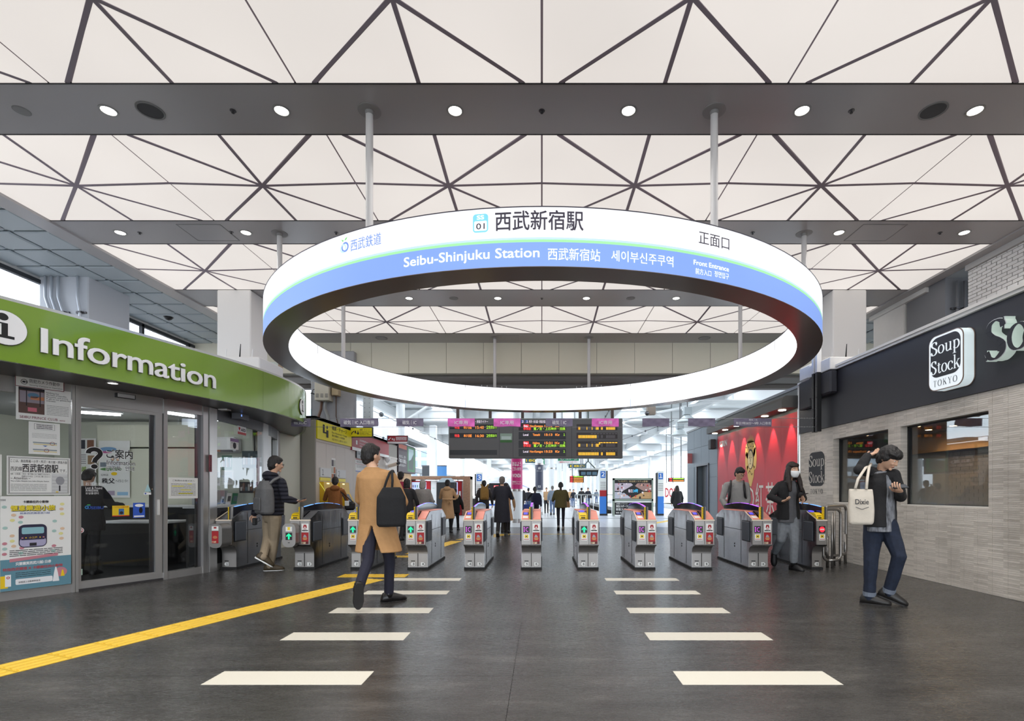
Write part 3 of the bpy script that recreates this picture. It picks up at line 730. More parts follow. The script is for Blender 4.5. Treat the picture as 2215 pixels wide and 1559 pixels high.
def i_logo(sc_, zc, r):
    cdisc(sc_, zc, r * 1.03, .002, LB); cdisc(sc_, zc, r, .014, LW, th=.008)
    f = cfn(sc_, zc, .024); b = MB(); n = 20
    b.add([f(-.02 * r / .165 + .042 * r / .165 * math.cos(2 * PI * k / n), r * .62 + .036 * r / .165 * math.sin(2 * PI * k / n), 0) for k in range(n)], [tuple(range(n))])
    q = r / .165
    for rc in ((-.055, .005, .045, .032), (-.028, .018, -.075, .045), (-.068, .068, -.102, -.075)):
        x0, x1, z0, z1 = [v * q for v in rc]; 
        if rc[0] == -.055: x1 = .018 * q
        if rc[0] == -.028: x0, x1 = -.030 * q, .018 * q
        b.add([f(x0, z0, 0), f(x1, z0, 0), f(x1, z1, 0), f(x0, z1, 0)], [(0, 1, 2, 3)])
    b.build('emblem_letter', BLACK, can)
i_logo(s_at_px(CANC, CS, 9), 2.82, .165)
i_logo(s_at_px(CANC, CS, 652), 2.76, .14)
for px in (272, 660):
    p, d = at_s(CANC, CS, s_at_px(CANC, CS, min(px, 640)) ); q = p - V((d.y, -d.x, 0)) * .22
    if px == 272: downlight(q.x, q.y, 'small round light in the underside of the green canopy above the sliding door', z=CZ0 + .008, r=.05)
# ---- booth front
BST = mat('booth_steel', (176, 174, 173), .3, .55, noise=.05, nscale=2, bump=.03, bscale=200, stretch=(1, 1, .05))
BGL = glass('booth_glass', (.95, .96, .96), .01, .12)
wb = MB(); wb.add([], [])
def wps(px): return s_at_px(WALC, WS, px)
bw = curvestrip(WALC, WS, 0, WS[-1], 0, .10, .10); bw.v = [(x, y, z) for x, y, z in bw.v]
BW = bw.build('wall_booth', BST, kind='structure')
SA0 = wps(-150)
curvestrip(WALC, WS, 0, wps(169), 2.33, CZ0 + .01, .08).build('header', BST, BW)
curvestrip(WALC, WS, wps(169), wps(353), 2.30, CZ0 + .01, .10).build('header', BST, BW)
curvestrip(WALC, WS, wps(361), wps(438), 2.36, CZ0 + .01, .08).build('header', BST, BW)
curvestrip(WALC, WS, wps(466), wps(568), 2.34, CZ0 + .01, .06).build('header', mat('header_dark', (92, 92, 96), .35, .5), BW)
curvestrip(WALC, WS, wps(568), WS[-1], 2.3, CZ0 + .01, .06).build('header', MATS['header_dark'], BW)
def post(px0, px1, th=.09, m_=BST, z1=CZ0, proud=.015):
    a, b_ = wps(px0), wps(px1); p0, d0 = at_s(WALC, WS, a); p1, d1 = at_s(WALC, WS, b_); nr = V((d0.y, -d0.x, 0)); mb = MB()
    mb.prism([p0 + nr * proud, p1 + nr * proud, p1 - nr * th, p0 - nr * th], (0, 0, 0), (0, 0, z1)); return mb.build('post', m_, BW)
post(155, 161.5); post(162.5, 169); post(353, 361); post(438, 449); post(450, 466, proud=.03); post(568, 579); post(580, 587, proud=.0); post(600, 606); post(612, 615)
for a, b_, z0, z1 in ((-150, 155, .1, 2.33), (361, 427, .1, 2.36), (466, 568, .1, 2.34), (606, 612, .1, 2.3), (587, 600, .1, 2.3)):
    s_a, s_b = wps(a), wps(b_)
    curvestrip(WALC, WS, s_a + .01, s_b - .005, z0, z1, .01).build('pane', BGL, BW)
post(427, 438, th=.05, m_=DSTEEL, z1=2.36, proud=-.03)
curvestrip(WALC, WS, wps(466), wps(568), 0.1, .95, .03).build('lower_panel', mat('booth_lower_panel', (70, 70, 74), .35, .5), BW)
class Chord:
    """flat panel between two plan points; converts picture positions on it into (u,z)"""
    def __init__(s, a, b, out=.0):
        s.a = V(a); s.d = (V(b) - V(a)); s.d.z = 0; s.len = s.d.length; s.d.normalize(); s.n = V((s.d.y, -s.d.x, 0)); s.a = s.a + s.n * out; s.a.z = 0
    def uz(s, px, py):
        k = (px - CX) / FPX; t = (k * s.a.y - s.a.x) / (s.d.x - k * s.d.y); p = s.a + s.d * t; return t, Zat(py, p.y)
    def flat(s, lift=0): return Flat(s.a + s.n * lift, s.d, (0, 0, 1))
    def pt(s, u, z, lift=0): return s.a + s.d * u + V((0, 0, z)) + s.n * lift
pA, _ = at_s(WALC, WS, wps(169)); pB, _ = at_s(WALC, WS, wps(351))
DC = Chord(pA, pB, .0)
dr = thing('door_1', 'steel framed automatic sliding glass door of the information office', None, tuple(pA)); dr['kind'] = 'structure'
def dbox(u0, u1, z0, z1, t0, t1, nm, m_, par=dr):
    b = MB(); b.prism([DC.pt(u0, z0, t0), DC.pt(u1, z0, t0), DC.pt(u1, z0, t1), DC.pt(u0, z0, t1)], (0, 0, 0), (0, 0, z1 - z0)); return b.build(nm, m_, par)
DL = DC.len
for u0, u1, z0, z1, nm in ((.0, .03, .03, 2.31, 'stile'), (DL - .085, DL, .03, 2.31, 'stile'), (.03, DL - .085, .03, .12, 'bottom_rail'), (.03, DL - .085, 2.26, 2.31, 'top_rail')): dbox(u0, u1, z0, z1, -.045, 0, nm, BST)
dbox(.03, DL - .085, .12, 2.26, -.03, -.02, 'pane', BGL); dbox(0, DL, 0, .03, -.06, .02, 'threshold', DSTEEL)
dbox(DL - .14, DL - .085, .03, 2.31, -.05, -.03, 'stile', DSTEEL)
u, z = DC.uz(342, 1096); dbox(u - .012, u + .012, z - .11, z + .10, 0, .02, 'handle', mat('white_handle', (215, 213, 210), .4))
u0, z0 = DC.uz(247, 848); u1, z1 = DC.uz(288, 838)
sn = thing('door_sensor', 'small dark bar sensor on the header above the sliding door', 'sensor', tuple(DC.pt(u0, z0, .02))); z0 -= .03; b = MB(); b.prism([DC.pt(u0, z0 - .035, .0), DC.pt(u1, z0 - .035, .0), DC.pt(u1, z0 - .035, .06), DC.pt(u0, z0 - .035, .06)], (0, 0, 0), (0, 0, .055)); b.build('housing', BLACK, sn)
b = MB(); b.prism([DC.pt(u0 + .01, z0 - .03, .06), DC.pt(u1 - .01, z0 - .03, .06), DC.pt(u1 - .01, z0 - .03, .063), DC.pt(u0 + .01, z0 - .03, .063)], (0, 0, 0), (0, 0, .045)); b.build('lens', mat('sensor_lens', (190, 190, 192), .3), sn)
# lettering on the door glass
GW = mat('decal_white', (236, 236, 238), .5); GB = mat('decal_black', (14, 14, 16), .5); GBL = mat('decal_blue', (40, 70, 150), .5)
F = DC.flat(-.015)
def dtxt(F, CH, s, px0, px1, y0, y1, m_, bold=0, shadow=None):
    u0, z0 = CH.uz(px0, y0); u1, _ = CH.uz(px1, y0); _, z1 = CH.uz(px0, y1)
    if shadow: F.text(s, z1 - z0, shadow, u0 - .004, z0 - .004, w=u1 - u0 + .006, bold=bold + .03, l=1)
    F.text(s, z1 - z0, m_, u0, z0, w=u1 - u0, bold=bold, l=3)

def qmark(F, m_, l, dw):
    u0, zb = DC.uz(187, 1013); u1, _ = DC.uz(223, 1013); _, zt = DC.uz(187, 967); w, h = u1 - u0, zt - zb; c = u0 + w * .5; W_q = w * .30 + dw
    pts = [(c + w * .36 * math.cos(math.radians(a)), zb + h * .74 + h * .19 * math.sin(math.radians(a))) for a in range(185, -50, -15)] + [(c + w * .06, zb + h * .44), (c, zb + h * .30)]
    L_, R_q = [], []
    for i, p in enumerate(pts):
        a, b2 = pts[max(0, i - 1)], pts[min(len(pts) - 1, i + 1)]; dx, dy = b2[0] - a[0], b2[1] - a[1]; n_ = math.hypot(dx, dy); L_.append((p[0] - dy / n_ * W_q / 2, p[1] + dx / n_ * W_q / 2)); R_q.append((p[0] + dy / n_ * W_q / 2, p[1] - dx / n_ * W_q / 2))
    for i in range(len(pts) - 1): F.poly(m_, [L_[i], R_q[i], R_q[i + 1], L_[i + 1]], l)
    F.disc(m_, c, zb + h * .11, w * .20 + dw / 2, h * .11 + dw / 2, l)
qmark(F, GW, 1, .014); qmark(F, GB, 3, 0); dtxt(F, DC, 'ご案内', 231, 288, 990, 972, GB, .01, GW)
dtxt(F, DC, 'Information', 232, 293, 1004.5, 994, GB, 0, GW); dtxt(F, DC, '问询处', 231, 263, 1017, 1008, GB, 0, GW); dtxt(F, DC, '안내', 272, 291, 1018, 1009, GB, 0, GW)
dtxt(F, DC, 'お忘れもの', 186, 230, 1050, 1043, GW, .0); dtxt(F, DC, 'Lost & Found', 186, 222, 1057.5, 1052, GW, .0); dtxt(F, DC, '失物招领处', 186, 214, 1063, 1058.5, GW); dtxt(F, DC, '유실물센터', 186, 214, 1069, 1064.5, GW)
dtxt(F, DC, 'SEIBU', 198, 225, 1101, 1095, GBL, .03)
u, z = DC.uz(191, 1097); F.ring(mat('decal_cyan', (60, 150, 200), .5), u - .01, z, .012, .02, 3); F.ring(GBL, u + .012, z, .014, .023, 3); F.disc(mat('decal_green', (70, 170, 80), .5), u + .01, z + .03, .02, .006, 3)
u, z = DC.uz(173, 1147); F.disc(GW, u + .01, z, .036, None, 1); F.ring(RED, u + .01, z, .022, .028, 2); F.poly(RED, [(u - .012, z + .02), (u - .008, z + .024), (u + .032, z - .02), (u + .028, z - .024)], 3)
u, z = DC.uz(172, 1239); F.rect(mat('decal_mint', (180, 205, 190), .6), u - .005, z - .03, u + .035, z + .045, 1)
u0, z0 = DC.uz(244, 1117); u1, z1 = DC.uz(281, 1093); F.rect(mat('sticker_yellow', (225, 190, 40), .5), u0, z0, u1, z1, 1); F.rect(RED, u0, z0, u1, z0 + .012, 2); F.text('こども110番の駅', .018, RED, u0 + .01, z1 - .028, w=u1 - u0 - .02); F.rect(mat('sticker_blue', (60, 110, 170), .5), u0 + .07, z0 + .02, u0 + .13, z1 - .04, 2); F.disc(INK, u0 + .1, z0 + .045, .02, None, 3)
u0, z0 = DC.uz(289, 1120); u1, z1 = DC.uz(315, 1087); F.rect(mat('sticker_blue2', (50, 90, 190), .5), u0, z0, u1, z1, 1); F.disc(GW, (u0 + u1) / 2, z1 - .035, .05, .02, 2); F.disc(GB, (u0 + u1) / 2 + .02, (z0 + z1) / 2, .022, .04, 2); F.rect(GW, u0 + .01, z0 + .01, u1 - .01, z0 + .03, 2)
u0, z0 = DC.uz(314, 1068); u1, z1 = DC.uz(328, 1046); F.poly(mat('sticker_mint', (165, 200, 205), .5), [(u0, z0 + .03), (u1, z0 + .03), ((u0 + u1) / 2, z1)], 1); F.rect(GW, u0 - .01, z0 - .01, u1, z0 + .02, 2); F.disc(GBL, u0 + .01, z0 + .005, .01, None, 3)
F.done(dr, 'door_print')
# notices on the glass and posts
def poster(label, CH, px0, px1, yt, yb, draw, m_=PAPER, cat='notice', lift=.004, ref=None, nm='notice'):
    u0, za = CH.uz(px0, yt); u1, _ = CH.uz(px1, yt); _, zb = CH.uz(px0, yb)
    t = thing(nm, label, cat, tuple(CH.pt(u0, zb, lift))); w, h = u1 - u0, za - zb
    sheet(t, 'sheet', m_, CH.pt(u0, zb, lift), CH.d, (0, 0, 1), w, h, .003)
    F = Flat(CH.pt(u0, zb, lift + .004), CH.d, (0, 0, 1)); draw(F, w, h); F.done(t, 'print'); return t
LINE = mat('print_grey', (95, 92, 95), .7)
def lines(F, x0, x1, y1, y0, n, m_=LINE, th=.3, seed=1):
    r = random.Random(seed); st = (y1 - y0) / n
    for k in range(n):
        y = y1 - st * (k + .5); x = x0
        while x < x1 - .002:
            q = min(x1, x + (x1 - x0) * r.uniform(.06, .25)); F.rect(m_, x, y - st * th / 2, q - (x1 - x0) * .012, y + st * th / 2, 1); x = q
        if r.random() < .2: continue
pC, _ = at_s(WALC, WS, wps(-150)); pD, _ = at_s(WALC, WS, wps(155)); pM, _ = at_s(WALC, WS, wps(0))
AC = Chord(pM, pD, .02)
def d1(F, w, h):
    F.rect(mat('thin_maroon', (120, 50, 60), .6), 0, 0, w, .006, 1); F.rect(MATS['thin_maroon'], 0, h - .006, w, h, 1); F.rect(MATS['thin_maroon'], 0, 0, .006, h); F.rect(MATS['thin_maroon'], w - .006, 0, w, h)
    F.ring(INK, .075, h * .5, .024, .029, 1); F.rect(INK, .06, h * .5 - .01, .085, h * .5 + .01, 1); F.poly(INK, [(.085, h * .5), (.098, h * .5 + .01), (.098, h * .5 - .01)]); F.text('防犯カメラ作動中', .04, INK, .12, h * .48, w=w * .62); F.text('Security Cameras in Operation', .016, INK, .12, h * .2, w=w * .68)
poster('white sign above the left window reading Security Cameras in Operation', AC, 31, 137, 812, 834, d1, cat='sign', nm='security_sign', lift=.016)
def d2(F, w, h):
    F.rect(mat('photo_brown', (96, 72, 66), .6), .02, h * .2, w * .5, h * .96); F.rect(mat('photo_dusk', (150, 140, 150), .6), .03, h * .52, w * .49, h * .86, 2)
    F.rect(mat('photo_warm', (196, 128, 90), .6), .12, h * .62, w * .49, h * .72, 3); F.disc(mat('photo_hill', (90, 130, 160), .6), w * .3, h * .74, .05, .03, 3)
    for k in (.17, .41): F.rect(INK, w * k, h * .42, w * k + .008, h * .96, 4)
    F.rect(INK, .02, h * .88, w * .5, h * .96, 4); F.rect(mat('card_pink', (205, 110, 125), .5), w * .2, h * .26, w * .36, h * .38, 4)
    for k, s in enumerate(('Nothing but', 'the best of benefits,', 'discounts, and points.', 'A gift to our guests from', 'overseas.')): F.text(s, .017, INK, w * .53, h * (.86 - .06 * k))
    lines(F, w * .54, w * .96, h * .52, h * .2, 7, th=.22, seed=3); F.text('SEIBU PRINCE CLUB', .03, mat('maroon', (130, 30, 60), .6), .03, h * .05, w=w * .68); F.text('emi', .022, MATS['maroon'], w * .78, h * .05, w=w * .1)
poster('white poster with a photo of a bridge and maroon SEIBU PRINCE CLUB lettering', AC, 34, 153, 832, 906, d2, cat='poster', nm='poster')
def d3(F, w, h):
    F.rect(LINE, w * .17, h * .95, w * .83, h * .955); F.rect(LINE, w * .17, h * .77, w * .83, h * .775); F.rect(LINE, w * .17, h * .77, w * .18, h * .955); F.rect(LINE, w * .82, h * .77, w * .83, h * .955)
    lines(F, w * .24, w * .76, h * .94, h * .79, 3, INK, .4); lines(F, w * .1, w * .9, h * .66, h * .5, 4, th=.15)
    for y in (.34, .12):
        F.rect(mat('pale_grey', (150, 160, 165), .6), w * .13, h * y, w * .9, h * (y + .04), 1); F.rect(mat('pale_yellow', (220, 200, 110), .6), w * .15, h * (y - .04), w * .9, h * (y - .02), 1)
    F.poly(mat('arrow_blue', (70, 110, 180), .6), [(w * .43, h * .28), (w * .6, h * .28), (w * .52, h * .24)]); F.ring(mat('circle_red', (150, 50, 60), .6), w * .75, h * .35, .018, .022, 2); F.ring(MATS['circle_red'], w * .56, h * .12, .018, .022, 2)
poster('small white sheet with two grey line charts and a blue arrow', AC, 61.5, 129, 911, 981, d3)
def d4(F, w, h):
    for a in (.012, .02):
        F.rect(INK, a, a, w - a, a + .003); F.rect(INK, a, h - a - .003, w - a, h - a); F.rect(INK, a, a, a + .003, h - a); F.rect(INK, w - a - .003, a, w - a, h - a)
    F.text('ここは、高田馬場・小平・所沢・本川越・拝島方面', .03, INK, .03, h * .84, w=w - .06); F.text('西武線', .045, INK, .03, h * .62, w=w * .17); F.text('西武新宿駅', .085, INK, w * .23, h * .6, w=w * .57, bold=.012); F.text('です。', .035, INK, w * .82, h * .61, w=w * .12)
    F.rect(INK, .03, h * .58, w - .03, h * .583); F.text('※JR・小田急・京王・地下鉄にはご乗車できません。', .018, INK, .03, h * .52, w=w * .62); F.text('各線ののりばは、こちらをご覧ください→', .018, INK, w * .22, h * .46, w=w * .45)
    F.text('~ Attention ~', .03, INK, .03, h * .40, w=w * .3); F.text('This is Seibu Shinjuku Line Seibu-Shinjuku Station.', .016, INK, .03, h * .34, w=w * .6); lines(F, .03, w * .62, h * .29, h * .1, 6, th=.25)
    F.rect(mat('map_grey', (205, 205, 205), .6), w * .69, h * .06, w * .96, h * .56, 1); F.disc(mat('map_blob', (150, 150, 155), .6), w * .83, h * .38, .04, .05, 2); F.rect(INK, w * .81, h * .1, w * .835, h * .25, 3)
    for k in range(5): F.rect(LINE, w * .7, h * (.12 + .09 * k), w * .95, h * (.124 + .09 * k), 2)
    F.rect(YEL, w * .76, h * .065, w * .8, h * .09, 3)
poster('white notice with large black Japanese station name and a small map', AC, 14, 151, 985, 1070, d4)
def d5(F, w, h):
    r = random.Random(5); cs = [mat('dot_rose', (196, 128, 140), .7), mat('dot_peach', (222, 190, 160), .7), mat('dot_mint', (165, 195, 188), .7), mat('dot_lemon', (226, 220, 150), .7)]
    k = 0
    for i in range(9):
        for j in range(11):
            x = w * (.05 + .115 * i) + r.uniform(-.008, .008); y = h * (.40 + .055 * j) + (.015 if i % 2 else -.01)
            if x > w * .95 or x < .03: continue
            if .3 < x / w < .68 and y / h < .86 or y / h > .93 or (.12 < x / w < .8 and y / h > .82): continue
            if r.random() < .28: continue
            F.disc(cs[(i * 3 + j * 2) % 4], x, y, .021, .017, 1, 12); k += 1
    F.text('卡娜赫拉的小動物', .028, INK, w * .3, h * .925, w=w * .36, bold=.02); F.text('愜意樂遊小旅', .055, INK, w * .13 + .004, h * .845 - .004, w=w * .63, bold=.06, l=2); F.text('愜意樂遊小旅', .055, mat('title_yellow', (226, 206, 50), .6), w * .13, h * .845, w=w * .63, bold=.03, l=3)
    F.text('搭乘西武鐵道遊川越', .022, GBL, w * .26, h * .805, w=w * .42); F.text('西武鉄道', .02, INK, 0.0, h * .95, w=w * .07)
    # a plain little train front
    cx, cy = w * .44, h * .57; B1 = mat('train_navy', (44, 40, 66), .6); B2 = mat('train_pane', (140, 185, 195), .6); B3 = mat('train_lilac', (170, 165, 195), .6)
    F.poly(B1, rrect(.24, .26, .05, cx=cx, cy=cy), 2); F.poly(B3, rrect(.225, .10, .04, cx=cx, cy=cy - .07), 3); F.poly(B2, rrect(.19, .075, .015, cx=cx, cy=cy + .06), 3); F.rect(B1, cx - .1, cy - .045, cx + .1, cy + .005, 4)
    F.rect(INK, cx - .03, cy - .115, cx + .03, cy - .08, 4)
    for q in (-.09, .09): F.disc(cs[0], cx + q, cy - .02, .009, .007, 5)
    for q in (-.06, .06): F.disc(YEL, cx + q, cy - .02, .007, .005, 5)
    F.text('小江戸', .02, YEL, cx - .035, cy - .03, w=.07, l=5)
    lines(F, w * .12, w * .88, h * .43, h * .355, 4, INK, .38, 8)
    TEAL = mat('poster_teal', (96, 140, 156), .7); F.rect(TEAL, 0, 0, w, h * .33, 1); F.poly(cs[0], [(w * .12, h * .3), (w * .8, h * .335), (w * .8, h * .365), (w * .12, h * .335)], 2)
    F.text('只要購買西武川越1日券', .032, GW, w * .2, h * .262, w=w * .5, bold=.03); F.text('特指西武鐵道 X 卡娜赫拉的小動物', .03, mat('print_rose', (170, 80, 90), .7), w * .03, h * .21, w=w * .84, bold=.03)
    lines(F, w * .2, w * .7, h * .19, h * .13, 3, INK, .3, 9); F.poly(GW, rrect(w * .52, h * .06, .012, cx=w * .46, cy=h * .085), 2); F.text('詳情請上活動網頁查詢', .02, INK, w * .24, h * .07, w=w * .3, l=4)
    F.disc(cs[0], w * .84, h * .15, .06, .055, 2); F.poly(GW, [(w * .72, h * .05), (w * .82, h * .05), (w * .8, h * .14), (w * .775, h * .21), (w * .76, h * .21), (w * .74, h * .14)], 3); F.poly(YEL, [(w * .84, h * .1), (w * .9, h * .1), (w * .88, h * .17), (w * .86, h * .17)], 3)
    F.rect(YEL, 0, h * .03, w * .1, h * .16, 2); F.rect(GW, w * .06, h * .045, w * .14, h * .17, 3); F.ring(RED, w * .1, h * .14, .008, .014, 4)
poster('large dotted poster with yellow title, small train drawing and teal lower part', AC, 0, 153, 1073, 1280, d5, cat='poster', nm='poster')
def dq(F, w, h): F.text('お知らせ', .03, RED, w * .2, h * .86, w=w * .7); lines(F, w * .1, w * .9, h * .8, h * .1, 9, th=.2)
poster('white notice cut off by the left picture edge beside the station notice', Chord(pC, pM, .02), -55, 3, 980, 1072, dq)
pE, _ = at_s(WALC, WS, wps(361)); pF, _ = at_s(WALC, WS, wps(438)); SC2 = Chord(pE, pF, .02)
def d6(F, w, h):
    F.text('ご利用のお客さまへ', .022, INK, w * .12, h * .82, w=w * .76)
    lines(F, w * .07, w * .93, h * .74, h * .12, 10, LINE, .28, 4); HL = mat('highlight_yellow', (222, 210, 70), .7)
    for x0, x1, y in ((.64, .78, .71), (.1, .5, .59), (.4, .75, .41), (.32, .82, .24)): F.rect(HL, w * x0, h * (y - .02), w * x1, h * (y + .02), 2)
poster('white notice with yellow highlighted lines on the narrow pane beside the door', SC2, 364, 427, 1032, 1078, d6)
pG, _ = at_s(WALC, WS, wps(450)); pH, _ = at_s(WALC, WS, wps(466)); PC_ = Chord(pG, pH, .035)
def d7(F, w, h):
    for k, ch in enumerate('防犯カメラ作動中'): F.text(ch, h / 9.5, INK, w * .2, h - (k + 1) * h / 8.6, w=w * .6)
u_, _z = PC_.uz(451, 990)
poster('narrow dark red vertical sign on the steel post by the gates', PC_, 451, 457.5, 983, 1020, d7, mat('dark_red_plate', (125, 18, 40), .5), cat='sign', nm='post_sign')
pI, _ = at_s(WALC, WS, wps(469)); pJ, _ = at_s(WALC, WS, wps(566)); SB = Chord(pI, pJ, .02)
def d8(F, w, h): F.rect(GW, 0, h * .3, w, h, 1); F.rect(RED, 0, 0, w, h * .3, 1); F.poly(RED, [(w * .08, h * .75), (w * .2, h * .4), (w * .32, h * .75), (w * .2, h * .9)], 2); F.text('AED', h * .35, INK, w * .38, h * .42, w=w * .56, bold=.03)
poster('white and red AED sticker on the booth glass', SB, 513, 531, 920, 938, d8, cat='sticker', nm='sticker')
def d9(F, w, h): F.rect(mat('sticker_violet', (130, 95, 140), .6), 0, h * .7, w, h, 1); F.disc(INK, w * .5, h * .35, w * .2, None, 2); lines(F, w * .1, w * .9, h * .65, h * .5, 2)
poster('shield shaped violet and white sticker below the AED sticker', SB, 497, 515, 947, 970, d9, cat='sticker', nm='sticker')
# fittings under the canopy
for px0, px1, y0, y1, l, m_ in ((471, 480, 868, 886, 'small white junction box under the canopy beside the steel post', WHITE), (501, 520, 880, 905, 'grey card reader box with small blue light under the canopy', mat('grey_box', (112, 114, 122), .5))):
    u0, za = SB.uz(px0, y0); u1, _ = SB.uz(px1, y0); _, zb = SB.uz(px0, y1); t = thing('wall_box', l, 'box', tuple(SB.pt(u0, zb, .05))); b = MB(); b.prism([SB.pt(u0, zb, .0), SB.pt(u1, zb, .0), SB.pt(u1, zb, .14), SB.pt(u0, zb, .14)], (0, 0, 0), (0, 0, za - zb)); b.build('housing', m_, t)
    b = MB(); b.prism([SB.pt(u0 + .02, zb + .04, .14), SB.pt(u0 + .04, zb + .04, .14), SB.pt(u0 + .04, zb + .04, .146), SB.pt(u0 + .02, zb + .04, .146)], (0, 0, 0), (0, 0, .03)); b.build('indicator', emis('led_blue', (130, 170, 255), 1.2, False), t)
# ---- booth interior
INW = mat('interior_wall', (212, 214, 200), .7)
m = MB(); m.box(-9.6, -5.7, 10.2, 10.3, 0, 2.6); m.box(-9.7, -9.6, 2.4, 10.3, 0, 2.6); m.box(-5.72, -5.70, 10.25, 12.2, 0, 2.6); IW = m.build('wall_booth_inner', INW, kind='structure')
m = MB()
# booth roof and inner floor, trimmed to the front curve
pl = [(p.x - .1, p.y) for p in WALC if p.y < 12.2] + [(-9.7, 12.2), (-9.7, 2.4)]
m.prism([V((x, y, 0)) for x, y in pl], (0, 0, 2.6), (0, 0, 2.68)); m.build('ceiling_booth', mat('interior_ceiling', (205, 207, 210), .6), kind='structure')
m = MB(); m.prism([V((x, y, 0)) for x, y in pl], (0, 0, .001), (0, 0, .004)); m.build('floor_booth', mat('interior_floor', (38, 38, 40), .35), kind='structure')
m = MB(); m.box(-8.5, -6.65, 9.92, 10.2, 0, 2.05); m.box(-8.5, -6.65, 9.9, 10.2, 2.08, 2.5)
tag(m.build('wall_cabinet', mat('cabinet_cream', (216, 216, 198), .6)), 'cream cabinet wall inside the office carrying the posters', 'cabinet')
TUBE = mat('fluorescent_tube', (250, 252, 255), .3, emit=22)
for (a, b_, l) in (((-8.3, 8.2), (-7.2, 8.9), 'long fluorescent ceiling light seen through the office door'), ((-8.6, 6.2), (-7.8, 6.9), 'fluorescent ceiling light near the left inside the office'), ((-6.4, 8.3), (-5.9, 9.6), 'fluorescent ceiling light above the office counter at right')):
    t = thing('ceiling_light', l, 'lamp', (a[0], a[1], 2.55)); d = (V((*b_, 0)) - V((*a, 0))).normalized(); s = V((-d.y, d.x, 0)) * .06; p0, p1 = V((*a, 2.56)), V((*b_, 2.56)); q = MB(); q.prism([p0 - s, p0 + s, p1 + s, p1 - s], (0, 0, 0), (0, 0, .04)); q.build('housing', WHITE, t)
    q = MB(); q.tube([p0 + d * .03 + V((0, 0, -.02)), p1 - d * .03 + V((0, 0, -.02))], .02, 8); q.build('tube', TUBE, t)
def pane_poster(label, px0, px1, yt, yb, Y, draw, m_=PAPER, nm='poster', cat='poster', frame=None):
    a = P(px0, yb, Y); w = XatY(px1, Y) - a.x; h = Zat(yt, Y) - a.z; t = thing(nm, label, cat, tuple(a)); sheet(t, 'sheet', m_, a, (1, 0, 0), (0, 0, 1), w, h, .004)
    F = Flat(a + V((0, -.006, 0)), (1, 0, 0), (0, 0, 1)); draw(F, w, h); F.done(t, 'print'); return t
def e1(F, w, h):
    F.disc(mat('ph_blue', (120, 160, 200), .6), w * .3, h * .85, w * .28, h * .04); F.disc(mat('ph_magenta', (180, 90, 140), .6), w * .25, h * .8, w * .2, h * .02, 2); F.disc(mat('ph_green', (90, 140, 80), .6), w * .4, h * .5, w * .35, h * .03)
    F.rect(mat('ph_town', (120, 130, 140), .6), w * .05, h * .54, w * .25, h * .62); 
    for x in (.45, .62): F.disc(INK, w * x, h * .69, w * .06, h * .05, 2); F.disc(mat('skin_print', (226, 190, 165), .6), w * x, h * .68, w * .045, h * .035, 3); F.disc(mat('ph_cloth', (205, 205, 215), .6), w * x, h * .59, w * .1, h * .05, 2)
    F.text('GWは', h * .04, INK, w * .08, h * .38); F.disc(YEL, w * .5, h * .42, w * .1, h * .03, 1); F.text('秩父', h * .085, INK, w * .1, h * .25, w=w * .42, bold=.02); F.text('へ行こう!', h * .045, INK, w * .54, h * .27, w=w * .4)
    F.rect(mat('ph_sky', (150, 190, 220), .6), w * .6, h * .04, w * .95, h * .1); F.rect(mat('ph_violet', (165, 150, 170), .6), w * .3, h * .04, w * .52, h * .12)
pane_poster('tall white travel poster with two women and 秩父 lettering inside the office', 214, 281, 953, 1076, 9.88, e1)
def e2(F, w, h):
    for k, (x, y) in enumerate(((.1, .8), (.55, .8), (.58, .5), (.6, .25))): F.rect(mat('ph_dark%s' % 'abcd'[k], [(60, 60, 70), (130, 90, 70), (150, 120, 90), (70, 70, 66)][k], .6), w * x, h * y, w * (x + .35), h * (y + .17))
    F.text('川越', h * .09, mat('print_lime', (130, 160, 70), .6), w * .05, h * .36, w=w * .45, bold=.02); lines(F, w * .1, w * .5, h * .7, h * .5, 5)
pane_poster('white travel poster with photos and green 川越 lettering left of the tall one', 166, 208, 948, 1060, 9.88, e2)
for px0, px1, yt, yb, l, mm in ((480, 502, 985, 1016, 'green landscape picture on the inner wall behind the booth glass', mat('pic_green', (70, 110, 90), .6)), (466, 476, 1018, 1050, 'white notice with purple stripe inside the booth near the steel post', PAPER), (482, 505, 1018, 1048, 'white square notice inside the booth below the green picture', PAPER), (518, 560, 1042, 1066, 'dark picture collage inside the booth above the counter', mat('pic_dark', (52, 50, 52), .6)), (524, 566, 975, 1012, 'dark poster with white script at the top right inside the booth', mat('pic_slate', (50, 66, 72), .6))):
    def e3(F, w, h, l=l):
        r = random.Random(len(l))
        if 'white' in l and 'script' not in l: lines(F, w * .1, w * .9, h * .9, h * .15, 8, th=.25)
        else:
            for k in range(7): F.rect([mat('pt1', (180, 175, 170), .6), mat('pt2', (120, 90, 80), .6), mat('pt3', (90, 110, 120), .6)][k % 3], w * (.05 + .13 * k), h * .2, w * (.15 + .13 * k), h * r.uniform(.5, .9))
    pane_poster(l, px0, px1, yt, yb, 9.9 if px0 < 520 else 10.1, e3, mm, nm='inner_notice', cat='notice')
def desk(nm, label, x0, x1, y0, y1, z, mtop, mbody):
    t = thing(nm, label, 'counter', ((x0 + x1) / 2, y0, 0)); b = MB(); b.bbox(x0, x1, y0, y1, z - .04, z, .008); b.build('top', mtop, t); b = MB(); b.box(x0 + .04, x1 - .04, y0 + .05, y1 - .02, .1, z - .04); b.build('body', mbody, t); b = MB(); b.box(x0 + .06, x1 - .06, y0 + .08, y1 - .02, 0, .1); b.build('plinth', BLACK, t); return t
DKC = mat('counter_dark', (30, 30, 33), .4)
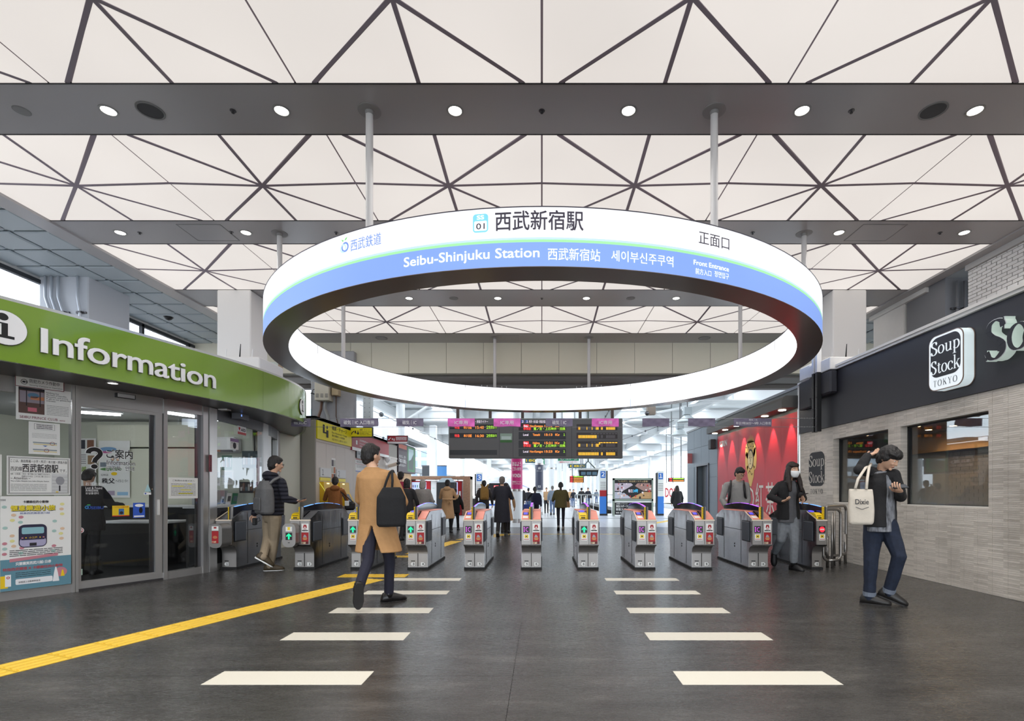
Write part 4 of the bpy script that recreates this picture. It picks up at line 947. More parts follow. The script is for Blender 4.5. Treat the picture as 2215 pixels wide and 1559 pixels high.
desk('service_counter', 'low office counter with white top and dark front inside the door', -7.3, -6.1, 8.45, 9.0, .74, WHITE, DKC)
desk('service_counter', 'long white topped desk along the back of the office', -8.4, -5.85, 9.35, 9.85, .98, WHITE, DKC)
ac = thing('air_conditioner', 'white wall mounted air conditioner at the top of the office', 'air conditioner', (-6.3, 9.9, 1.95)); b = MB(); b.bbox(-6.62, -5.9, 9.95, 10.19, 1.98, 2.28, .03); b.build('housing', WHITE, ac); b = MB(); b.box(-6.58, -5.94, 9.94, 9.97, 1.99, 2.03); b.build('louver', LINE, ac)
b = MB(); b.box(-6.35, -6.0, 9.4, 9.9, .98, 1.25); tag(b.build('printer', mat('printer_grey', (190, 192, 195), .5)), 'pale office machine standing on the rear desk', 'printer')
cc = thing('counter_glass_side', 'low counter shelf just behind the right booth glass', 'counter', (-5.4, 8.6, 0)); b = curvestrip([p + V((-.14, 0, 0)) for p in WALC], WS, wps(466) + .03, wps(560), .96, 1.0, .38); b.build('shelf', WHITE, cc); b = curvestrip([p + V((-.18, 0, 0)) for p in WALC], WS, wps(466) + .05, wps(558), 0, .96, .3); b.build('body', DKC, cc)
for i, px in enumerate((472, 482, 500, 512, 522, 533)):
    s = wps(px); p, d = at_s(WALC, WS, s); n_ = V((d.y, -d.x, 0)); a = p - n_ * .26; w = (.05, .17, .05, .06, .13, .16)[i]; h = (.2, .2, .12, .14, .2, .2)[i]
    t = thing('brochure_stand', ['thin leaning brochure at the left end of the counter shelf', 'white leaflet with photo standing on the counter shelf', 'small clear leaflet holder in the middle of the counter shelf', 'small leaflet stack right of the clear holder', 'white notice card in the counter shelf row', 'green framed leaflet at the right end of the counter shelf'][i], 'brochure', (a.x, a.y, 1.0))
    sheet(t, 'card', (PAPER, PAPER, mat('acrylic', (180, 190, 195), .3), PAPER, PAPER, mat('brochure_green', (50, 120, 80), .6))[i], (a.x, a.y, 1.0), d, (-n_.x * -.15, -n_.y * -.15, 1), w, h, .01)
    F = Flat(V((a.x, a.y, 1.0)) + n_ * .014, d, (-n_.x * -.15, -n_.y * -.15, 1)); F.rect((LINE, mat('pt3', (90, 110, 120), .6))[i % 2], w * .15, h * .3, w * .85, h * .75, 1); F.done(t)
# wall closing the booth toward the fare machines
m = MB(); m.box(-6.3, -5.71, 12.34, 12.6, 0, 3.0); m.build('trim_8', mat('grey_beige_wall', (168, 162, 154), .6), kind='structure')
# ================================================================ SOUP SHOP (right wall)
SX = 5.3
def ribbon(pts, thick, thin, closed=False):
    """calligraphic stroke: thick when vertical, thin when horizontal; returns list of quads (2d)"""
    out = []; n = len(pts); L_ = []; R_ = []
    for i, p in enumerate(pts):
        a = pts[(i - 1) % n] if (closed or i > 0) else p; b = pts[(i + 1) % n] if (closed or i < n - 1) else p
        dx, dy = b[0] - a[0], b[1] - a[1]; l = math.hypot(dx, dy) or 1; dx /= l; dy /= l
        w = thin + (thick - thin) * abs(dy) ** 1.3; L_.append((p[0] - dy * w / 2, p[1] + dx * w / 2)); R_.append((p[0] + dy * w / 2, p[1] - dx * w / 2))
    for i in range(n if closed else n - 1):
        j = (i + 1) % n; out.append([L_[i], R_[i], R_[j], L_[j]])
    return out
def spl(pts, n=7): return [(p.x, p.y) for p in catmull([(a, b, 0) for a, b in pts], n)]
def ell(cx, cy, rx, ry, a0=0, a1=360, n=28): return [(cx + rx * math.cos(math.radians(a0 + (a1 - a0) * k / n)), cy + ry * math.sin(math.radians(a0 + (a1 - a0) * k / n))) for k in range(n + (0 if a1 - a0 == 360 else 1))]
def bar(x0, y0, x1, y1): return [[(x0, y0), (x1, y0), (x1, y1), (x0, y1)]]
TK, TN = .088, .028
def st(x, y0, y1, w=TK): return bar(x - w / 2, y0, x + w / 2, y1)
def sf(x, y, w=.2, t=.022): return bar(x - w / 2, y, x + w / 2, y + t)
def glyph(ch):
    R = []
    if ch == 'S':
        R = ribbon(spl([(.40, .56), (.36, .66), (.24, .705), (.12, .65), (.09, .53), (.17, .43), (.30, .34), (.39, .24), (.38, .10), (.25, .00), (.12, .03), (.05, .15)]), .12, .03) + bar(.395, .50, .42, .71) + bar(.03, 0, .055, .2); a = .48
    elif ch == 'o': R = ribbon(ell(.22, .23, .17, .225), .095, .025, True); a = .45
    elif ch == 'u': R = st(.11, .12, .46) + sf(.07, .44, .12) + ribbon(spl([(.11, .14), (.14, .04), (.22, .01), (.33, .08)]), .08, .035) + st(.37, 0, .46) + sf(.33, .44, .12) + sf(.41, 0, .12); a = .5
    elif ch == 'p': R = st(.11, -.22, .46) + sf(.07, .44, .12) + sf(.11, -.23, .22) + ribbon(ell(.22, .23, .17, .225, -150, 150), .095, .03); a = .46
    elif ch == 't': R = st(.14, .08, .56) + bar(.03, .43, .28, .455) + ribbon(spl([(.14, .1), (.17, .02), (.23, .0), (.3, .06)]), .08, .03); a = .32
    elif ch == 'c': R = ribbon(ell(.22, .23, .17, .225, 35, 320), .095, .025) + [[(p[0], p[1]) for p in ell(.35, .34, .04, .04, 0, 360, 10)]]; a = .4
    elif ch == 'k': R = st(.11, 0, .72) + sf(.07, .70, .12) + sf(.11, 0, .2) + ribbon([(.16, .2), (.37, .45)], .04, .03) + [[(.19, .27), (.27, .31), (.45, .0), (.34, .0)]] + sf(.37, .44, .16) + sf(.39, 0, .16); a = .48
    elif ch == 'T': R = st(.3, 0, .7, .09) + bar(.04, .67, .56, .7) + bar(.04, .54, .065, .7) + bar(.535, .54, .56, .7) + sf(.3, 0, .26); a = .6
    elif ch == 'O': R = ribbon(ell(.34, .35, .28, .345), .11, .028, True); a = .68
    elif ch == 'K': R = st(.14, 0, .7, .09) + sf(.14, 0, .24) + sf(.14, .68, .24) + ribbon([(.19, .3), (.5, .68)], .04, .03) + [[(.25, .38), (.34, .46), (.6, .0), (.47, .0)]] + sf(.5, .68, .2) + sf(.53, 0, .22); a = .66
    elif ch == 'Y': R = st(.32, 0, .34, .09) + sf(.32, 0, .26) + [[(.06, .69), (.16, .69), (.365, .33), (.275, .33)]] + ribbon([(.55, .69), (.33, .32)], .04, .03) + sf(.12, .68, .22) + sf(.53, .68, .2); a = .64
    else: a = .3
    return R, a
def serif(s, h, o, right, up, w=None, track=0.0, th=0.0, mb=None, skew=0):
    """serif lettering, cap height h"""
    sc = h / .7; x = 0; Q = []
    for ch in s:
        R, a = glyph(ch); Q += [[(p[0] + x, p[1]) for p in q] for q in R]; x += a + track
    tot = x - track; sx = sc if w is None else w / tot; right = V(right).normalized(); up = V(up).normalized(); n = right.cross(up); o = V(o); mb = mb or MB()
    for i, q in enumerate(Q):
        pts = [o + right * (p[0] * sx) + up * (p[1] * sc) + n * (.0002 * (i % 7)) for p in q]
        if th: mb.prism(pts, (0, 0, 0), n * th)
        else: mb.add(pts, [tuple(range(len(pts)))])
    return mb
wins = [(7.92, 9.41), (6.14, 7.654)]; WZ0, WZ1 = 1.035, 2.18
m = MB(); xb0, xb1 = SX + .0035, SX + .13
m.box(xb0, xb1, 2.6, 10.62, 0, WZ0); m.box(xb0, xb1, 2.6, 10.62, WZ1, 2.42)
for a, b_ in ((2.6, wins[1][0]), (wins[1][1], wins[0][0]), (wins[0][1], 10.62)): m.box(xb0, xb1, a, b_, WZ0, WZ1)
SW = m.build('wall_right_shop', mat('tile_grout', (226, 221, 214), .8), kind='structure')
def tile_material():
    m_ = bpy.data.materials.new('beige_tile'); m_.use_nodes = True; nt = m_.node_tree; N = nt.nodes; L = nt.links; b = N['Principled BSDF']
    tc = N.new('ShaderNodeTexCoord'); mp = N.new('ShaderNodeMapping'); mp.inputs['Scale'].default_value = (1, 1 / .205, 1 / .0243); L.new(tc.outputs['Object'], mp.inputs[0])
    fl = N.new('ShaderNodeVectorMath'); fl.operation = 'FLOOR'; L.new(mp.outputs[0], fl.inputs[0]); wn = N.new('ShaderNodeTexWhiteNoise'); wn.noise_dimensions = '3D'; L.new(fl.outputs[0], wn.inputs['Vector'])
    n2 = N.new('ShaderNodeTexNoise'); n2.inputs['Scale'].default_value = 1.3; n2.inputs['Detail'].default_value = 4; L.new(tc.outputs['Object'], n2.inputs['Vector'])
    n3 = N.new('ShaderNodeTexNoise'); n3.inputs['Scale'].default_value = 1; mp3 = N.new('ShaderNodeMapping'); mp3.inputs['Scale'].default_value = (30, 12, 160); L.new(tc.outputs['Object'], mp3.inputs[0]); L.new(mp3.outputs[0], n3.inputs['Vector'])
    a = N.new('ShaderNodeMath'); a.operation = 'MULTIPLY_ADD'; a.inputs[1].default_value = .35; L.new(wn.outputs['Value'], a.inputs[0]); L.new(n2.outputs[0], a.inputs[2])
    a2 = N.new('ShaderNodeMath'); a2.operation = 'MULTIPLY_ADD'; a2.inputs[1].default_value = .25; L.new(n3.outputs[0], a2.inputs[0]); L.new(a.outputs[0], a2.inputs[2])
    cr = N.new('ShaderNodeValToRGB'); e = cr.color_ramp.elements; e[0].position = .45; e[0].color = lin((178, 169, 158)); e[1].position = 1.1; e[1].color = lin((228, 219, 208)); L.new(a2.outputs[0], cr.inputs[0]); L.new(cr.outputs[0], b.inputs['Base Color']); b.inputs['Roughness'].default_value = .55
    return m_
TILE = tile_material(); tiles = []
ncol = int((10.6 - 3.0) / .205)
for c in range(ncol + 1):
    ya = 10.6 - (c + 1) * .205; yb = ya + .205; 
    for r in range(99):
        za = r * .0243 + .004; zb = za + .0203
        segs = [(ya + .002, yb - .002)]
        for (wa, wb_) in wins:
            if zb > WZ0 and za < WZ1:
                ns = []
                for a, b_ in segs:
                    if b_ <= wa or a >= wb_: ns.append((a, b_)); continue
                    if a < wa: ns.append((a, wa))
                    if b_ > wb_: ns.append((wb_, b_))
                segs = ns
        for a, b_ in segs:
            if b_ - a > .02: tiles.append((a, b_, za, zb))
vis = sorted([t for t in tiles if t[0] > 5.55], key=lambda t: t[0])[:296]; vs_ = set(vis)
for t in vis:
    q = MB(); q.box(SX - random.uniform(0, .0015), SX + .009, *t); q.build('tile', TILE, SW)
q = MB()
for t in tiles:
    if t not in vs_: q.box(SX - random.uniform(0, .0015), SX + .009, *t)
for (wa, wb_) in wins:   # tiled reveal of each window opening
    for r in range(47): za = WZ0 + r * .0243; q.box(SX + .0, SX + .10, wb_ - .004, wb_ + .001, za + .002, za + .022); q.box(SX + .0, SX + .10, wa - .001, wa + .004, za + .002, za + .022)
q.build('tile', TILE, SW, kind='stuff')
# windows
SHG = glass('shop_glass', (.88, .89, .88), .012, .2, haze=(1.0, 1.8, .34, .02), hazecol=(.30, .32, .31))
for i, (wa, wb_) in enumerate(wins):
    f = MB(); x = SX + .10; f.box(x, x + .05, wb_ - .035, wb_ - .005, WZ0, WZ1); f.box(x, x + .05, wa + .005, wa + .008, WZ0, WZ1); f.box(x, x + .05, wa, wb_, WZ0, WZ0 + .008); f.box(x, x + .05, wa, wb_, WZ1 - .02, WZ1)
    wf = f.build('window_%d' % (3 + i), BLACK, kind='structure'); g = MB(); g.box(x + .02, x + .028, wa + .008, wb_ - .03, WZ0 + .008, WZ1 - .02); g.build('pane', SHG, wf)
# shop interior
m = MB(); IB = mat('shop_dark_wall', (66, 62, 60), .7, noise=.08)
m.box(SX + .14, 9.6, 12.0, 12.1, 0, 2.45); m.box(9.5, 9.6, 2.6, 12.1, 0, 2.45); m.box(SX + .14, 9.6, 2.6, 2.7, 0, 2.45); m.box(5.6, 5.7, 10.55, 12.1, 0, 2.45); m.build('wall_shop_inner', IB, kind='structure')
m = MB(); m.box(SX + .13, 9.6, 2.6, 12.1, 2.45, 2.5); m.build('ceiling_shop', mat('shop_ceiling_brown', (120, 92, 66), .7), kind='structure')
m = MB(); m.box(SX + .14, 9.6, 2.6, 12, .001, .004); m.build('floor_shop', mat('shop_floor', (60, 54, 50), .5), kind='structure')
m = MB(); m.box(8.1, 8.25, 5.0, 11.9, 2.05, 2.44); tag(m.build('bulkhead_panel', mat('shop_tan_panel', (176, 142, 100), .7)), 'tan bulkhead panel glowing under the shop ceiling lights behind the right window', 'panel')
brk = thing('inner_brick_wall', 'dark brick wall inside the shop behind the right window', 'wall', (8.3, 5, 0)); m = MB(); m.box(8.3, 8.4, 5.0, 11.9, 0, 2.05); m.build('backing', IB, brk)
m = MB(); 
for r in range(27):
    for c in range(32): y = 5.0 + c * .21 + (.105 if r % 2 else 0); m.box(8.285, 8.3, y, y + .2, r * .075, r * .075 + .066)
m.build('brick', mat('shop_brick', (104, 96, 88), .8, noise=.15, nscale=5), brk, kind='stuff')
LWARM = mat('warm_lamp', (255, 214, 160), .3, emit=60)
k = 0
for x, y in ((7.0, 9.66), (7.62, 10.2), (6.97, 9.03), (7.62, 9.59), (6.96, 8.45), (7.0, 11.2)):
    t = thing('shop_downlight', ['warm downlight in the shop ceiling near the far end of the right window', 'warm shop downlight set deeper in, second in the zigzag', 'warm shop downlight close to the right window glass', 'warm shop downlight set deeper in behind the tan panel', 'warm shop downlight nearest the right end of the window', 'warm shop downlight behind the left window'][k], 'downlight', (x, y, 2.45)); a = MB(); ring_lathe(a, (x, y, 2.45), [(.07, 0), (.07, -.01), (.055, -.01), (.055, 0)]); a.build('rim', WHITE, t); a = MB(); a.disc((x, y, 2.443), .055, (0, 0, 1), .003); a.build('lamp', LWARM, t); lamp_light(t, (0, 0, -.03), 60, 150, (1, .72, .45)); k += 1
t = thing('table_lamp', 'small glowing lamp low inside the shop behind the right window', 'lamp', (6.9, 7.3, .9)); a = MB(); a.ball((6.9, 7.3, 1.33), .02); a.build('bulb', LWARM, t); a = MB(); a.tube([(6.9, 7.3, .9), (6.9, 7.3, 1.31)], .008, 6); a.build('stem', DSTEEL, t)
t = thing('shop_table', 'dark table inside the shop under the small lamp', 'table', (6.9, 7.3, 0)); a = MB(); a.bbox(6.5, 7.4, 6.8, 7.8, .86, .9); a.build('top', mat('walnut', (70, 50, 38), .5), t); a = MB(); a.cyl((6.95, 7.3), .04, .02, .86); a.build('leg', BLACK, t); a = MB(); a.cyl((6.95, 7.3), .25, 0, .02, 20); a.build('base', BLACK, t)
# fascia
FASC = mat('charcoal_fascia', (46, 46, 53), .5, bump=.05, bscale=300)
m = MB(); m.box(SX - .03, SX + .12, 2.6, 10.6, 2.41, 3.40); FA = m.build('trim_9', FASC, kind='structure')
m = MB(); m.box(SX - .07, SX + .2, 2.6, 9.2, 3.40, 3.475); m.box(SX - .09, SX + .2, 2.6, 9.2, 3.44, 3.478); m.box(SX - .07, SX + .2, 9.2, 10.6, 3.40, 3.44); m.build('trim_10', WPAINT, kind='structure')
m = MB(); m.bbox(5.12, SX - .03, 9.2, 9.95, 2.98, 3.40, .03); m.bbox(5.16, SX - .03, 9.95, 10.4, 2.85, 3.40, .02); m.build('trim_11', FASC, kind='structure')
m = MB(); m.bbox(5.12, SX + .3, 9.2, 9.95, 3.40, 3.62, .01); m.bbox(5.16, SX + .3, 9.95, 10.4, 3.40, 3.70, .04); m.build('trim_12', WPAINT, kind='structure')
t = thing('signal_post', 'black slotted channel post on the shop fascia holding the banner wires', 'post', (5.09, 9.55, 2.35))
for y0 in (9.5, 9.62):
    a = MB(); a.box(5.05, 5.13, y0, y0 + .07, 2.33, 3.42); a.build('channel', mat('post_black', (18, 18, 20), .4), t)
a = MB(); a.box(5.05, 5.13, 9.5, 9.56, 3.42, 4.0); a.box(5.05, 5.13, 9.63, 9.69, 3.42, 4.0); a.build('upper_channel', WPAINT, t)
a = MB()
for z in (2.42, 2.5, 2.6, 2.75, 2.95, 3.15): a.cyl((5.045, 9.54), .012, z, z + .015, 6); a.cyl((5.045, 9.66), .012, z, z + .015, 6)
a.build('bolt', DSTEEL, t)
t = thing('junction_plate', 'white plate with two metal studs beside the ring on the right column', 'plate', (5.9, 10.3, 3.8)); a = MB(); a.box(5.9, 5.945, 10.905, 11.3, 3.74, 4.05); a.build('plate', WPAINT, t); a = MB(); a.tube([(5.9, 11.0, 3.98), (5.82, 11.0, 3.98)], .03, 8); a.tube([(5.9, 11.0, 3.82), (5.82, 11.0, 3.82)], .03, 8); a.build('stud', STEEL, t)
# square light-box sign
SGW = emis('sign_glow_white', (222, 236, 240), .62); SGF = emis('sign_face_white', (232, 240, 246), .78)
sg = thing('shop_sign', 'glowing rounded square light box sign reading Soup Stock TOKYO on the dark fascia', 'sign', (SX - .03, 6.58, 2.53))
yc, zc, wS, hS = 6.58, 2.885, .56, .71
rr = rrect(wS, hS, .11, 7, 0, 0)
def ywall(pts, x): return [(x, yc - p[0], zc + p[1]) for p in pts]
b = MB(); b.rings([ywall(rr, SX - .031), ywall(rr, 5.135)], cap=True); b.build('box', SGW, sg)
b = MB(); b.rings([ywall(rrect(wS + .012, hS + .012, .115, 7), SX - .04), ywall(rrect(wS + .012, hS + .012, .115, 7), SX - .03)]); b.rings([ywall(rrect(wS + .004, hS + .004, .112, 7), 5.136), ywall(rrect(wS + .004, hS + .004, .112, 7), 5.128)]); b.build('edge_trim', mat('bronze_trim', (150, 130, 118), .4, .4), sg)
b = MB(); b.add(ywall(rrect(wS - .015, hS - .015, .105, 7), 5.1265), [tuple(range(32))]); b.build('face', SGF, sg)
FW_, FH_ = wS * .9, hS * .72
def sq_logo(parent, x, y_far, y_near, z0, z1, mdark, mlight, mtext, tokyo=True, tz=None, texture=None):
    """dark rounded square with light Soup / Stock, seen from the left (-X) side"""
    w = y_far - y_near; h = z1 - z0; yc_ = (y_far + y_near) / 2; zc_ = (z0 + z1) / 2
    rq = rrect(w, h, w * .24, 7); b = MB(); b.add([(x, yc_ - p[0], zc_ + p[1]) for p in rq], [tuple(range(len(rq)))]); b.build('dark_square', mdark, parent)
    s = serif('Soup', h * .32, (x - .003, y_far - w * .01, zc_ + h * .08), (0, -1, 0), (0, 0, 1), w=w * .985); serif('Stock', h * .32, (x - .003, y_far - w * .01, zc_ - h * .40), (0, -1, 0), (0, 0, 1), w=w * .985, mb=s); s.build('lettering', mlight, parent)
    tz0, tz1 = tz; serif('TOKYO', tz1 - tz0, (x - .002, y_far - w * .1, tz0), (0, -1, 0), (0, 0, 1), w=w * .8, track=.14).build('lettering', mtext, parent)
sq_logo(sg, 5.124, yc + .245, yc - .245, zc - .19, zc + .325, mat('sign_charcoal', (48, 50, 58), .5), SGF, MATS['sign_charcoal'], tz=(zc - .305, zc - .225))
wl_ = thing('wall_lettering', 'black Soup Stock TOKYO emblem painted on the beige tiles beside the railing', 'sign', (SX, 10, 1.2))
sq_logo(wl_, SX - .004, 10.27, 9.70, 1.335, 1.99, mat('paint_charcoal', (44, 44, 48), .6), mat('paint_pale', (205, 200, 192), .6), MATS['paint_charcoal'], tz=(1.185, 1.275))
# channel letters S and o
CHL = emis('channel_glow', (205, 222, 212), .5); CHF = mat('channel_face', (36, 37, 43), .45)
for ch, y0, h, w, z in (('S', 6.02, .44, .30, 2.72), ('o', 5.735, .44, .29, 2.75)):
    t = thing('channel_letter', 'raised backlit letter %s with dark face and pale glowing sides on the fascia' % ch, 'letter', (SX - .03, y0, z))
    R, a = glyph(ch); 
    serif(ch, h, (SX - .033, y0, z), (0, -1, 0), (0, 0, 1), w=w, th=.115).build('glowing_side', CHL, t)
    serif(ch, h * 1.0, (SX - .15, y0, z), (0, -1, 0), (0, 0, 1), w=w, th=.002).build('rim', mat('rim_white', (225, 230, 232), .4), t)
    s_ = MB(); TKs = serif(ch, h * .965, (SX - .156, y0 - .006, z + .008), (0, -1, 0), (0, 0, 1), w=w * .955, th=.001); TKs.build('face', CHF, t)

# ================================================================ RED POSTER WALL
KX = 5.33
m = MB(); m.box(KX + .01, KX + .25, 10.62, 15.72, 0, 3.38); m.box(KX + .01, KX + .25, 15.72, 16.55, 0, 3.38); m.box(KX + .01, KX + .25, 17.75, 19.0, 0, 3.38); m.box(KX + .01, KX + .25, 16.55, 17.75, 2.1, 3.38); KW = m.build('wall_right_far', mat('slate_wall', (118, 128, 136), .4, .2), kind='structure')
m = MB(); m.box(KX - .02, KX + .3, 10.66, 19.0, 3.38, 3.44); m.build('trim_13', mat('grey_cap', (150, 152, 154), .4), kind='structure')
SLATE = mat('slate_panel', (122, 132, 140), .38, .25)
for (a, b_, c, d) in [(y, min(y + .8, 19.0), z, z2) for y in (15.72, 16.52, 17.32, 18.12) for z, z2 in ((0, .9), (.9, 1.7), (1.7, 2.1), (2.1, 2.74), (2.74, 3.38))]:
    if not (a < 17.75 and b_ > 16.55 and d <= 2.1): q = MB(); q.box(KX, KX + .012, a + .005, b_ - .005, c + .005, d - .005); q.build('cladding_panel', SLATE, KW)
m = MB(); m.box(KX + .0, KX + .012, 10.7, 15.7, 2.9, 3.38); m.build('cladding_panel', mat('grey_green_panel', (116, 118, 112), .5), KW)
d2_ = thing('door_2', None, None, (KX, 17.1, 0)); d2_['kind'] = 'structure'
m = MB(); m.box(KX - .03, KX + .02, 16.5, 16.56, 0, 2.12); m.box(KX - .03, KX + .02, 17.74, 17.8, 0, 2.12); m.box(KX - .03, KX + .02, 16.5, 17.8, 2.1, 2.16); m.build('door_frame', DSTEEL, d2_)
m = MB(); m.box(KX + .12, KX + .15, 16.56, 17.2, 0, 2.1); m.build('door_leaf', mat('door_navy', (30, 44, 74), .4), d2_); m = MB(); m.box(KX + .16, KX + .19, 17.1, 17.74, 0, 2.1); m.build('door_leaf', mat('door_steel', (110, 112, 115), .35, .5), d2_)
m = MB(); m.box(KX + .3, KX + .9, 16.2, 18.0, 0, 2.3); m.build('trim_14', BLACK, kind='structure')
REDP = mat('poster_red', (196, 34, 46), .42)
ks = thing('wall_poster', 'large red wall advertisement with gold figure head and white lettering, lit from above', 'poster', (KX, 13.2, 0))
n = 6; y = 10.7; st_ = (15.68 - 10.7) / n
for k in range(n): q = MB(); q.box(KX - .004, KX + .012, y + .002, y + st_ - .002, 0.02, 2.9); q.build('poster_panel', REDP, ks); y += st_
KF = Flat((KX - .005, 15.68, 0), (0, -1, 0), (0, 0, 1))
def ky(px): return 15.68 - KX * FPX / (px - CX)
KWH = mat('poster_white', (232, 228, 222), .5)
KF.text('KIRIN', .17, KWH, 15.68 - 15.5, 2.57, w=.62, bold=.03)
GOLD = mat('poster_gold', (222, 184, 96), .5); GDK = mat('poster_brown', (60, 30, 24), .6); GPALE = mat('poster_cream', (236, 214, 160), .5)
cx = 15.68 - 13.2
for k in range(7): a = -1 + k / 3.0; KF.poly(GOLD, [(cx + a * .16 - .03, 2.48), (cx + a * .16 + .03, 2.48), (cx + a * .22, 2.48 + .24 - abs(a) * .1)], 2)
KF.disc(GDK, cx, 2.22, .36, .36, 1); KF.disc(GOLD, cx - .02, 2.3, .33, .26, 2); KF.disc(GOLD, cx - .24, 2.02, .11, .24, 2); KF.disc(GOLD, cx + .26, 2.06, .11, .28, 2); KF.disc(GDK, cx, 2.06, .19, .26, 3); KF.disc(GPALE, cx - .01, 2.05, .155, .23, 4)
KF.poly(GOLD, [(cx - .24, 1.9), (cx + .24, 1.88), (cx + .2, 1.62), (cx + .04, 1.36), (cx - .06, 1.38), (cx - .2, 1.64)], 2)
for a, b_ in ((-.07, 2.1), (.05, 2.1)): KF.disc(GDK, cx + a, b_, .02, .012, 5)
KF.rect(GDK, cx - .05, 1.94, cx + .03, 1.952, 5); KF.rect(GDK, cx - .015, 2.0, cx - .003, 2.07, 5)
for k in range(8): a = k * .8; KF.disc(GDK, cx - .12 + .035 * k, 1.72 + .05 * math.sin(a), .012, .02, 5); KF.disc(GDK, cx - .28 + .075 * k, 2.38 + .07 * math.sin(a * 2), .03, .012, 5)
for i, (ch, p0, p1) in enumerate((('午', 1560, 1574), ('後', 1577, 1594), ('の', 1613, 1632), ('紅', 1635, 1652), ('茶', 1657, 1677))):
    ya, yb = ky(p0), ky(p1); ya, yb = KX * FPX / (p0 - CX), KX * FPX / (p1 - CX); z0 = .72; KF.text(ch, .68, KWH, 15.68 - ya, z0, w=ya - yb, bold=.006, l=3)
KF.done(ks, 'print')
# light ledge over the poster
LG = mat('ledge_grey', (98, 96, 92), .45)
lg = thing('light_ledge', 'grey projecting ledge over the red advertisement with round lamps beneath', 'canopy', (5.0, 10.7, 2.95))
pr_ = [(KX - .001, 2.97), (4.97, 2.97), (4.97, 3.12), (5.0, 3.19), (5.06, 3.22), (KX - .001, 3.22)]
b = MB(); b.prism([(x, 10.72, z) for x, z in pr_], (0, 0, 0), (0, 4.9, 0)); b.build('ledge', LG, lg)
SPOTM = mat('ledge_lamp', (255, 244, 226), .3, emit=14)
for k in range(6):
    y = 11.05 + k * .86; b = MB(); b.disc((5.13, y, 2.958), .075, (0, 0, 1), .01, 20); b.build('lamp', SPOTM, lg)
    sl = bpy.data.lights.new('ledge_spot', 'SPOT'); sl.energy = 75; sl.spot_size = math.radians(50); sl.spot_blend = .5; sl.color = (1, .88, .78); sl.shadow_soft_size = .02
    so = bpy.data.objects.new('ledge_spot', sl); COL.objects.link(so); so.location = (5.17, y, 2.93); so.parent = lg; so.location = (5.17 - 5.0, y - 10.7, 2.93 - 2.95)
    so.rotation_euler = V((.11, 0, -1)).to_track_quat('-Z', 'Y').to_euler()
for y, l in ((15.85, 'small dark speaker box on the slate wall at the far end of the red advertisement'),):
    t = thing('wall_speaker', l, 'speaker', (KX - .1, y, 2.6)); b = MB(); b.bbox(KX - .16, KX, y, y + .25, 2.55, 2.85, .02); b.build('housing', mat('speaker_dark', (60, 62, 66), .5), t); b = MB(); b.box(KX - .02, KX, y - .03, y, 2.6, 2.8); b.build('bracket', DSTEEL, t)
b = MB(); b.cyl((KX - .03, 10.66), .035, 0, 3.42, 12); tag(b.build('corner_pole', mat('chrome_pole', (200, 202, 205), .2, .9)), 'shiny vertical pole between the shop tiles and the red advertisement', 'pole')
t = thing('wall_sign', 'small pink and white blade sign on the slate wall above the lift door', 'sign', (KX - .1, 18.4, 2.3)); b = MB(); b.box(KX - .16, KX, 18.35, 18.4, 2.25, 2.6); b.build('plate', mat('sign_pink', (210, 120, 120), .5), t)
# steel railing at the end gate
RS = mat('rail_steel', (150, 146, 142), .3, .85)
rl = thing('railing', 'bent steel tube railing between gate 10 and the tiled wall', 'railing', (4.9, 8.5, 0))
def hoop(p0, p1, z0, z1, r=.022, rc=.09):
    p0 = V(p0); p1 = V(p1); d = (p1 - p0).normalized(); pts = []
    def arc(c, u, v):
        for k in range(6): a = PI / 2 * k / 5; pts.append(c + u * math.cos(a) * rc + v * math.sin(a) * rc)
    Z = V((0, 0, 1)); q0 = V((p0.x, p0.y, 0)); q1 = V((p1.x, p1.y, 0))
    arc(q0 + d * rc + Z * (z0 + rc), -Z, -d); arc(q0 + d * rc + Z * (z1 - rc), -d, Z); arc(q1 - d * rc + Z * (z1 - rc), Z, d); arc(q1 - d * rc + Z * (z0 + rc), d, -Z); pts.append(pts[0])
    b = MB(); b.tube(pts, r, 10); return b
hoop((4.46, 8.2, 0), (4.78, 8.28, 0), .13, .94).build('tube_hoop', RS, rl, smooth=True)
hoop((4.62, 8.42, 0), (5.2, 8.85, 0), .16, .98).build('tube_hoop', RS, rl, smooth=True)
for x, y, z in ((4.62, 8.24, .9), (4.86, 8.6, .95), (5.02, 8.72, .95)):
    b = MB(); b.tube([(x, y, 0), (x, y, z)], .018, 8); b.build('upright', RS, rl, smooth=True)
for x, y in ((4.66, 8.45), (5.18, 8.84)):
    b = MB(); b.tube([(x, y, 0), (x, y, .5)], .024, 10); b.build('post', RS, rl, smooth=True)
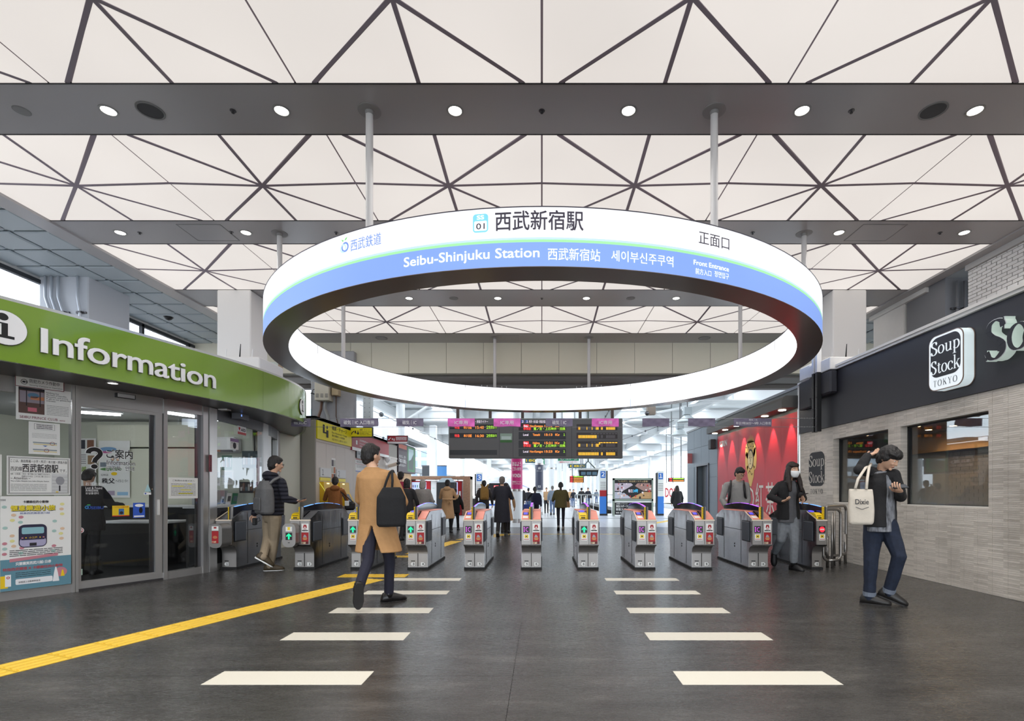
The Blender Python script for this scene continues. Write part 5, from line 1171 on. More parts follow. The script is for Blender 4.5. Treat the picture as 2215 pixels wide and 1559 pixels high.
# ================================================================ TICKET GATES
GST = mat('gate_steel', (214, 214, 216), .2, .95, noise=.14, nscale=2.2, bump=.55, bscale=3.2, stretch=(1, 1, .35))
GSD = mat('gate_dark_steel', (100, 99, 101), .18, .92, noise=.14, nscale=2.2, bump=.5, bscale=3.0, stretch=(1, 1, .35))
GFR = mat('gate_front_steel', (150, 146, 143), .36, .75, noise=.04, nscale=4)
GDG = mat('gate_grey_plate', (84, 84, 87), .45); PINK = mat('gate_pink', (238, 148, 130), .42); GYL = mat('gate_yellow', (244, 206, 10), .42); CREAM = mat('gate_cream_edge', (238, 224, 206), .5)
FLAP = mat('gate_flap', (72, 76, 84), .5); FIN = mat('gate_fin_black', (20, 20, 30), .08, spec=.7)
LEDP = emis('led_purple', (170, 90, 240), 1.6, False); LEDB = emis('led_blue_white', (110, 170, 255), 1.5, False); LEDG = emis('led_green', (20, 245, 165), 1.0, False); LEDM = emis('led_magenta', (215, 90, 225), 1.0, False); LEDR = emis('led_red', (245, 40, 60), 1.0, False); LCD = emis('lcd_blue', (90, 80, 240), .9, False)
STY = mat('sticker_yel', (250, 215, 40), .5); STR = mat('sticker_red', (170, 28, 36), .5); STW = mat('sticker_white', (238, 238, 236), .5); FOOD = mat('sticker_food', (196, 120, 80), .5); DISPB = mat('display_black', (16, 16, 18), .3); mat('sticker_cream', (244, 224, 190), .5)
GY0, GYP, GLEN = 7.97, 8.10, 1.55
def gate(k, X, left, right, pink=True, half=None, nums=('', ''), head=None):
    """one gate cabinet; left/right = what each front half shows; half = 'L' or 'R' for a single-lane end unit"""
    lab = k
    w = .152 if half is None else .078 if half == 'R' else .115
    t = thing('ticket_gate', lab, 'ticket gate', (X, GY0, 0), 'row of ticket gates')
    x0, x1 = X - w, X + w; y0, y1 = GY0, GY0 + GLEN + .13
    # side silhouette (y,z): pedestal, curved overhang, cabinet, sloped top
    def over(n=7):   # concave curve from pedestal front up to the overhanging head
        return [(GYP + .02 - .13 * (1 - math.cos(PI / 2 * k_ / n)) * 1.0, .25 + .13 * math.sin(PI / 2 * k_ / n)) for k_ in range(n + 1)]
    fr = [(GYP + .02, .035)] + over() + [(y0 + .01, .385), (y0, .40), (y0, .775)]
    top = [(y0 + .015, .785), (y0 + .30, .895), (y0 + .38, .905)]
    yb = y1; bk = [(yb - .38, .905), (yb - .30, .895), (yb - .015, .785), (yb, .775), (yb, .40), (yb - .01, .385)] + [(2 * (y0 + y1) / 2 - p[0], p[1]) for p in over()[::-1]] + [(yb - .15, .035)]
    prof = fr + top + bk
    b = MB(); b.prism([(x0, y, z) for y, z in prof], (0, 0, 0), (2 * w, 0, 0)); b.build('body', GST if pink else GSD, t)
    f = MB(); f.bbox(x0 - .002, x1 + .002, y0 - .006, y0 + .03, .40, .775, .006); f.build('front_panel', GFR, t)
    f = MB(); cv = [(GYP + .02, .04)] + over(9); f.rings([[(x0 + .003, y - .004, z), (x1 - .003, y - .004, z), (x1 - .003, y + .004, z), (x0 + .003, y + .004, z)] for y, z in cv]); f.build('pedestal_front', GFR, t)
    f = MB(); f.box(x0 - .012, x1 + .012, GYP + .0, y1 - .12, 0, .035); f.build('kick_plate', RUBBER, t)
    f = MB(); f.box(x0 - .004, x1 + .004, y0 - .01, y0 + .02, .772, .79)
    f.add([(x0 - .003, y0, .788), (x0 - .003, y0 + .30, .90), (x0 - .003, y0 + .30, .912), (x0 - .003, y0, .80), (x0 + .006, y0, .788), (x0 + .006, y0 + .30, .90), (x0 + .006, y0 + .30, .912), (x0 + .006, y0, .80)], [(0, 1, 2, 3), (7, 6, 5, 4), (3, 2, 6, 7), (0, 3, 7, 4)])
    f.build('edge_strip', CREAM, t)
    # centre seam + number hexagons
    f = MB()
    if half is None: f.box(X - .003, X + .003, y0 - .008, y0, .41, .77); f.box(X - .004, X + .004, GYP + .008, GYP + .02, .05, .26)
    f.box(x0 - .003, x0, y0 + .02, y1 - .02, .60, .606); f.box(x1, x1 + .003, y0 + .02, y1 - .02, .60, .606)
    for yy in (y0 + .45, y1 - .45): f.box(x0 - .003, x0, yy, yy + .005, .06, .85); f.box(x1, x1 + .003, yy, yy + .005, .06, .85)
    f.build('seam', RUBBER, t)
    # top cover
    topm = PINK if pink else GDG
    def slope(xa, xb, mm, nm, up=.012, ya=.02, yb_=.285):
        z_a, z_b = .785 + ya * .38, .785 + yb_ * .38; q = MB(); q.prism([(xa, y0 + ya, z_a), (xa, y0 + yb_, z_b), (xa, y0 + yb_, z_b + up), (xa, y0 + ya, z_a + up)], (0, 0, 0), (xb - xa, 0, 0)); return q.build(nm, mm, t)
    q = MB(); q.box(x0 + .006, x1 - .006, y0 + .31, y1 - .31, .905, .916); q.build('top_cover', topm if pink else GDG, t)
    fx = X if half is None else (x1 - .025 if half == 'L' else x1 - .02)
    if half == 'R': fx = x1 - .02
    # arched centre fin with light strips
    n = 16; ar = []
    for i in range(n + 1):
        u = i / n; y = y0 + .05 + u * (y1 - y0 - .1); z = .975 + .055 * math.sin(PI * u); ar.append((y, z))
    lo = [(y1 - .05, .90), (y0 + .05, .80)]
    q = MB(); q.prism([(fx - .018, y, z) for y, z in ar + lo], (0, 0, 0), (.036, 0, 0)); q.build('fin', FIN, t)
    for sx, mm in ((-.014, LEDP), (.004, LEDB if (k.__hash__() % 2 == 0) else LEDP)):
        for (a, c) in ((1, 4), (5, 8), (9, 12), (13, 15)):
            q = MB(); vs = []
            for i in range(a, c + 1): y, z = ar[i]; vs += [(fx + sx, y, z + .001), (fx + sx + .011, y, z + .001), (fx + sx + .011, y, z + .006), (fx + sx, y, z + .006)]
            m_ = c - a; fs = [(4 * i + j, 4 * i + (j + 1) % 4, 4 * i + 4 + (j + 1) % 4, 4 * i + 4 + j) for i in range(m_) for j in range(4)] + [(0, 1, 2, 3), (4 * m_, 4 * m_ + 3, 4 * m_ + 2, 4 * m_ + 1)]
            q.add(vs, fs); q.build('light_strip', LEDB if (not pink) else mm, t)
    q = MB(); q.bbox(fx - .030, fx - .012, y0 + .006, y0 + .06, .79, .985, .006); q.build('fin_stripe', GYL, t)
    q = MB(); q.bbox(fx - .012, fx + .012, y0 + .006, y0 + .06, .79, .99, .006); q.build('fin_front', mat('gate_fin_grey', (60, 58, 58), .4), t); q = MB(); q.bbox(fx + .012, fx + .026, y0 + .006, y0 + .06, .79, .985, .006); q.build('fin_metal', STEEL, t)
    q = MB()
    for i in range(7): q.prism([(fx - .0305, y0 + .004, .80 + i * .026), (fx - .0305, y0 + .004, .805 + i * .026)] + [(fx - .0115, y0 + .004, .817 + i * .026), (fx - .0115, y0 + .004, .812 + i * .026)], (0, 0, 0), (0, .003, 0))
    q.build('stripe_mark', RUBBER, t)
    # left half: yellow ticket slot or pink IC reader; right half: plain sloped plate
    if half != 'L':
        xa, xb = x0 + .004, fx - .034
        if left in ('arrow', 'stop'):
            q = MB(); q.prism([(xa, y0 + .02, .80), (xa, y0 + .02, .835), (xa, y0 + .05, .875), (xa, y0 + .12, .895), (xa, y0 + .22, .895), (xa, y0 + .22, .80)], (0, 0, 0), (xb - xa, 0, 0)); q.build('ticket_slot', GYL, t)
            q = MB(); q.box(xa + .015, xb - .015, y0 + .026, y0 + .034, .845, .855); q.box(xa + .03, xb - .02, y0 + .017, y0 + .02, .806, .83); q.build('slot_mark', mat('slot_brown', (90, 70, 10), .5), t)
            slope(xa, xb, GDG, 'reader_plate', .01, .22, .30)
            q = MB(); q.disc(((xa + xb) / 2, y0 + .27, .908), .045, (0, -.3, 1), .004, 16); q.build('ic_reader', LCD, t)
        else:
            slope(xa, xb, PINK, 'reader_plate'); q = MB(); zz = lambda u: .785 + u * .38 + .0125
            q.prism([(xa + .012, y0 + .15, zz(.15)), (xb - .008, y0 + .15, zz(.15)), (xb - .008, y0 + .25, zz(.25)), (xa + .012, y0 + .25, zz(.25))], (0, 0, 0), (0, 0, .003)); q.build('display_frame', DISPB, t)
            q = MB(); q.prism([(xa + .03, y0 + .165, zz(.168)), (xb - .025, y0 + .165, zz(.168)), (xb - .025, y0 + .235, zz(.238)), (xa + .03, y0 + .235, zz(.238))], (0, 0, .001), (0, 0, .004)); q.build('display', LCD, t)
            q = MB(); q.prism([(xa + .02, y0 + .04, zz(.04)), (xb - .015, y0 + .04, zz(.04)), (xb - .015, y0 + .11, zz(.11)), (xa + .02, y0 + .11, zz(.11))], (0, 0, 0), (0, 0, .003)); q.build('ic_target', STW, t)
    if half != 'R': slope(fx + .028, x1 - .006, topm if pink != 'grey' else GDG, 'slope_plate', .016)
    # flap doors recessed in the sides, front and rear
    for sx in (-1, 1):
        xs = x0 if sx < 0 else x1
        for ya in (y0 + .09, y1 - .39):
            q = MB(); a, c = sorted((xs, xs + sx * .004)); q.box(a, c, ya - .015, ya + .315, .435, .765); q.build('flap_recess', DISPB, t)
            q = MB(); a, c = sorted((xs, xs + sx * .02)); q.bbox(a, c, ya, ya + .29, .45, .75, .008); q.build('flap_door', FLAP, t)
        q = MB(); a, c = sorted((xs, xs + sx * .004)); q.box(a, c, y0 + .72, y0 + .745, .30, .325); q.box(a, c, y0 + .72, y0 + .745, .34, .365); q.build('keyhole', RUBBER, t)
    # rear end panel
    f = MB(); f.bbox(x0 - .002, x1 + .002, y1 - .03, y1 + .006, .40, .775, .006); f.build('rear_panel', GFR, t)
    # printed front
    F = Flat((x0, y0 - .0065, 0), (1, 0, 0), (0, 0, 1)); W2 = 2 * w; hw = .152
    def dispL(xo):
        F.rect(DISPB, xo + .028, .588, xo + .128, .692, 1)
        if left == 'arrow':
            c = xo + .078; F.poly(LEDG, [(c, .685), (c - .042, .64), (c - .03, .628), (c - .012, .648), (c - .012, .595), (c + .012, .595), (c + .012, .648), (c + .03, .628), (c + .042, .64)], 2)
        elif left == 'stop':
            F.disc(LEDR, xo + .078, .64, .043, None, 2, 24); F.rect(STW, xo + .047, .631, xo + .109, .649, 3)
        elif left == 'IC':
            for (a, c, d, e) in ((.036, .056, .668, .676), (.036, .056, .604, .612), (.0415, .0505, .604, .676)): F.rect(LEDM, xo + a, d, xo + c, e, 2)
            R = ell(.094, .64, .026, .034, 50, 310, 14)
            for i in range(len(R) - 1):
                a, c = R[i], R[i + 1]; s_ = .72; ia = (.094 + (a[0] - .094) * s_, .64 + (a[1] - .64) * (s_ + .05)); ic = (.094 + (c[0] - .094) * s_, .64 + (c[1] - .64) * (s_ + .05)); F.poly(LEDM, [(xo + a[0], a[1]), (xo + c[0], c[1]), (xo + ic[0], ic[1]), (xo + ia[0], ia[1])], 2)
        F.rect(STW, xo + .034, .472, xo + .124, .566, 1); F.rect(STY, xo + .05, .51, xo + .108, .558, 2); F.poly(DISPB, [(xo + .06, .555), (xo + .079, .538), (xo + .098, .555), (xo + .09, .535), (xo + .098, .513), (xo + .079, .528), (xo + .06, .513), (xo + .068, .535)], 3)
        for q in range(4): F.rect(STR, xo + .042 + q * .02, .482, xo + .055 + q * .02, .496, 2)
    def dispR(xo, ww=.108):
        F.rect(STW, xo, .60, xo + ww, .73, 1); c = xo + ww / 2
        F.poly(STR, [(c - .03, .665), (c - .022, .705), (c - .01, .716), (c, .708), (c + .01, .716), (c + .022, .705), (c + .03, .665)], 2); F.poly(STW, [(c - .008, .665), (c - .003, .69), (c + .003, .69), (c + .008, .665)], 3); F.rect(STR, c - .022, .642, c + .022, .652, 2)
        lines(F, xo + .008, xo + ww - .008, .632, .612, 1, INK, .8)
        F.rect(STR, xo, .415, xo + ww, .592, 1); F.disc(FOOD, c, .50, .036, .022, 2); F.poly(mat('sticker_silver', (160, 160, 165), .4), [(c - .03, .52), (c + .03, .52), (c + .008, .555), (c - .012, .56)], 3); F.disc(mat('sticker_gold', (196, 150, 90), .5), c, .489, .028, .012, 4)
        F.rect(mat('sticker_maroon', (96, 24, 28), .5), xo, .415, xo + ww, .455, 2); F.text('1160', .030, mat('sticker_cream', (244, 224, 190), .5), xo + .006, .420, w=.06, bold=.03, l=4); lines(F, xo + .07, xo + ww - .006, .446, .42, 1, MATS['sticker_cream'], .8)
    if half == 'L':
        pass
    elif half == 'R': dispL(.0)
    else: dispL(.0); dispR(.176)
    F.done(t, 'front_print')
    if head:
        hx, hy, side = head; q = MB(); q.prism([(p[0] + hx, hy, p[1] + .56) for p in rrect(.2, .36, .08, 6)], (0, 0, 0), (0, y0 - .008 - hy, 0)); q.build('sensor_head', GFR, t)
        F = Flat((hx - .07, hy - .001, 0), (1, 0, 0), (0, 0, 1))
        if side == 'arrow':
            F.rect(DISPB, .02, .49, .12, .60, 1); c = .07; F.poly(LEDG, [(c, .592), (c - .042, .55), (c - .03, .538), (c - .012, .558), (c - .012, .50), (c + .012, .50), (c + .012, .558), (c + .03, .538), (c + .042, .55)], 2)
            F.rect(STW, .022, .62, .118, .69, 1); F.poly(STY, [(.045, .685), (.095, .685), (.085, .66), (.095, .64), (.045, .64), (.055, .66)], 2); F.rect(DISPB, .055, .445, .085, .455, 1)
        else:
            F.rect(STW, .02, .64, .12, .705, 1); F.rect(STR, .05, .67, .09, .695, 2); F.rect(STR, .02, .45, .12, .632, 1); F.disc(FOOD, .07, .54, .034, .022, 2); F.text('1160', .026, MATS['sticker_cream'], .026, .46, w=.06, bold=.03, l=3)
        F.done(t, 'head_print')
    F = Flat((x0, GYP + .0145, 0), (1, 0, 0), (0, 0, 1))
    for i, s in enumerate(nums):
        if not s: continue
        c = (.078 if i == 0 else .226) if half is None else .078
        d = -1 if i == 0 else 1; hx = [(c - d * .028, .06), (c - d * .028, .115), (c + d * .018, .115), (c + d * .04, .0875), (c + d * .018, .06)]
        F.poly(STW, hx, 1); F.text(s, .034, DISPB, c - (.008 if len(s) == 1 else .016), .071, w=None if len(s) == 1 else .034, bold=.03)
        if i == 0: F.rect(DISPB, c - .035, .128, c + .03, .142, 1)
    F.done(t, 'number_print')
    return t
GX = lambda q: -.164 + .889 * q
gate('narrow ticket gate at far left beside the booth glass, red meal sticker on its head', -4.9, 'plain', 'ad', False, 'L', ('1', ''), (-4.87, 7.72, 'ad'))
gate('dark-topped ticket gate with a rounded head showing a green arrow, right of the backpack man', GX(-4), 'arrow', 'ad', False, None, ('1', '2'), (-3.82, 7.82, 'arrow'))
gate('dark-topped ticket gate partly hidden by the man in the tan coat', GX(-3), 'arrow', 'ad', False, None, ('2', '3'))
gate('pink-topped ticket gate with green arrow, just right of the man in the tan coat', GX(-2), 'arrow', 'ad', True, None, ('3', '4'))
gate('pink-topped ticket gate with magenta IC sign, in front of the man with the tan backpack', GX(-1), 'IC', 'ad', True, None, ('4', '5'))
gate('ticket gate seen exactly from the front with no side visible, magenta IC sign', GX(0), 'IC', 'ad', True, None, ('5', '6'))
gate('pink-topped ticket gate with green arrow and yellow slot, right of the head-on gate', GX(1), 'arrow', 'ad', True, None, ('6', '7'))
gate('pink-topped ticket gate in front of the photo advertising board, magenta IC sign', GX(2), 'IC', 'ad', True, None, ('7', '8'))
gate('pink-topped ticket gate in front of the slate wall door, magenta IC sign', GX(3), 'IC', 'ad', True, None, ('8', '9'))
gate('pink-topped ticket gate just left of the masked woman, magenta IC sign', GX(4), 'IC', 'ad', True, None, ('9', '10'))
gate('narrow ticket gate with red no entry light, behind the masked woman beside the railing', 4.31, 'stop', '', False, 'R', ('10', ''))
# ================================================================ BANNERS ON WIRES
BPUR = mat('banner_slate', (122, 114, 136), .75, noise=.14, nscale=7, bump=.5, bscale=12); BPNK = mat('banner_pink', (232, 112, 196), .7, noise=.14, nscale=7, bump=.5, bscale=12)
BTX = mat('banner_text', (236, 234, 238), .7)
YB_ = 9.6
for z, l in ((2.585, 'upper thin wire holding the row of gate banners'), (2.425, 'lower thin wire holding the row of gate banners')):
    b = MB(); b.tube([(-4.45, YB_, z), (0, YB_ , z - .005), (5.06, YB_, z)], .004, 5); wt = b.build('banner_wire', mat('wire_grey', (150, 150, 152), .4, .6)); tag(wt, l, 'wire')
    b = MB()
    for k in range(9): b.disc((4.62 + k * .05, YB_ - .002, z), .009, (0, 1, 0) if k % 2 else (0, 0, 1), .005, 8)
    b.build('turnbuckle_chain', STEEL, wt)
bn = [(652, .36, 'p', '磁気IC', 'slate banner reading 磁気 IC at the green canopy end'), (778, .703, 'p', '磁気│IC 入口専用', 'wider slate banner reading 磁気 IC 入口専用, above the tan coat man'), (887, .497, 'p', '磁気│IC', 'slate banner reading 磁気 IC left of the departure board'),
      (998, .497, 'k', 'IC専用', 'pink banner reading IC専用 at the left end of the departure board'), (1097, .497, 'k', 'IC専用', 'pink banner reading IC専用, second from the left end of the departure board'), (1209.5, .497, 'p', '磁気│IC', 'slate banner reading 磁気 IC in front of the departure board'), (1309, .497, 'k', 'IC専用', 'pink banner reading IC専用 at the right end of the departure board'),
      (1418, .497, 'p', '', 'blank slate banner just right of the departure board'), (1517, .497, 'p', '', 'blank slate banner in front of the lamps left of the red advertisement'), (1627, .70, 'p', '平日', 'slate banner with opening hours text in front of the red advertisement')]
for i, (px, w, c, s, l) in enumerate(bn):
    x = XatY(px, YB_); t = thing('gate_banner', l, 'banner', (x, YB_, 2.42)); z0, z1 = 2.432, 2.578; nx = 24; nz = 6; r = random.Random(i); ph = [r.uniform(0, 6) for _ in range(4)]
    vs = []; fs = []
    for side in (-.012, 0.002):
        for a in range(nx + 1):
            for b_ in range(nz + 1):
                u, v = a / nx, b_ / nz; sway = (.010 * math.sin(u * 11 + v * 5 + ph[0]) + .006 * math.sin(u * 23 - v * 7 + ph[1])) * math.sin(PI * v * .9 + .1)
                vs.append((x - w / 2 + u * w, YB_ - .012 + side + sway, z0 + v * (z1 - z0) + (.004 * math.sin(u * 9 + ph[2]) if b_ == 0 else 0)))
    N1 = (nx + 1) * (nz + 1)
    for o_ in (0, N1):
        for a in range(nx):
            for b_ in range(nz): q = o_ + a * (nz + 1) + b_; fs.append((q, q + nz + 1, q + nz + 2, q + 1) if o_ == 0 else (q, q + 1, q + nz + 2, q + nz + 1))
    m_ = MB(); m_.add(vs, fs); m_.build('cloth', BPUR if c == 'p' else BPNK, t, smooth=True)
    def bf(px_, z_, hh_, s_, ww): text(s_, hh_, BTX, t, (px_, YB_ - .048, z_), w=ww, align='C', bold=.008)
    if s == '平日': bf(x, 2.535, .028, '磁気│IC', .16); bf(x, 2.46, .05, '平日7時30分〜9時 入口専用', .64)
    elif s: bf(x, 2.465, .068, s, {5: .26, 4: .24}.get(len(s), .56))

# ================================================================ FARE MACHINE WALL
FX = -5.4; FB = mat('fare_wall_beige', (206, 198, 190), .6)
m = MB(); m.box(FX - .3, FX - .012, 12.3, 19.3, 0, 2.48); m.box(FX - .3, FX, 12.3, 19.3, 2.46, 2.5); m.box(FX - .3, FX + .03, 12.28, 19.3, 2.95, 3.03); m.box(FX - .3, FX, 12.32, 19.3, 2.5, 2.95); m.box(FX - .3, FX + .02, 12.28, 12.34, 0, 2.98)
FW = m.build('wall_fare', mat('fare_joint', (150, 144, 136), .7), kind='structure')
yy = 12.34
while yy < 19.25:
    q = MB(); q.box(FX - .012, FX, yy + .003, min(19.3, yy + .62) - .003, 0, 2.46); q.build('wall_panel', FB, FW); yy += .62
m = MB(); m.box(FX - .3, FX + .03, 12.28, 19.3, 2.955, 3.03); m.box(FX - .3, FX + .015, 12.3, 19.3, 2.44, 2.5); m.build('cornice', FB, FW)
def wallsign(label, y0, y1, z0, z1, mm, draw, th=.05, nm='wall_sign', cat='sign', x=FX):
    t = thing(nm, label, cat, (x, (y0 + y1) / 2, z0)); q = MB(); q.box(x, x + th, y0, y1, z0, z1); q.build('board', mm, t); F = Flat((x + th + .001, y0, z0), (0, 1, 0), (0, 0, 1)); draw(F, y1 - y0, z1 - z0); F.done(t, 'print'); return t
SGY = mat('sign_yellow', (226, 212, 14), .5); SGR = mat('sign_red', (160, 26, 34), .5)
def person_icon(F, m_, x, y, s):
    F.disc(m_, x, y + s * .85, s * .14, None, 2); F.rect(m_, x - s * .17, y, x + s * .25, y + s * .6, 2); F.rect(m_, x - s * .5, y + s * .3, x - s * .1, y + s * .42, 2)
    F.rect(m_, x - s * .85, y + s * .3, x - s * .5, y + s * 1.0, 2)
def y1_(F, w, h):
    person_icon(F, INK, .55, .08, .3); F.text('精算・チャージ', .10, INK, .85, .31, w=1.0, bold=.01); F.text('Fare Adjustment / Charge', .045, INK, .85, .225, w=1.0); F.text('票价调整处 / IC充值机', .05, INK, .85, .14, w=.85); F.text('요금 정산기 / 교통카드 충전기', .05, INK, .85, .05, w=1.0)
wallsign('long yellow Fare Adjustment Charge sign on the beige wall', 12.35, 14.57, 2.5, 2.94, SGY, y1_)
def r1_(F, w, h): F.rect(STW, .3, .18, .42, .3, 1); F.text('当日特急券 Express Ticket', .05, STW, .6, .3, w=1.2); F.text('Limited Express Reserved Seat', .04, STW, .6, .22, w=1.2); F.text('特急列车 / 지정권', .04, STW, .6, .14, w=.8); F.rect(STW, 0, 0, w, .09, 2)
wallsign('long red ticket sign with white lower band beyond the yellow sign', 14.6, 18.1, 2.42, 2.93, SGR, r1_)
def blade(label, px0, px1, yt, yb, Y, mm, draw, edge=BLACK):
    a = P(px0, yb, Y); w = XatY(px1, Y) - a.x; h = Zat(yt, Y) - a.z; t = thing('blade_sign', label, 'sign', tuple(a)); q = MB(); q.box(min(a.x, FX + .05), a.x + w, Y, Y + .08, a.z, a.z + h); q.build('frame', edge, t)
    q = MB(); q.box(a.x + .02, a.x + w - .02, Y - .006, Y, a.z + .02, a.z + h - .02); q.build('face', mm, t); F = Flat((a.x, Y - .008, a.z), (1, 0, 0), (0, 0, 1)); draw(F, w, h); F.done(t, 'print'); return t
def arrow_dl(F, m_, x, y, s): F.poly(m_, [(x, y), (x + s * .5, y), (x + s * .35, y + s * .15), (x + s, y + s * .8), (x + s * .85, y + s * .95), (x + s * .18, y + s * .3), (x, y + s * .5)], 2)
def b1_(F, w, h): arrow_dl(F, INK, w * .06, h * .28, h * .4); person_icon(F, INK, w * .38, h * .28, h * .38); F.text('精算・チャージ', h * .17, INK, w * .46, h * .66, w=w * .42); F.text('Fare Adjustment / Charge', h * .1, INK, w * .46, h * .5, w=w * .48); F.text('票价调整处 / IC充值机', h * .1, INK, w * .46, h * .34, w=w * .38); F.text('요금 정산기 / 충전기', h * .1, INK, w * .46, h * .2, w=w * .46)
blade('small yellow hanging fare adjustment sign with arrow, behind the wide banner', 755, 806, 924, 945.5, 14.55, SGY, b1_)
def b2_(F, w, h): arrow_dl(F, STW, w * .06, h * .45, h * .32); person_icon(F, STW, w * .34, h * .38, h * .3); lines(F, w * .42, w * .95, h * .85, h * .4, 3, STW, .5); F.rect(STW, w * .02, h * .04, w * .98, h * .27, 2)
blade('small red hanging ticket sign with arrow beyond the yellow one', 837.5, 882, 941.5, 960, 17.9, SGR, b2_, DSTEEL)
# ticket machines
MGY = mat('machine_grey', (150, 150, 152), .45, .3); MYE = mat('machine_yellow', (222, 178, 30), .5)
def machine(y0, label, col, num):
    t = thing('fare_machine', label, 'ticket machine', (FX, y0 + .35, 0)); q = MB(); q.bbox(FX + .002, FX + .30, y0, y0 + .7, 0, .86, .02); q.build('base', MGY, t)
    q = MB(); q.prism([(FX + .002, y0 + .03, .86), (FX + .30, y0 + .03, .86), (FX + .12, y0 + .03, 1.22), (FX + .10, y0 + .03, 1.48), (FX + .002, y0 + .03, 1.48)], (0, 0, 0), (0, .64, 0)); q.build('slanted_front', col, t)
    q = MB(); q.prism([(FX + .262, y0 + .12, .945), (FX + .152, y0 + .12, 1.165), (FX + .158, y0 + .12, 1.17), (FX + .27, y0 + .12, .95)], (0, 0, 0), (0, .4, 0)); q.build('screen', emis('machine_screen', (60, 70, 84), .7, False), t)
    q = MB(); q.box(FX + .1, FX + .108, y0 + .1, y0 + .45, 1.28, 1.34); q.build('slot_panel', INK, t); q = MB(); q.box(FX + .1, FX + .112, y0 + .2, y0 + .34, 1.42, 1.45); q.build('lamp', emis('machine_lamp', (255, 250, 190), 1.2, False), t)
    q = MB(); q.box(FX + .004, FX + .02, y0 + .02, y0 + .64, 1.5, 1.58); q.build('trim', SGY if col is MYE else RED, t); q = MB(); q.box(FX + .004, FX + .03, y0 + .02, y0 + .64, 1.6, 1.82); q.build('number_plate', mat('plate_pale', (205, 206, 206), .5), t)
    if num: text(num, .14, INK, t, (FX + .032, y0 + .1, 1.64), (0, 1, 0), (0, 0, 1))
    q = MB(); q.tube([(FX + .02, y0 - .02, 1.45), (FX + .36, y0 - .02, .95), (FX + .3, y0 - .02, .88)], .008, 6); q.build('side_guard', emis('guard_yellow', (235, 235, 90), .6, False) if col is MYE else STEEL, t)
machine(12.55, 'yellow fare adjustment machine number 1 at the near end of the wall', MYE, '1')
machine(13.55, 'yellow fare adjustment machine in front of the person in brown', MYE, '2')
machine(15.3, 'ticket machine with red and white front beyond the yellow machines', mat('machine_rose', (196, 150, 150), .5), '')
machine(16.4, 'far ticket machine with red and white front, near the red blade sign', MATS['machine_rose'], '')
def pz_(F, w, h):
    r = random.Random(3)
    for k in range(6): F.rect([mat('pp1', (180, 110, 70), .6), mat('pp2', (70, 60, 70), .6), mat('pp3', (190, 190, 180), .6)][k % 3], w * (.05 + (k % 2) * .47), h * (.05 + .3 * (k // 2)), w * (.5 + (k % 2) * .45), h * (.32 + .3 * (k // 2)))
wallsign('narrow photo poster on the beige wall above the machines', 13.27, 13.53, 1.5, 2.1, PAPER, pz_, .008, 'poster', 'poster')
def pk_(F, w, h): F.rect(mat('screen_a', (60, 66, 74), .5), .15, .1, w * .4, h * .8, 1); F.rect(MATS['screen_a'], w * .52, .1, w * .9, h * .8, 1); F.text('15:40', .09, BTX, .2, .3)
wallsign('dark information screen on the beige wall under the red sign', 15.0, 16.9, 2.22, 2.42, mat('screen_black', (32, 34, 38), .3), pk_, .04, 'wall_screen', 'screen')
def pl_(F, w, h): F.rect(SGR, 0, h * .93, w, h, 1); lines(F, w * .04, w * .96, h * .88, h * .68, 4, INK, .35); F.rect(SGR, 0, h * .58, w, h * .61, 1); lines(F, w * .04, w * .9, h * .55, h * .3, 4, INK, .25, 6); F.rect(BLUE, 0, 0, w, h * .05, 1)
wallsign('white fare notice with red bands below the dark screen', 14.98, 16.9, 1.83, 2.2, PAPER, pl_, .01, 'notice', 'notice')
t = thing('security_camera', 'white bullet security camera on a bracket at the far end of the beige wall', 'camera', (FX, 17.9, 2.2)); q = MB(); q.lathe((FX + .12, 17.7, 2.32), [(.1, .1), (.1, .02), (.06, -.06), (.01, -.09)], 14); q.build('dome', WHITE, t, smooth=True); q = MB(); q.tube([(FX + .1, 17.95, 2.13), (FX + .5, 17.6, 2.2)], .06, 10); q.build('housing', CREAM, t); q = MB(); q.tube([(FX + .5, 17.6, 2.2), (FX + .55, 17.55, 2.21)], .05, 10); q.build('lens', BLACK, t); q = MB(); q.box(FX, FX + .12, 17.9, 18.0, 2.05, 2.16); q.build('bracket', WHITE, t)
# adverts past the fare wall
def ad1(F, w, h): F.rect(mat('ad_sunset', (196, 110, 90), .6), .03, h * .74, w * .45, h * .97, 1); F.rect(mat('ad_dusk', (70, 50, 60), .6), .03, h * .74, w * .45, h * .82, 2); F.text('あなたに、金の', .1, STW, .08, h * .5, w=w * .36); F.text('「本川越」', .14, STW, .05, h * .33, w=w * .4, bold=.01); F.text('春のお出かけ', .09, STW, .08, h * .2, w=w * .36); F.rect(mat('ad_green', (60, 130, 80), .5), w * .5, h * .06, w * .95, h * .97, 1); F.rect(mat('ad_sky', (180, 200, 205), .5), w * .56, h * .14, w * .87, h * .9, 2); F.poly(mat('ad_town', (70, 84, 80), .5), [(w * .56, h * .14), (w * .87, h * .14), (w * .87, h * .75), (w * .7, h * .5), (w * .56, h * .45)], 3)
wallsign('dark purple and green travel advertisement past the end of the fare wall', 19.4, 22.0, 2.0, 3.1, mat('ad_purple', (66, 50, 58), .5), ad1, .08, 'advertisement', 'advertisement', x=-5.45)
q = MB(); q.box(-5.75, -5.45, 19.32, 21.6, 0, 1.98); tag(q.build('low_wall', mat('pale_wood', (196, 160, 118), .6, noise=.1, nscale=2)), 'wooden faced wall below the travel advertisement', 'wall')
q = MB(); q.box(-5.85, -5.45, 19.32, 22.1, 2.0, 3.15); tag(q.build('advert_backing', DSTEEL), 'dark backing frame carrying the travel advertisement', 'frame')
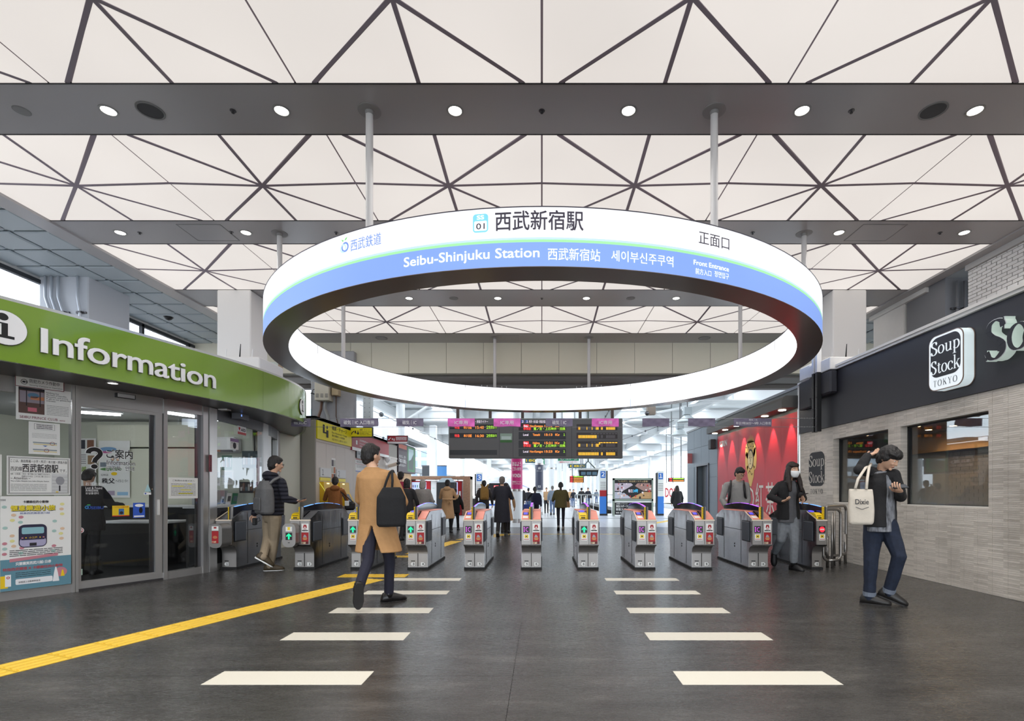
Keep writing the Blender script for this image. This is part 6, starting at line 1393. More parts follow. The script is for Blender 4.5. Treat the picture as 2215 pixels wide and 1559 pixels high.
q = MB(); q.box(-5.5, -5.0, 19.4, 22.6, 3.18, 3.3); tag(q.build('awning', mat('awning_grey', (150, 156, 160), .5)), 'grey awning edge above the travel advertisement', 'awning')
# pier with service boxes behind the canopy end
column_box('trim_15', -6.67, -5.42, 14.95, 15.16, 3.03, 5.3, mat('concrete_grey', (168, 168, 170), .7, noise=.04))
t = thing('service_box', 'beige ventilated service box mounted on the grey pier under the ring', 'box', (-6.1, 14.8, 3.8)); q = MB(); q.bbox(-6.42, -6.02, 14.62, 14.95, 3.82, 4.5, .01); q.build('housing', mat('box_beige', (206, 200, 182), .6), t)
q = MB()
for zz in (3.9, 3.93, 3.96, 3.99):
    for xx in (-6.38, -6.25, -6.12): q.box(xx, xx + .08, 14.612, 14.622, zz, zz + .012)
q.build('vent', LINE, t)
t = thing('service_box', 'smaller beige box right of the ventilated one on the grey pier', 'box', (-5.9, 14.8, 4.0)); q = MB(); q.bbox(-5.98, -5.8, 14.72, 14.95, 3.98, 4.4, .01); q.build('housing', mat('box_tan', (190, 172, 138), .6), t); q = MB(); q.tube([(-5.9, 14.85, 3.98), (-5.9, 14.85, 3.4), (-5.82, 14.85, 3.05)], .015, 6); q.build('cable', mat('cable_brown', (96, 74, 60), .7), t)
t = thing('pipe_run', 'brown and grey pipes bending down from the ventilated box on the pier', 'pipe', (-6.2, 14.85, 3.1))
q = MB(); q.tube([(-6.32, 14.86, 3.815), (-6.32, 14.82, 3.6), (-6.42, 14.82, 3.3), (-6.42, 14.82, 3.0)], .04, 8); q.build('brown_pipe', mat('pipe_brown', (110, 80, 62), .6), t); q = MB(); q.tube([(-6.2, 14.86, 3.815), (-6.2, 14.82, 3.6), (-6.12, 14.82, 3.4), (-6.08, 14.82, 3.0)], .045, 8); q.build('grey_pipe', mat('pipe_grey', (150, 150, 146), .5), t)
t = thing('cable_tripod', 'thin black bracket with coiled cable against the grey pier', 'cable', (-6.6, 14.85, 3.03)); q = MB(); q.tube([(-6.62, 14.88, 3.03), (-6.62, 14.88, 4.1)], .012, 6); q.build('rod', BLACK, t); q = MB(); q.tube([V((-6.53 + .05 * math.cos(a / 3), 14.85, 4.1 + .07 * math.sin(a / 3))) for a in range(38)], .008, 5); q.tube([(-6.64, 14.86, 4.06), (-6.52, 14.86, 4.04), (-6.45, 14.86, 4.0)], .014, 6); q.build('coil', BLACK, t)
m = MB()
for x in (-6.95, -6.62): m.box(x, x + .08, 13.0, 13.08, 2.98, 4.5)
m.box(-6.95, -6.5, 12.98, 13.1, 3.68, 3.8); m.box(-7.2, -6.9, 13.0, 13.1, 3.0, 4.5)
wf = m.build('window_5', mat('frame_tan', (176, 154, 128), .6), kind='structure'); m = MB(); m.box(-6.9, -6.6, 13.04, 13.06, 3.0, 4.5); m.build('pane', mat('milk_glass', (226, 232, 224), .3), wf)
# ================================================================ DEPARTURE BOARD
BY = 18.0; BX0, BX1 = XatY(970, BY), XatY(1347, BY); BZ0, BZ1 = Zat(991, BY), Zat(905, BY); BW_, BH_ = BX1 - BX0, BZ1 - BZ0
RWH_ = mat('roof_white_paint', (232, 236, 238), .55)
bd = thing('departure_board', 'long grey departure board with LED timetables hanging above the gates', 'display board', ((BX0 + BX1) / 2, BY, BZ0))
q = MB(); q.bbox(BX0, BX1, BY, BY + .25, BZ0, BZ1, .02); q.build('casing', mat('board_grey', (104, 102, 100), .5), bd)
for px in (989, 1059.5, 1130, 1200, 1255.5, 1325.5):
    x = XatY(px, BY); q = MB(); q.box(x - .05, x + .05, BY + .1, BY + .2, BZ1 - .01, 5.24); q.build('hanger', mat('hanger_brown', (74, 58, 54), .5), bd)
q = MB(); q.box(BX0 - 1, BX1 + .2, BY - .05, BY + .3, 5.24, 5.95); q.build('roof_beam', RWH_, bd)
F = Flat((BX0, BY - .003, BZ0), (1, 0, 0), (0, 0, 1)); kx_ = BW_ / 377.0; kz = BH_ / 86.0
BLK = mat('board_black', (26, 24, 28), .4); LO = emis('led_orange', (255, 150, 60), 1.1, False); LR = emis('led_board_red', (250, 60, 60), 1.1, False); LGn = emis('led_lime', (170, 230, 50), 1.0, False); LWh = emis('led_white', (240, 225, 240), 1.0, False); LY = emis('led_amber', (255, 196, 60), 1.0, False)
DIM = mat('board_dim', (120, 116, 118), .6); PBL = mat('board_blue', (40, 90, 170), .5)
def bx(zx): return (960 + zx / 5.5375 - 970) * kx_
def bz(zy): return (991 - (900 + zy / 5.54)) * kz
def R_(m_, x0, y0, x1, y1, l=1): F.rect(m_, bx(x0), bz(y1), bx(x1), bz(y0), l)
def T_(s, m_, x0, x1, y0, y1, b_=.015): F.text(s, bz(y0) - bz(y1), m_, bx(x0), bz(y1), w=None if len(s) == 1 else bx(x1) - bx(x0), bold=b_)
for (a, b_, c, d) in ((72, 100, 637, 155), (72, 202, 637, 260), (72, 405, 637, 463), (897, 88, 1462, 172), (897, 190, 1462, 277), (897, 292, 1462, 378), (897, 393, 1462, 480)): R_(BLK, a, b_, c, d)
for x in (664, 828, 1530): R_(BLK, x, 36, x + 3, 498)
for x0, x1, s in ((380, 530, '・拝島ライナー'), (1020, 1215, '所沢・本川越・拝島方面')): T_(s, LWh, x0, x1, 50, 82, 0)
T_('15:40', LO, 380, 480, 116, 150); T_('2', LGn, 510, 532, 116, 150); T_('空席あり', LGn, 537, 633, 116, 150); T_('特急', LR, 130, 190, 118, 150); T_('本川越', LO, 236, 334, 118, 150)
T_('特急', LR, 130, 190, 218, 250); T_('本川越', LO, 236, 334, 218, 250); T_('16:30', LO, 380, 480, 218, 250); T_('2', LGn, 510, 532, 218, 250); T_('空席あり', LGn, 537, 633, 218, 250)
R_(PBL, 925, 45, 960, 80, 1); R_(PBL, 975, 45, 1012, 80, 1); T_('2', LWh, 934, 952, 50, 77); T_('1', LWh, 988, 1000, 50, 77)
for i, (a, red) in enumerate(((100, 1), (204, 0), (303, 1), (405, 0))):
    if red: R_(LR, 953, a, 1017, a + 32, 2); F.text('Exp.', (bz(0) - bz(24)), LWh, bx(960), bz(a + 28), w=bx(50) - bx(0), bold=.02, l=4)
    else: T_('Local', LWh, 951, 1013, a + 3, a + 30)
    T_(('Hon-Kawagoe', 'Tanashi', 'Haijima', 'Hon-Kawagoe')[i], LO, (1030, 1066, 1066, 1030)[i], (1188, 1152, 1150, 1188)[i], a + 3, a + 30, .025)
    T_(('15:12', '15:13', '15:21', '15:23')[i], LO, 1206, 1300, a + 3, a + 30, .025); T_(('8Car', '8Car', '10Car', '8Car')[i], LO, (1334, 1334, 1328, 1334)[i], 1388, a + 3, a + 30, .025); T_(('2', '1', '3', '1')[i], LGn, 1432, 1447, a + 3, a + 30)
    if red: T_('停車駅', LR, 952, 1045, a + 36, a + 66); T_('鷺ノ宮・上石神井・田無', LGn, 1075, 1455, a + 36, a + 66)
rnd = random.Random(4)
for i, y in enumerate((96, 197, 300, 402)):
    R_(mat('board_panel_dark', (66, 60, 58), .5), 1590, y, 2080, y + 72); x = 1612; R_(mat('led_dim_red', (120, 60, 60), .6), 1598, y + 32, 1610, y + 64, 2); gap = 1835 + 20 * (i == 3)
    while x < 2046:
        on = (i == 3 or (i == 1 and x < 1830) or (i in (0, 2) and (x < 1625 or 1705 < x < 1718 or 1760 < x < 1774 or 1815 < x < 1858 or (i == 0 and x > 1870)))); blank = (1855 < x < 1873) or (1898 < x < 1938)
        if i == 2 and x > 1862: on = False
        if not blank: R_(LY if on else DIM, x, y + 30, x + 8.5, y + 66, 2)
        x += 12.3
    for k in range(9): R_(DIM, 1762 + k * 36, y + 8, 1788 + k * 36, y + 17, 2)
    if i == 2:
        for k in range(6): R_(LY, 1875 + k * 35, y + 11, 1903 + k * 35, y + 22, 3)
        R_(LY, 1858, y + 11, 1872, y + 40, 3)
R_(mat('board_photo', (150, 170, 150), .4), 675, 207, 818, 315, 1); R_(mat('board_photo_green', (60, 110, 50), .5), 675, 285, 818, 315, 2); R_(mat('board_photo_pale', (200, 214, 205), .4), 690, 240, 805, 280, 2)
F.done(bd, 'display_print')

# ================================================================ PLATFORM AREA
RWH = mat('roof_white_paint', (232, 236, 238), .55); DECK = mat('roof_deck', (222, 228, 230), .7)
rf = MB(); x = -8.4
while x < 16: rf.box(x, min(x + 2.3, 16), 17.0, 110, 5.95, 6.0); x += 3.5
rf.box(-8.4, -8.1, 17, 110, 5.6, 6.0)
RF = rf.build('roof', DECK, kind='structure')
for k, yy in enumerate((18.9, 22.5, 29, 35.5, 42, 49, 56, 64, 72, 82)):
    q = MB(); q.box(-8.4, 16, yy - .1, yy + .1, 5.22, 5.26); q.box(-8.4, 16, yy - .1, yy + .1, 5.78, 5.82); q.box(-8.4, 16, yy - .012, yy + .012, 5.26, 5.78)
    for xx in (-7, -3.6, -.6, 2.4, 5.4, 8.4, 11.4): q.box(xx - .09, xx + .09, yy - .09, yy + .09, 5.26, 5.78)
    q.build('roof_girder', RWH, RF)
for xx in (-8.1, -4.4, -.2, 3.9, 8.0, 12.2):
    q = MB(); q.box(xx - .09, xx + .09, 17, 110, 5.36, 5.4); q.box(xx - .012, xx + .012, 17, 110, 5.4, 5.82); q.box(xx - .09, xx + .09, 17, 110, 5.8, 5.84); q.build('roof_girder', RWH, RF)
yy = 19.5; q = MB()
while yy < 100: q.box(-8.4, 16, yy - .05, yy + .05, 5.84, 5.95); yy += 1.6
q.build('purlin', RWH, RF, kind='stuff')
for (xa, ya, xb, yb_) in ((3.9, 22.5, 7.0, 29), (3.9, 29, .9, 35.5), (3.9, 29, 7.2, 35.5), (-4.4, 22.5, -7.6, 29), (-.2, 35.5, 3.9, 42), (8, 22.5, 4.6, 29), (8, 35.5, 12, 42)):
    q = MB(); q.tube([(xa, ya, 5.3), (xb, yb_, 5.3)], .07, 6); q.build('roof_brace', RWH, RF)
for i, (x, y, r, l) in enumerate(((-1.01, 21, .225, 'white platform column wrapped with a magenta advertisement'), (-.14, 28.6, .225, 'white platform column with a dark night-view advertisement'), (.63, 33.6, .22, 'white platform column to the right of the night-view one'))):
    t = thing('platform_column', l, 'column', (x, y, 0)); q = MB(); q.cyl((x, y), r, .16, 3.05, 24); q.cyl((x, y), r * .68, 3.05, 5.3, 20); q.build('shaft', RWH, t, smooth=False); q = MB(); q.cyl((x, y), r + .01, 0, .16, 24); q.build('base_ring', STEEL, t)
    for zz in (2.75, 1.27): q = MB(); q.cyl((x, y), r + .012, zz, zz + .09, 24); q.build('steel_band', STEEL, t)
    if i < 2:
        mm = mat('advert_magenta', (190, 30, 110), .45) if i == 0 else mat('advert_night', (62, 66, 86), .4); q = MB(); q.cyl((x, y), r + .006, 1.36, 2.75, 24); q.build('advert_wrap', mm, t)
        def cf(x_, y_, z_, r=r, cx=x, cy=y): a = x_ / r; return V((cx + (r + .012 + z_) * math.sin(a), cy - (r + .012 + z_) * math.cos(a), y_))
        if i == 0:
            for s, zz, hh in (('おはよう', 2.28, .17), ('ございます!', 2.1, .13), ('WONDA', 1.83, .15), ('朝専用コーヒー', 1.62, .06), ('モーニングショット', 1.54, .06)): text(s, hh, STW, t, (0, 0, 0), w=.36, align='C', bold=.01, fn=lambda a, b, c, zz=zz: cf(a, b + zz, c))
        else:
            for s, zz, hh, ww in (('68', 2.5, .14, .12), ('ラウンジ', 2.38, .05, .3), ('52', 1.5, .12, .14)): text(s, hh, STW, t, (0, 0, 0), w=ww, align='C', fn=lambda a, b, c, zz=zz: cf(a, b + zz, c))
for i, (px, Y) in enumerate(((1210, 40), (1222, 47), (1252, 50), (1262, 54), (1273, 58), (1283, 62), (1292, 66), (1240, 60), (985, 26), (1000, 34), (1061, 34), (900, 24), (1312, 70), (1405, 60))):
    x = XatY(px, Y) if px > 1100 else {985: -6.6, 1000: -6.6, 1061: -5.1, 900: -6.55}[px]; y = Y if px > 1100 else {985: 31.5, 1000: 43, 1061: 50, 900: 24.0}[px]
    q = MB(); q.cyl((x, y), .2, 0, 5.3, 14) if i % 2 or i < 2 else q.bbox(x - .2, x + .2, y - .2, y + .2, 0, 5.3, .02)
    tag(q.build('platform_column', RWH), 'plain white column carrying the platform roof', 'column', 'white columns along the platforms')
# open left side: pale fence beam, catenary, far buildings
q = MB(); q.box(-8.6, -8.3, 24, 60, 2.55, 2.85); q.box(-8.5, -8.4, 24, 60, 1.0, 1.15)
for yy in range(24, 60, 4): q.box(-8.5, -8.38, yy, yy + .15, -1.2, 2.6)
tag(q.build('track_fence', mat('pale_fence', (176, 184, 190), .5)), 'pale grey beam and posts along the open left side of the tracks', 'fence')
for i, (x, y, w, h, c) in enumerate(((-26, 62, 9, 13, (206, 214, 222)), (-19, 80, 6, 9, (220, 224, 228)), (-30, 90, 8, 18, (212, 216, 222)))):
    t = thing('far_building', ['pale office block beyond the tracks at left, nearest', 'low pale building beyond the tracks behind the train', 'tall pale block at the far left beyond the tracks'][i], 'building', (x, y, -1.2)); q = MB(); q.box(x - w / 2, x + w / 2, y, y + 6, -1.2, h); q.build('wall', mat('far_wall%s' % 'abc'[i], c, .8), t)
    for a in range(4):
        for b_ in range(5): q = MB(); q.box(x - w / 2 + .5 + a * w / 4.2, x - w / 2 + .5 + a * w / 4.2 + w / 7, y - .05, y, .6 + b_ * (h - 1) / 5.2, .6 + b_ * (h - 1) / 5.2 + (h / 9)); q.build('window', mat('far_pane', (150, 168, 188), .3), t)
def wire(label, pts, nins=3, r=.012):
    t = thing('overhead_wire', label, 'wire', tuple(pts[0])); q = MB(); q.tube(pts, r, 5); q.build('cable', BLACK, t); p0, p1 = V(pts[0]), V(pts[-1])
    for k in range(nins): c = p0.lerp(p1, (k + .5) / nins * .6); q = MB(); q.ball(c, .10 if k == 0 else .05, nu=8, nv=6); q.build('insulator', mat('insulator_grey', (96, 100, 104), .4), t)
wire('overhead wire with round insulators running away at upper left', [(-6.4, 18.2, 4.3), (-5.6, 40, 4.2)]); wire('lower overhead wire with round insulators at upper left', [(-6.3, 18.27, 3.4), (-6.4, 28.9, 3.4)], 4)
wire('overhead wire sloping down right of the departure board', [(3.1, 18.3, 5.3), (3.6, 35.5, 5.2)], 4); wire('second overhead wire right of the departure board', [(2.9, 18.3, 5.25), (4.2, 42, 5.2)], 3)
wire('overhead wire near the slate wall running away', [(5.1, 20, 4.0), (4.8, 49, 5.2)], 5)
t = thing('steel_mast', 'riveted grey steel mast standing behind the beige fare wall', 'mast', (-6.2, 18.4, 0)); q = MB(); q.box(-6.32, -6.04, 18.3, 18.55, 0, 5.3); q.build('mast', mat('mast_grey', (150, 152, 150), .6), t); q = MB()
for zz in range(14):
    for xx in (-6.26, -6.1): q.ball((xx, 18.3, 3.1 + zz * .16), .014, nu=6, nv=4)
q.build('rivet', DSTEEL, t)
t = thing('brown_hanger_post', 'brown grey post hanging from the roof just right of the departure board', 'post', (3.85, 18.2, 3.9)); q = MB(); q.box(3.7, 3.98, 18.1, 18.35, 3.95, 5.6); q.build('post', mat('post_taupe', (146, 134, 122), .6), t); q = MB(); q.ball((3.68, 18.1, 4.55), .09, nu=8, nv=6); q.ball((3.68, 18.1, 3.98), .08, nu=8, nv=6); q.build('pulley', DSTEEL, t)
t = thing('pendant_lamp', 'upper bell-shaped pendant lamp hanging from the platform roof', 'lamp', (4.9, 18.7, 4.2)); 
for (lx, ly, lz, l) in ((5.9, 21.0, 4.35, None), (6.4, 24.0, 4.15, 'lower bell-shaped pendant lamp below and behind the first one')):
    if l: t = thing('pendant_lamp', l, 'lamp', (lx, ly, lz))
    else: t.location = (lx, ly, lz)
    q = MB(); q.lathe((lx, ly, lz), [(.42, -.3), (.40, -.26), (.22, -.08), (.12, 0), (.12, .02)], 20); q.build('shade', mat('lamp_shade', (196, 204, 206), .4, .2), t, smooth=True); q = MB(); q.box(lx - .15, lx + .15, ly - .15, ly + .15, lz + .02, lz + .32); q.build('housing', mat('lamp_housing', (186, 196, 200), .5), t); q = MB(); q.tube([(lx, ly, lz + .3), (lx, ly, 5.9)], .02, 6); q.build('stem', DSTEEL, t); q = MB(); q.disc((lx, ly, lz - .29), .36, (0, 0, 1), .01, 20); q.build('lens', emis('pendant_lens', (240, 250, 255), 2.0), t)
t = thing('round_dish_lamp', 'flat round dish lamp high under the roof right of the board', 'lamp', (4.6, 20, 5.1)); q = MB(); q.lathe((4.55, 20, 5.0), [(.42, -.08), (.44, -.02), (.2, .12), (.05, .16)], 20); q.build('dish', MATS['lamp_shade'], t, smooth=True); q = MB(); q.tube([(4.55, 20, 5.1), (4.55, 20, 5.9)], .02, 6); q.build('stem', DSTEEL, t)
# brick enclosure with vending machines
BRK = mat('vending_brick', (150, 112, 88), .8, noise=.2, nscale=9); VY = 27.4
en = thing('brick_enclosure', 'low brick enclosure framing the vending machines at the left platform', 'enclosure', (-5.45, VY, 0))
vx0, vx1 = XatY(881, VY), XatY(1017, VY); q = MB(); q.box(vx0 + .02, vx0 + .16, VY + .02, VY + 1.2, 0, 2.1); q.box(vx1 - .36, vx1 - .02, VY + .02, VY + 1.2, 0, 2.1); q.box(vx0 + .02, vx1 - .02, VY + .02, VY + 1.2, 1.93, 2.1); q.build('core', mat('brick_mortar', (150, 138, 124), .9), en)
def brickrun(x0, x1, z0, z1, face='y'):
    q = MB(); z = z0; r = 0
    while z < z1 - .02:
        x = x0 - (.11 if r % 2 else 0)
        while x < x1:
            a, b_ = max(x, x0), min(x + .21, x1)
            if b_ - a > .02: q.box(a, b_, VY, VY + .03, z, z + .065)
            x += .222
        z += .075; r += 1
    return q
for a in ((vx0, vx0 + .17, 0, 2.1), (vx1 - .38, vx1, 0, 2.1), (vx0 + .17, vx1 - .38, 1.93, 2.1)): brickrun(*a).build('brick', BRK, en, kind='stuff')
VRED = mat('vending_red', (186, 22, 36), .35); VDISP = emis('vending_display', (190, 205, 245), .9, False)
def vend(px0, px1, l, body, ncol):
    x0, x1 = XatY(px0, VY + .3), XatY(px1, VY + .3); t = thing('vending_machine', l, 'vending machine', ((x0 + x1) / 2, VY + .3, 0)); q = MB(); q.bbox(x0, x1, VY + .3, VY + 1.0, 0, 1.85, .02); q.build('cabinet', body, t)
    if ncol:
        q = MB(); q.box(x0 + .06, x1 - (.22 if x1 - x0 > .7 else .08), VY + .285, VY + .3, .85, 1.78); q.build('display_window', VDISP, t)
        for r in range(3):
            for c in range(ncol):
                q = MB(); xx = x0 + .1 + c * (x1 - x0 - .36) / ncol; q.cyl((xx + .02, VY + .27), .024, .93 + r * .28, 1.07 + r * .28, 8); q.build('drink_can', [mat('can_green', (90, 150, 90), .4), mat('can_white', (225, 225, 225), .4), mat('can_brown', (110, 70, 50), .4), mat('can_blue', (50, 90, 170), .4)][(r + c) % 4], t)
        q = MB(); q.box(x1 - .16, x1 - .05, VY + .285, VY + .3, .9, 1.3); q.build('coin_panel', STW, t)
        q = MB(); q.box(x0 + .1, x1 - .1, VY + .285, VY + .3, .2, .5); q.build('pickup_slot', INK, t)
    else:
        q = MB(); q.disc(((x0 + x1) / 2, VY + .295, .75), .07, (0, -1, 0), .01); q.build('hole', INK, t); q = MB(); q.box(x0 + .08, x1 - .1, VY + .29, VY + .3, 1.45, 1.47); q.build('stripe', mat('mint', (140, 200, 190), .5), t)
vend(889, 931, 'red vending machine at left with lit rows of drinks, behind the grey haired person', VRED, 6); vend(932, 944, 'narrow white bottle bin between the red machine and black kiosk', WHITE, 0); vend(966, 999, 'second red vending machine behind the woman in the beige coat', VRED, 4)
t = thing('waste_kiosk', 'black box kiosk with a pale domed top between the vending machines', 'bin', (-5.0, 26.6, 0)); x0, x1 = XatY(944, 26.6), XatY(984, 26.6); q = MB(); q.bbox(x0, x1, 26.6, 27.2, 0, 1.75, .02); q.build('body', BLACK, t); q = MB(); q.rings([[(x0, 26.6, 1.75), (x1, 26.6, 1.75), (x1, 27.2, 1.75), (x0, 27.2, 1.75)], [(x0 + .25, 26.8, 1.98), (x1 - .25, 26.8, 1.98), (x1 - .25, 27.0, 1.98), (x0 + .25, 27.0, 1.98)]]); q.build('lid', mat('kiosk_lid', (130, 140, 146), .4), t)
t = thing('litter_bin', 'dark litter bin with pale top right of the brick enclosure', 'bin', (-4.1, 28.6, 0)); x0, x1 = XatY(1019, 28.9), XatY(1034, 28.9); q = MB(); q.bbox(x0, x1, 28.6, 29.1, 0, .88, .02); q.build('body', mat('bin_dark', (50, 50, 52), .5), t); q = MB(); q.prism([(x0, 28.58, .88), (x1, 28.58, .88), (x1, 29.1, 1.0), (x0, 29.1, 1.0)], (0, 0, 0), (0, 0, .04)); q.build('lid', STW, t)
for px0, px1, l, mm in ((913, 936, 'dark notice board above the brick enclosure, left one', mat('nb_dark', (60, 64, 70), .5)), (939, 966, 'blue advertising board above the brick enclosure, right one', mat('nb_blue', (70, 130, 190), .4))):
    Y = 33.0; x0, x1 = XatY(px0, Y), XatY(px1, Y); t = thing('billboard', l, 'billboard', ((x0 + x1) / 2, Y, 0)); q = MB(); q.box(x0, x1, Y, Y + .1, Zat(1029, Y), Zat(1008, Y)); q.build('board', mm, t); q = MB(); q.box(x0 + .1, x0 + .2, Y + .1, Y + .2, 0, 2.9); q.box(x1 - .2, x1 - .1, Y + .1, Y + .2, 0, 2.9); q.build('leg', STEEL, t); q = MB(); q.box(x0 - .03, x1 + .03, Y - .02, Y, Zat(1008, Y), Zat(1008, Y) + .06); q.build('frame', DSTEEL, t)
# commuter train at platform 3
t = thing('train', 'white and grey commuter train with rounded dark front standing at platform 3', 'train', (-3.75, 45, -1.0)); tcx = -3.75; TW = mat('train_white', (214, 218, 222), .3, .2)
def trsec(y, w, z1, rr_, z0=-.95, n=8):
    o = [(tcx - w, y, z0)];
    for k in range(n + 1): a = PI - PI / 2 * k / n; o.append((tcx - w + rr_ + rr_ * math.cos(a), y, z1 - rr_ + rr_ * math.sin(a)))
    for k in range(n + 1): a = PI / 2 - PI / 2 * k / n; o.append((tcx + w - rr_ + rr_ * math.cos(a), y, z1 - rr_ + rr_ * math.sin(a)))
    o.append((tcx + w, y, z0)); return o
q = MB(); q.rings([trsec(45.0, 1.1, 2.3, .9), trsec(45.15, 1.28, 2.5, .85), trsec(45.5, 1.38, 2.62, .7), trsec(46.2, 1.42, 2.68, .5), trsec(108, 1.42, 2.68, .5)]); q.build('body', TW, t, smooth=False)
F = Flat((tcx, 44.99, 0), (1, 0, 0), (0, 0, 1)); TB = mat('train_black', (20, 22, 28), .15); F.poly(TB, [(-1.05, .55), (1.05, .55), (1.05, 1.6), (.8, 2.05), (-.8, 2.05), (-1.05, 1.6)], 1); F.rect(LR, -.42, 1.62, 0.0, 1.85, 2); F.text('急行', .17, LWh, -.4, 1.65, w=.36, l=4); F.text('本川越', .16, LWh, .05, 1.66, w=.4, l=4)
for sx in (-.85, .85): F.disc(emis('headlight', (255, 250, 230), 2.0, False), sx, .42, .12, .07, 2)
F.rect(BLUE, -1.08, .1, 1.08, .25, 1); F.done(t, 'front_print')
q = MB()
for k in range(24): y = 48 + k * 2.4; q.box(tcx + 1.415, tcx + 1.43, y, y + (1.4 if k % 3 else .9), .9 if k % 3 else .1, 1.75)
q.build('side_window', TB, t, kind='stuff'); q = MB(); q.box(tcx + 1.42, tcx + 1.432, 46.5, 108, 2.0, 2.2); q.build('stripe', BLUE, t)
# platform number pillars
SBL = mat('sign_blue', (36, 104, 190), .45); PBLU = mat('pillar_blue', (50, 120, 205), .5); PGR = mat('pillar_pale', (222, 226, 222), .5)
def pillar(num, px0, px1, yt, yb, Y, label, low=True):
    x0, x1 = XatY(px0, Y), XatY(px1, Y); z1, z0 = Zat(yt, Y), max(0, Zat(yb, Y)); t = thing('platform_sign', label, 'sign', ((x0 + x1) / 2, Y, 0)); w = x1 - x0
    q = MB(); q.bbox(x0, x1, Y, Y + .3, 0, z1, .01); q.build('pillar', PGR, t); q = MB(); q.box(x0 + w * .14, x1 - w * .14, Y - .01, Y, z1 - .15 - w * .9, z1 - .12); q.build('number_plate', SBL, t)
    text(num, w * .62, STW, t, ((x0 + x1) / 2, Y - .014, z1 - .1 - w * .82), align='C', bold=.02)
    F = Flat((x0, Y - .002, 0), (1, 0, 0), (0, 0, 1)); lines(F, w * .12, w * .9, z1 - .3 - w, z1 - .75 - w, 5, LINE, .3, 5)
    if low: F.rect(PBLU, .0, .1, w, 1.02, 1); F.rect(BLACK, 0, .0, w, .1, 1)
    if num == '2': F.rect(SGR, 0, 1.02, w, 1.35, 2); lines(F, w * .1, w * .9, 1.33, 1.05, 3, STW, .5)
    F.done(t, 'print')
    q = MB(); q.box(x1 if num == '2' else x0 - .06, (x1 + .06) if num == '2' else x0, Y - .01, Y + .31, 0, z1 - .1); q.build('edge_strip', BLACK, t)
pillar('3', 1029, 1044, 1021, 1110, 30, 'pale pillar with blue plate number 3 beside the train', False)
pillar('2', 1297, 1311.7, 1014, 1115, 27.5, 'pale and blue pillar with plate number 2 and a red band'); pillar('1', 1422.5, 1436, 1018, 1115, 27.5, 'pale and blue pillar with plate number 1 right of the photo board')
# photo advertising board
AY = 27.3; t = thing('photo_board', 'framed advertising board with a four-part photo and black text panel below', 'advertising board', (XatY(1369, AY), AY, 0)); x0, x1 = XatY(1326, AY), XatY(1413.5, AY); w = x1 - x0; z1 = Zat(1033.7, AY); FG = mat('board_frame_sage', (134, 146, 134), .5)
for a, b_, c, d in ((x0, x0 + .09, 0, z1), (x1 - .09, x1, 0, z1), (x0, x1, z1 - .1, z1), (x0, x1, .78, .88)): q = MB(); q.box(a, b_, AY, AY + .25, c, d); q.build('frame', FG, t)
q = MB(); q.box(x0 + .09, x1 - .09, AY + .06, AY + .2, .88, z1 - .1); q.build('display_panel', BLACK, t); q = MB(); q.box(x0 + .09, x1 - .09, AY + .06, AY + .2, .05, .7); q.build('text_panel', BLACK, t); q = MB(); q.box(x0 + .09, x1 - .09, AY + .04, AY + .2, .70, .78); q.build('shelf_strip', STW, t)
F = Flat((x0 + .09, AY + .055, 0), (1, 0, 0), (0, 0, 1)); W9 = w - .18; za, zb = .9, z1 - .27; zm = (za + zb) / 2
def em2(n, c): return emis(n, c, .55, False)
for (pts, c, n_) in (([(0, zb), (W9 * .45, zb), (W9 * .5, zb - .1), (W9 * .22, zm), (0, zm)], (180, 170, 185), 'pq1'), ([(W9 * .62, zb), (W9, zb), (W9, zm), (W9 * .78, zm), (W9 * .55, zb - .15)], (150, 120, 115), 'pq2'), ([(0, zm - .05), (W9 * .22, zm - .05), (W9 * .48, za), (0, za)], (175, 180, 195), 'pq3'), ([(W9 * .78, zm - .05), (W9, zm - .05), (W9, za), (W9 * .4, za)], (176, 142, 98), 'pq4')): F.poly(em2(n_, c), pts, 1)
r = random.Random(11)
for k in range(60):
    x_, z_ = r.uniform(.03, W9 - .03), r.uniform(za + .03, zb - .03)
    if abs(x_ - W9 * .5) / (W9 * .3) + abs(z_ - zm) / ((zb - za) * .42) < 1: continue
    F.disc([em2('pqa', (40, 36, 44)), em2('pqb', (190, 50, 50)), em2('pqc', (220, 215, 220)), em2('pqd', (196, 150, 130))][k % 4], x_, z_, r.uniform(.02, .06), r.uniform(.02, .07), 2, 7)
F.text('「いるダケ」新会員システム登場!', .09, mat('gold_text', (220, 190, 140), .5), W9 * .1, z1 - .22, w=W9 * .8, l=2); F.text('毎日', .16, LWh, W9 * .37, zm - .08, w=.22, l=3); F.text('24時', .17, emis('text_cyan', (70, 190, 240), .9, False), W9 * .5, zm - .08, w=.26, bold=.01, l=3)
for k, s in enumerate(('24時間ハイブリッド', '東急スポーツ', '新宿スパ', '03-5155')): F.text(s, (.06, .12, .12, .08)[k], STW, .08, (.6, .44, .27, .12)[k], w=(.6, .62, .5, .5)[k], bold=.01, l=2)
F.done(t, 'print')
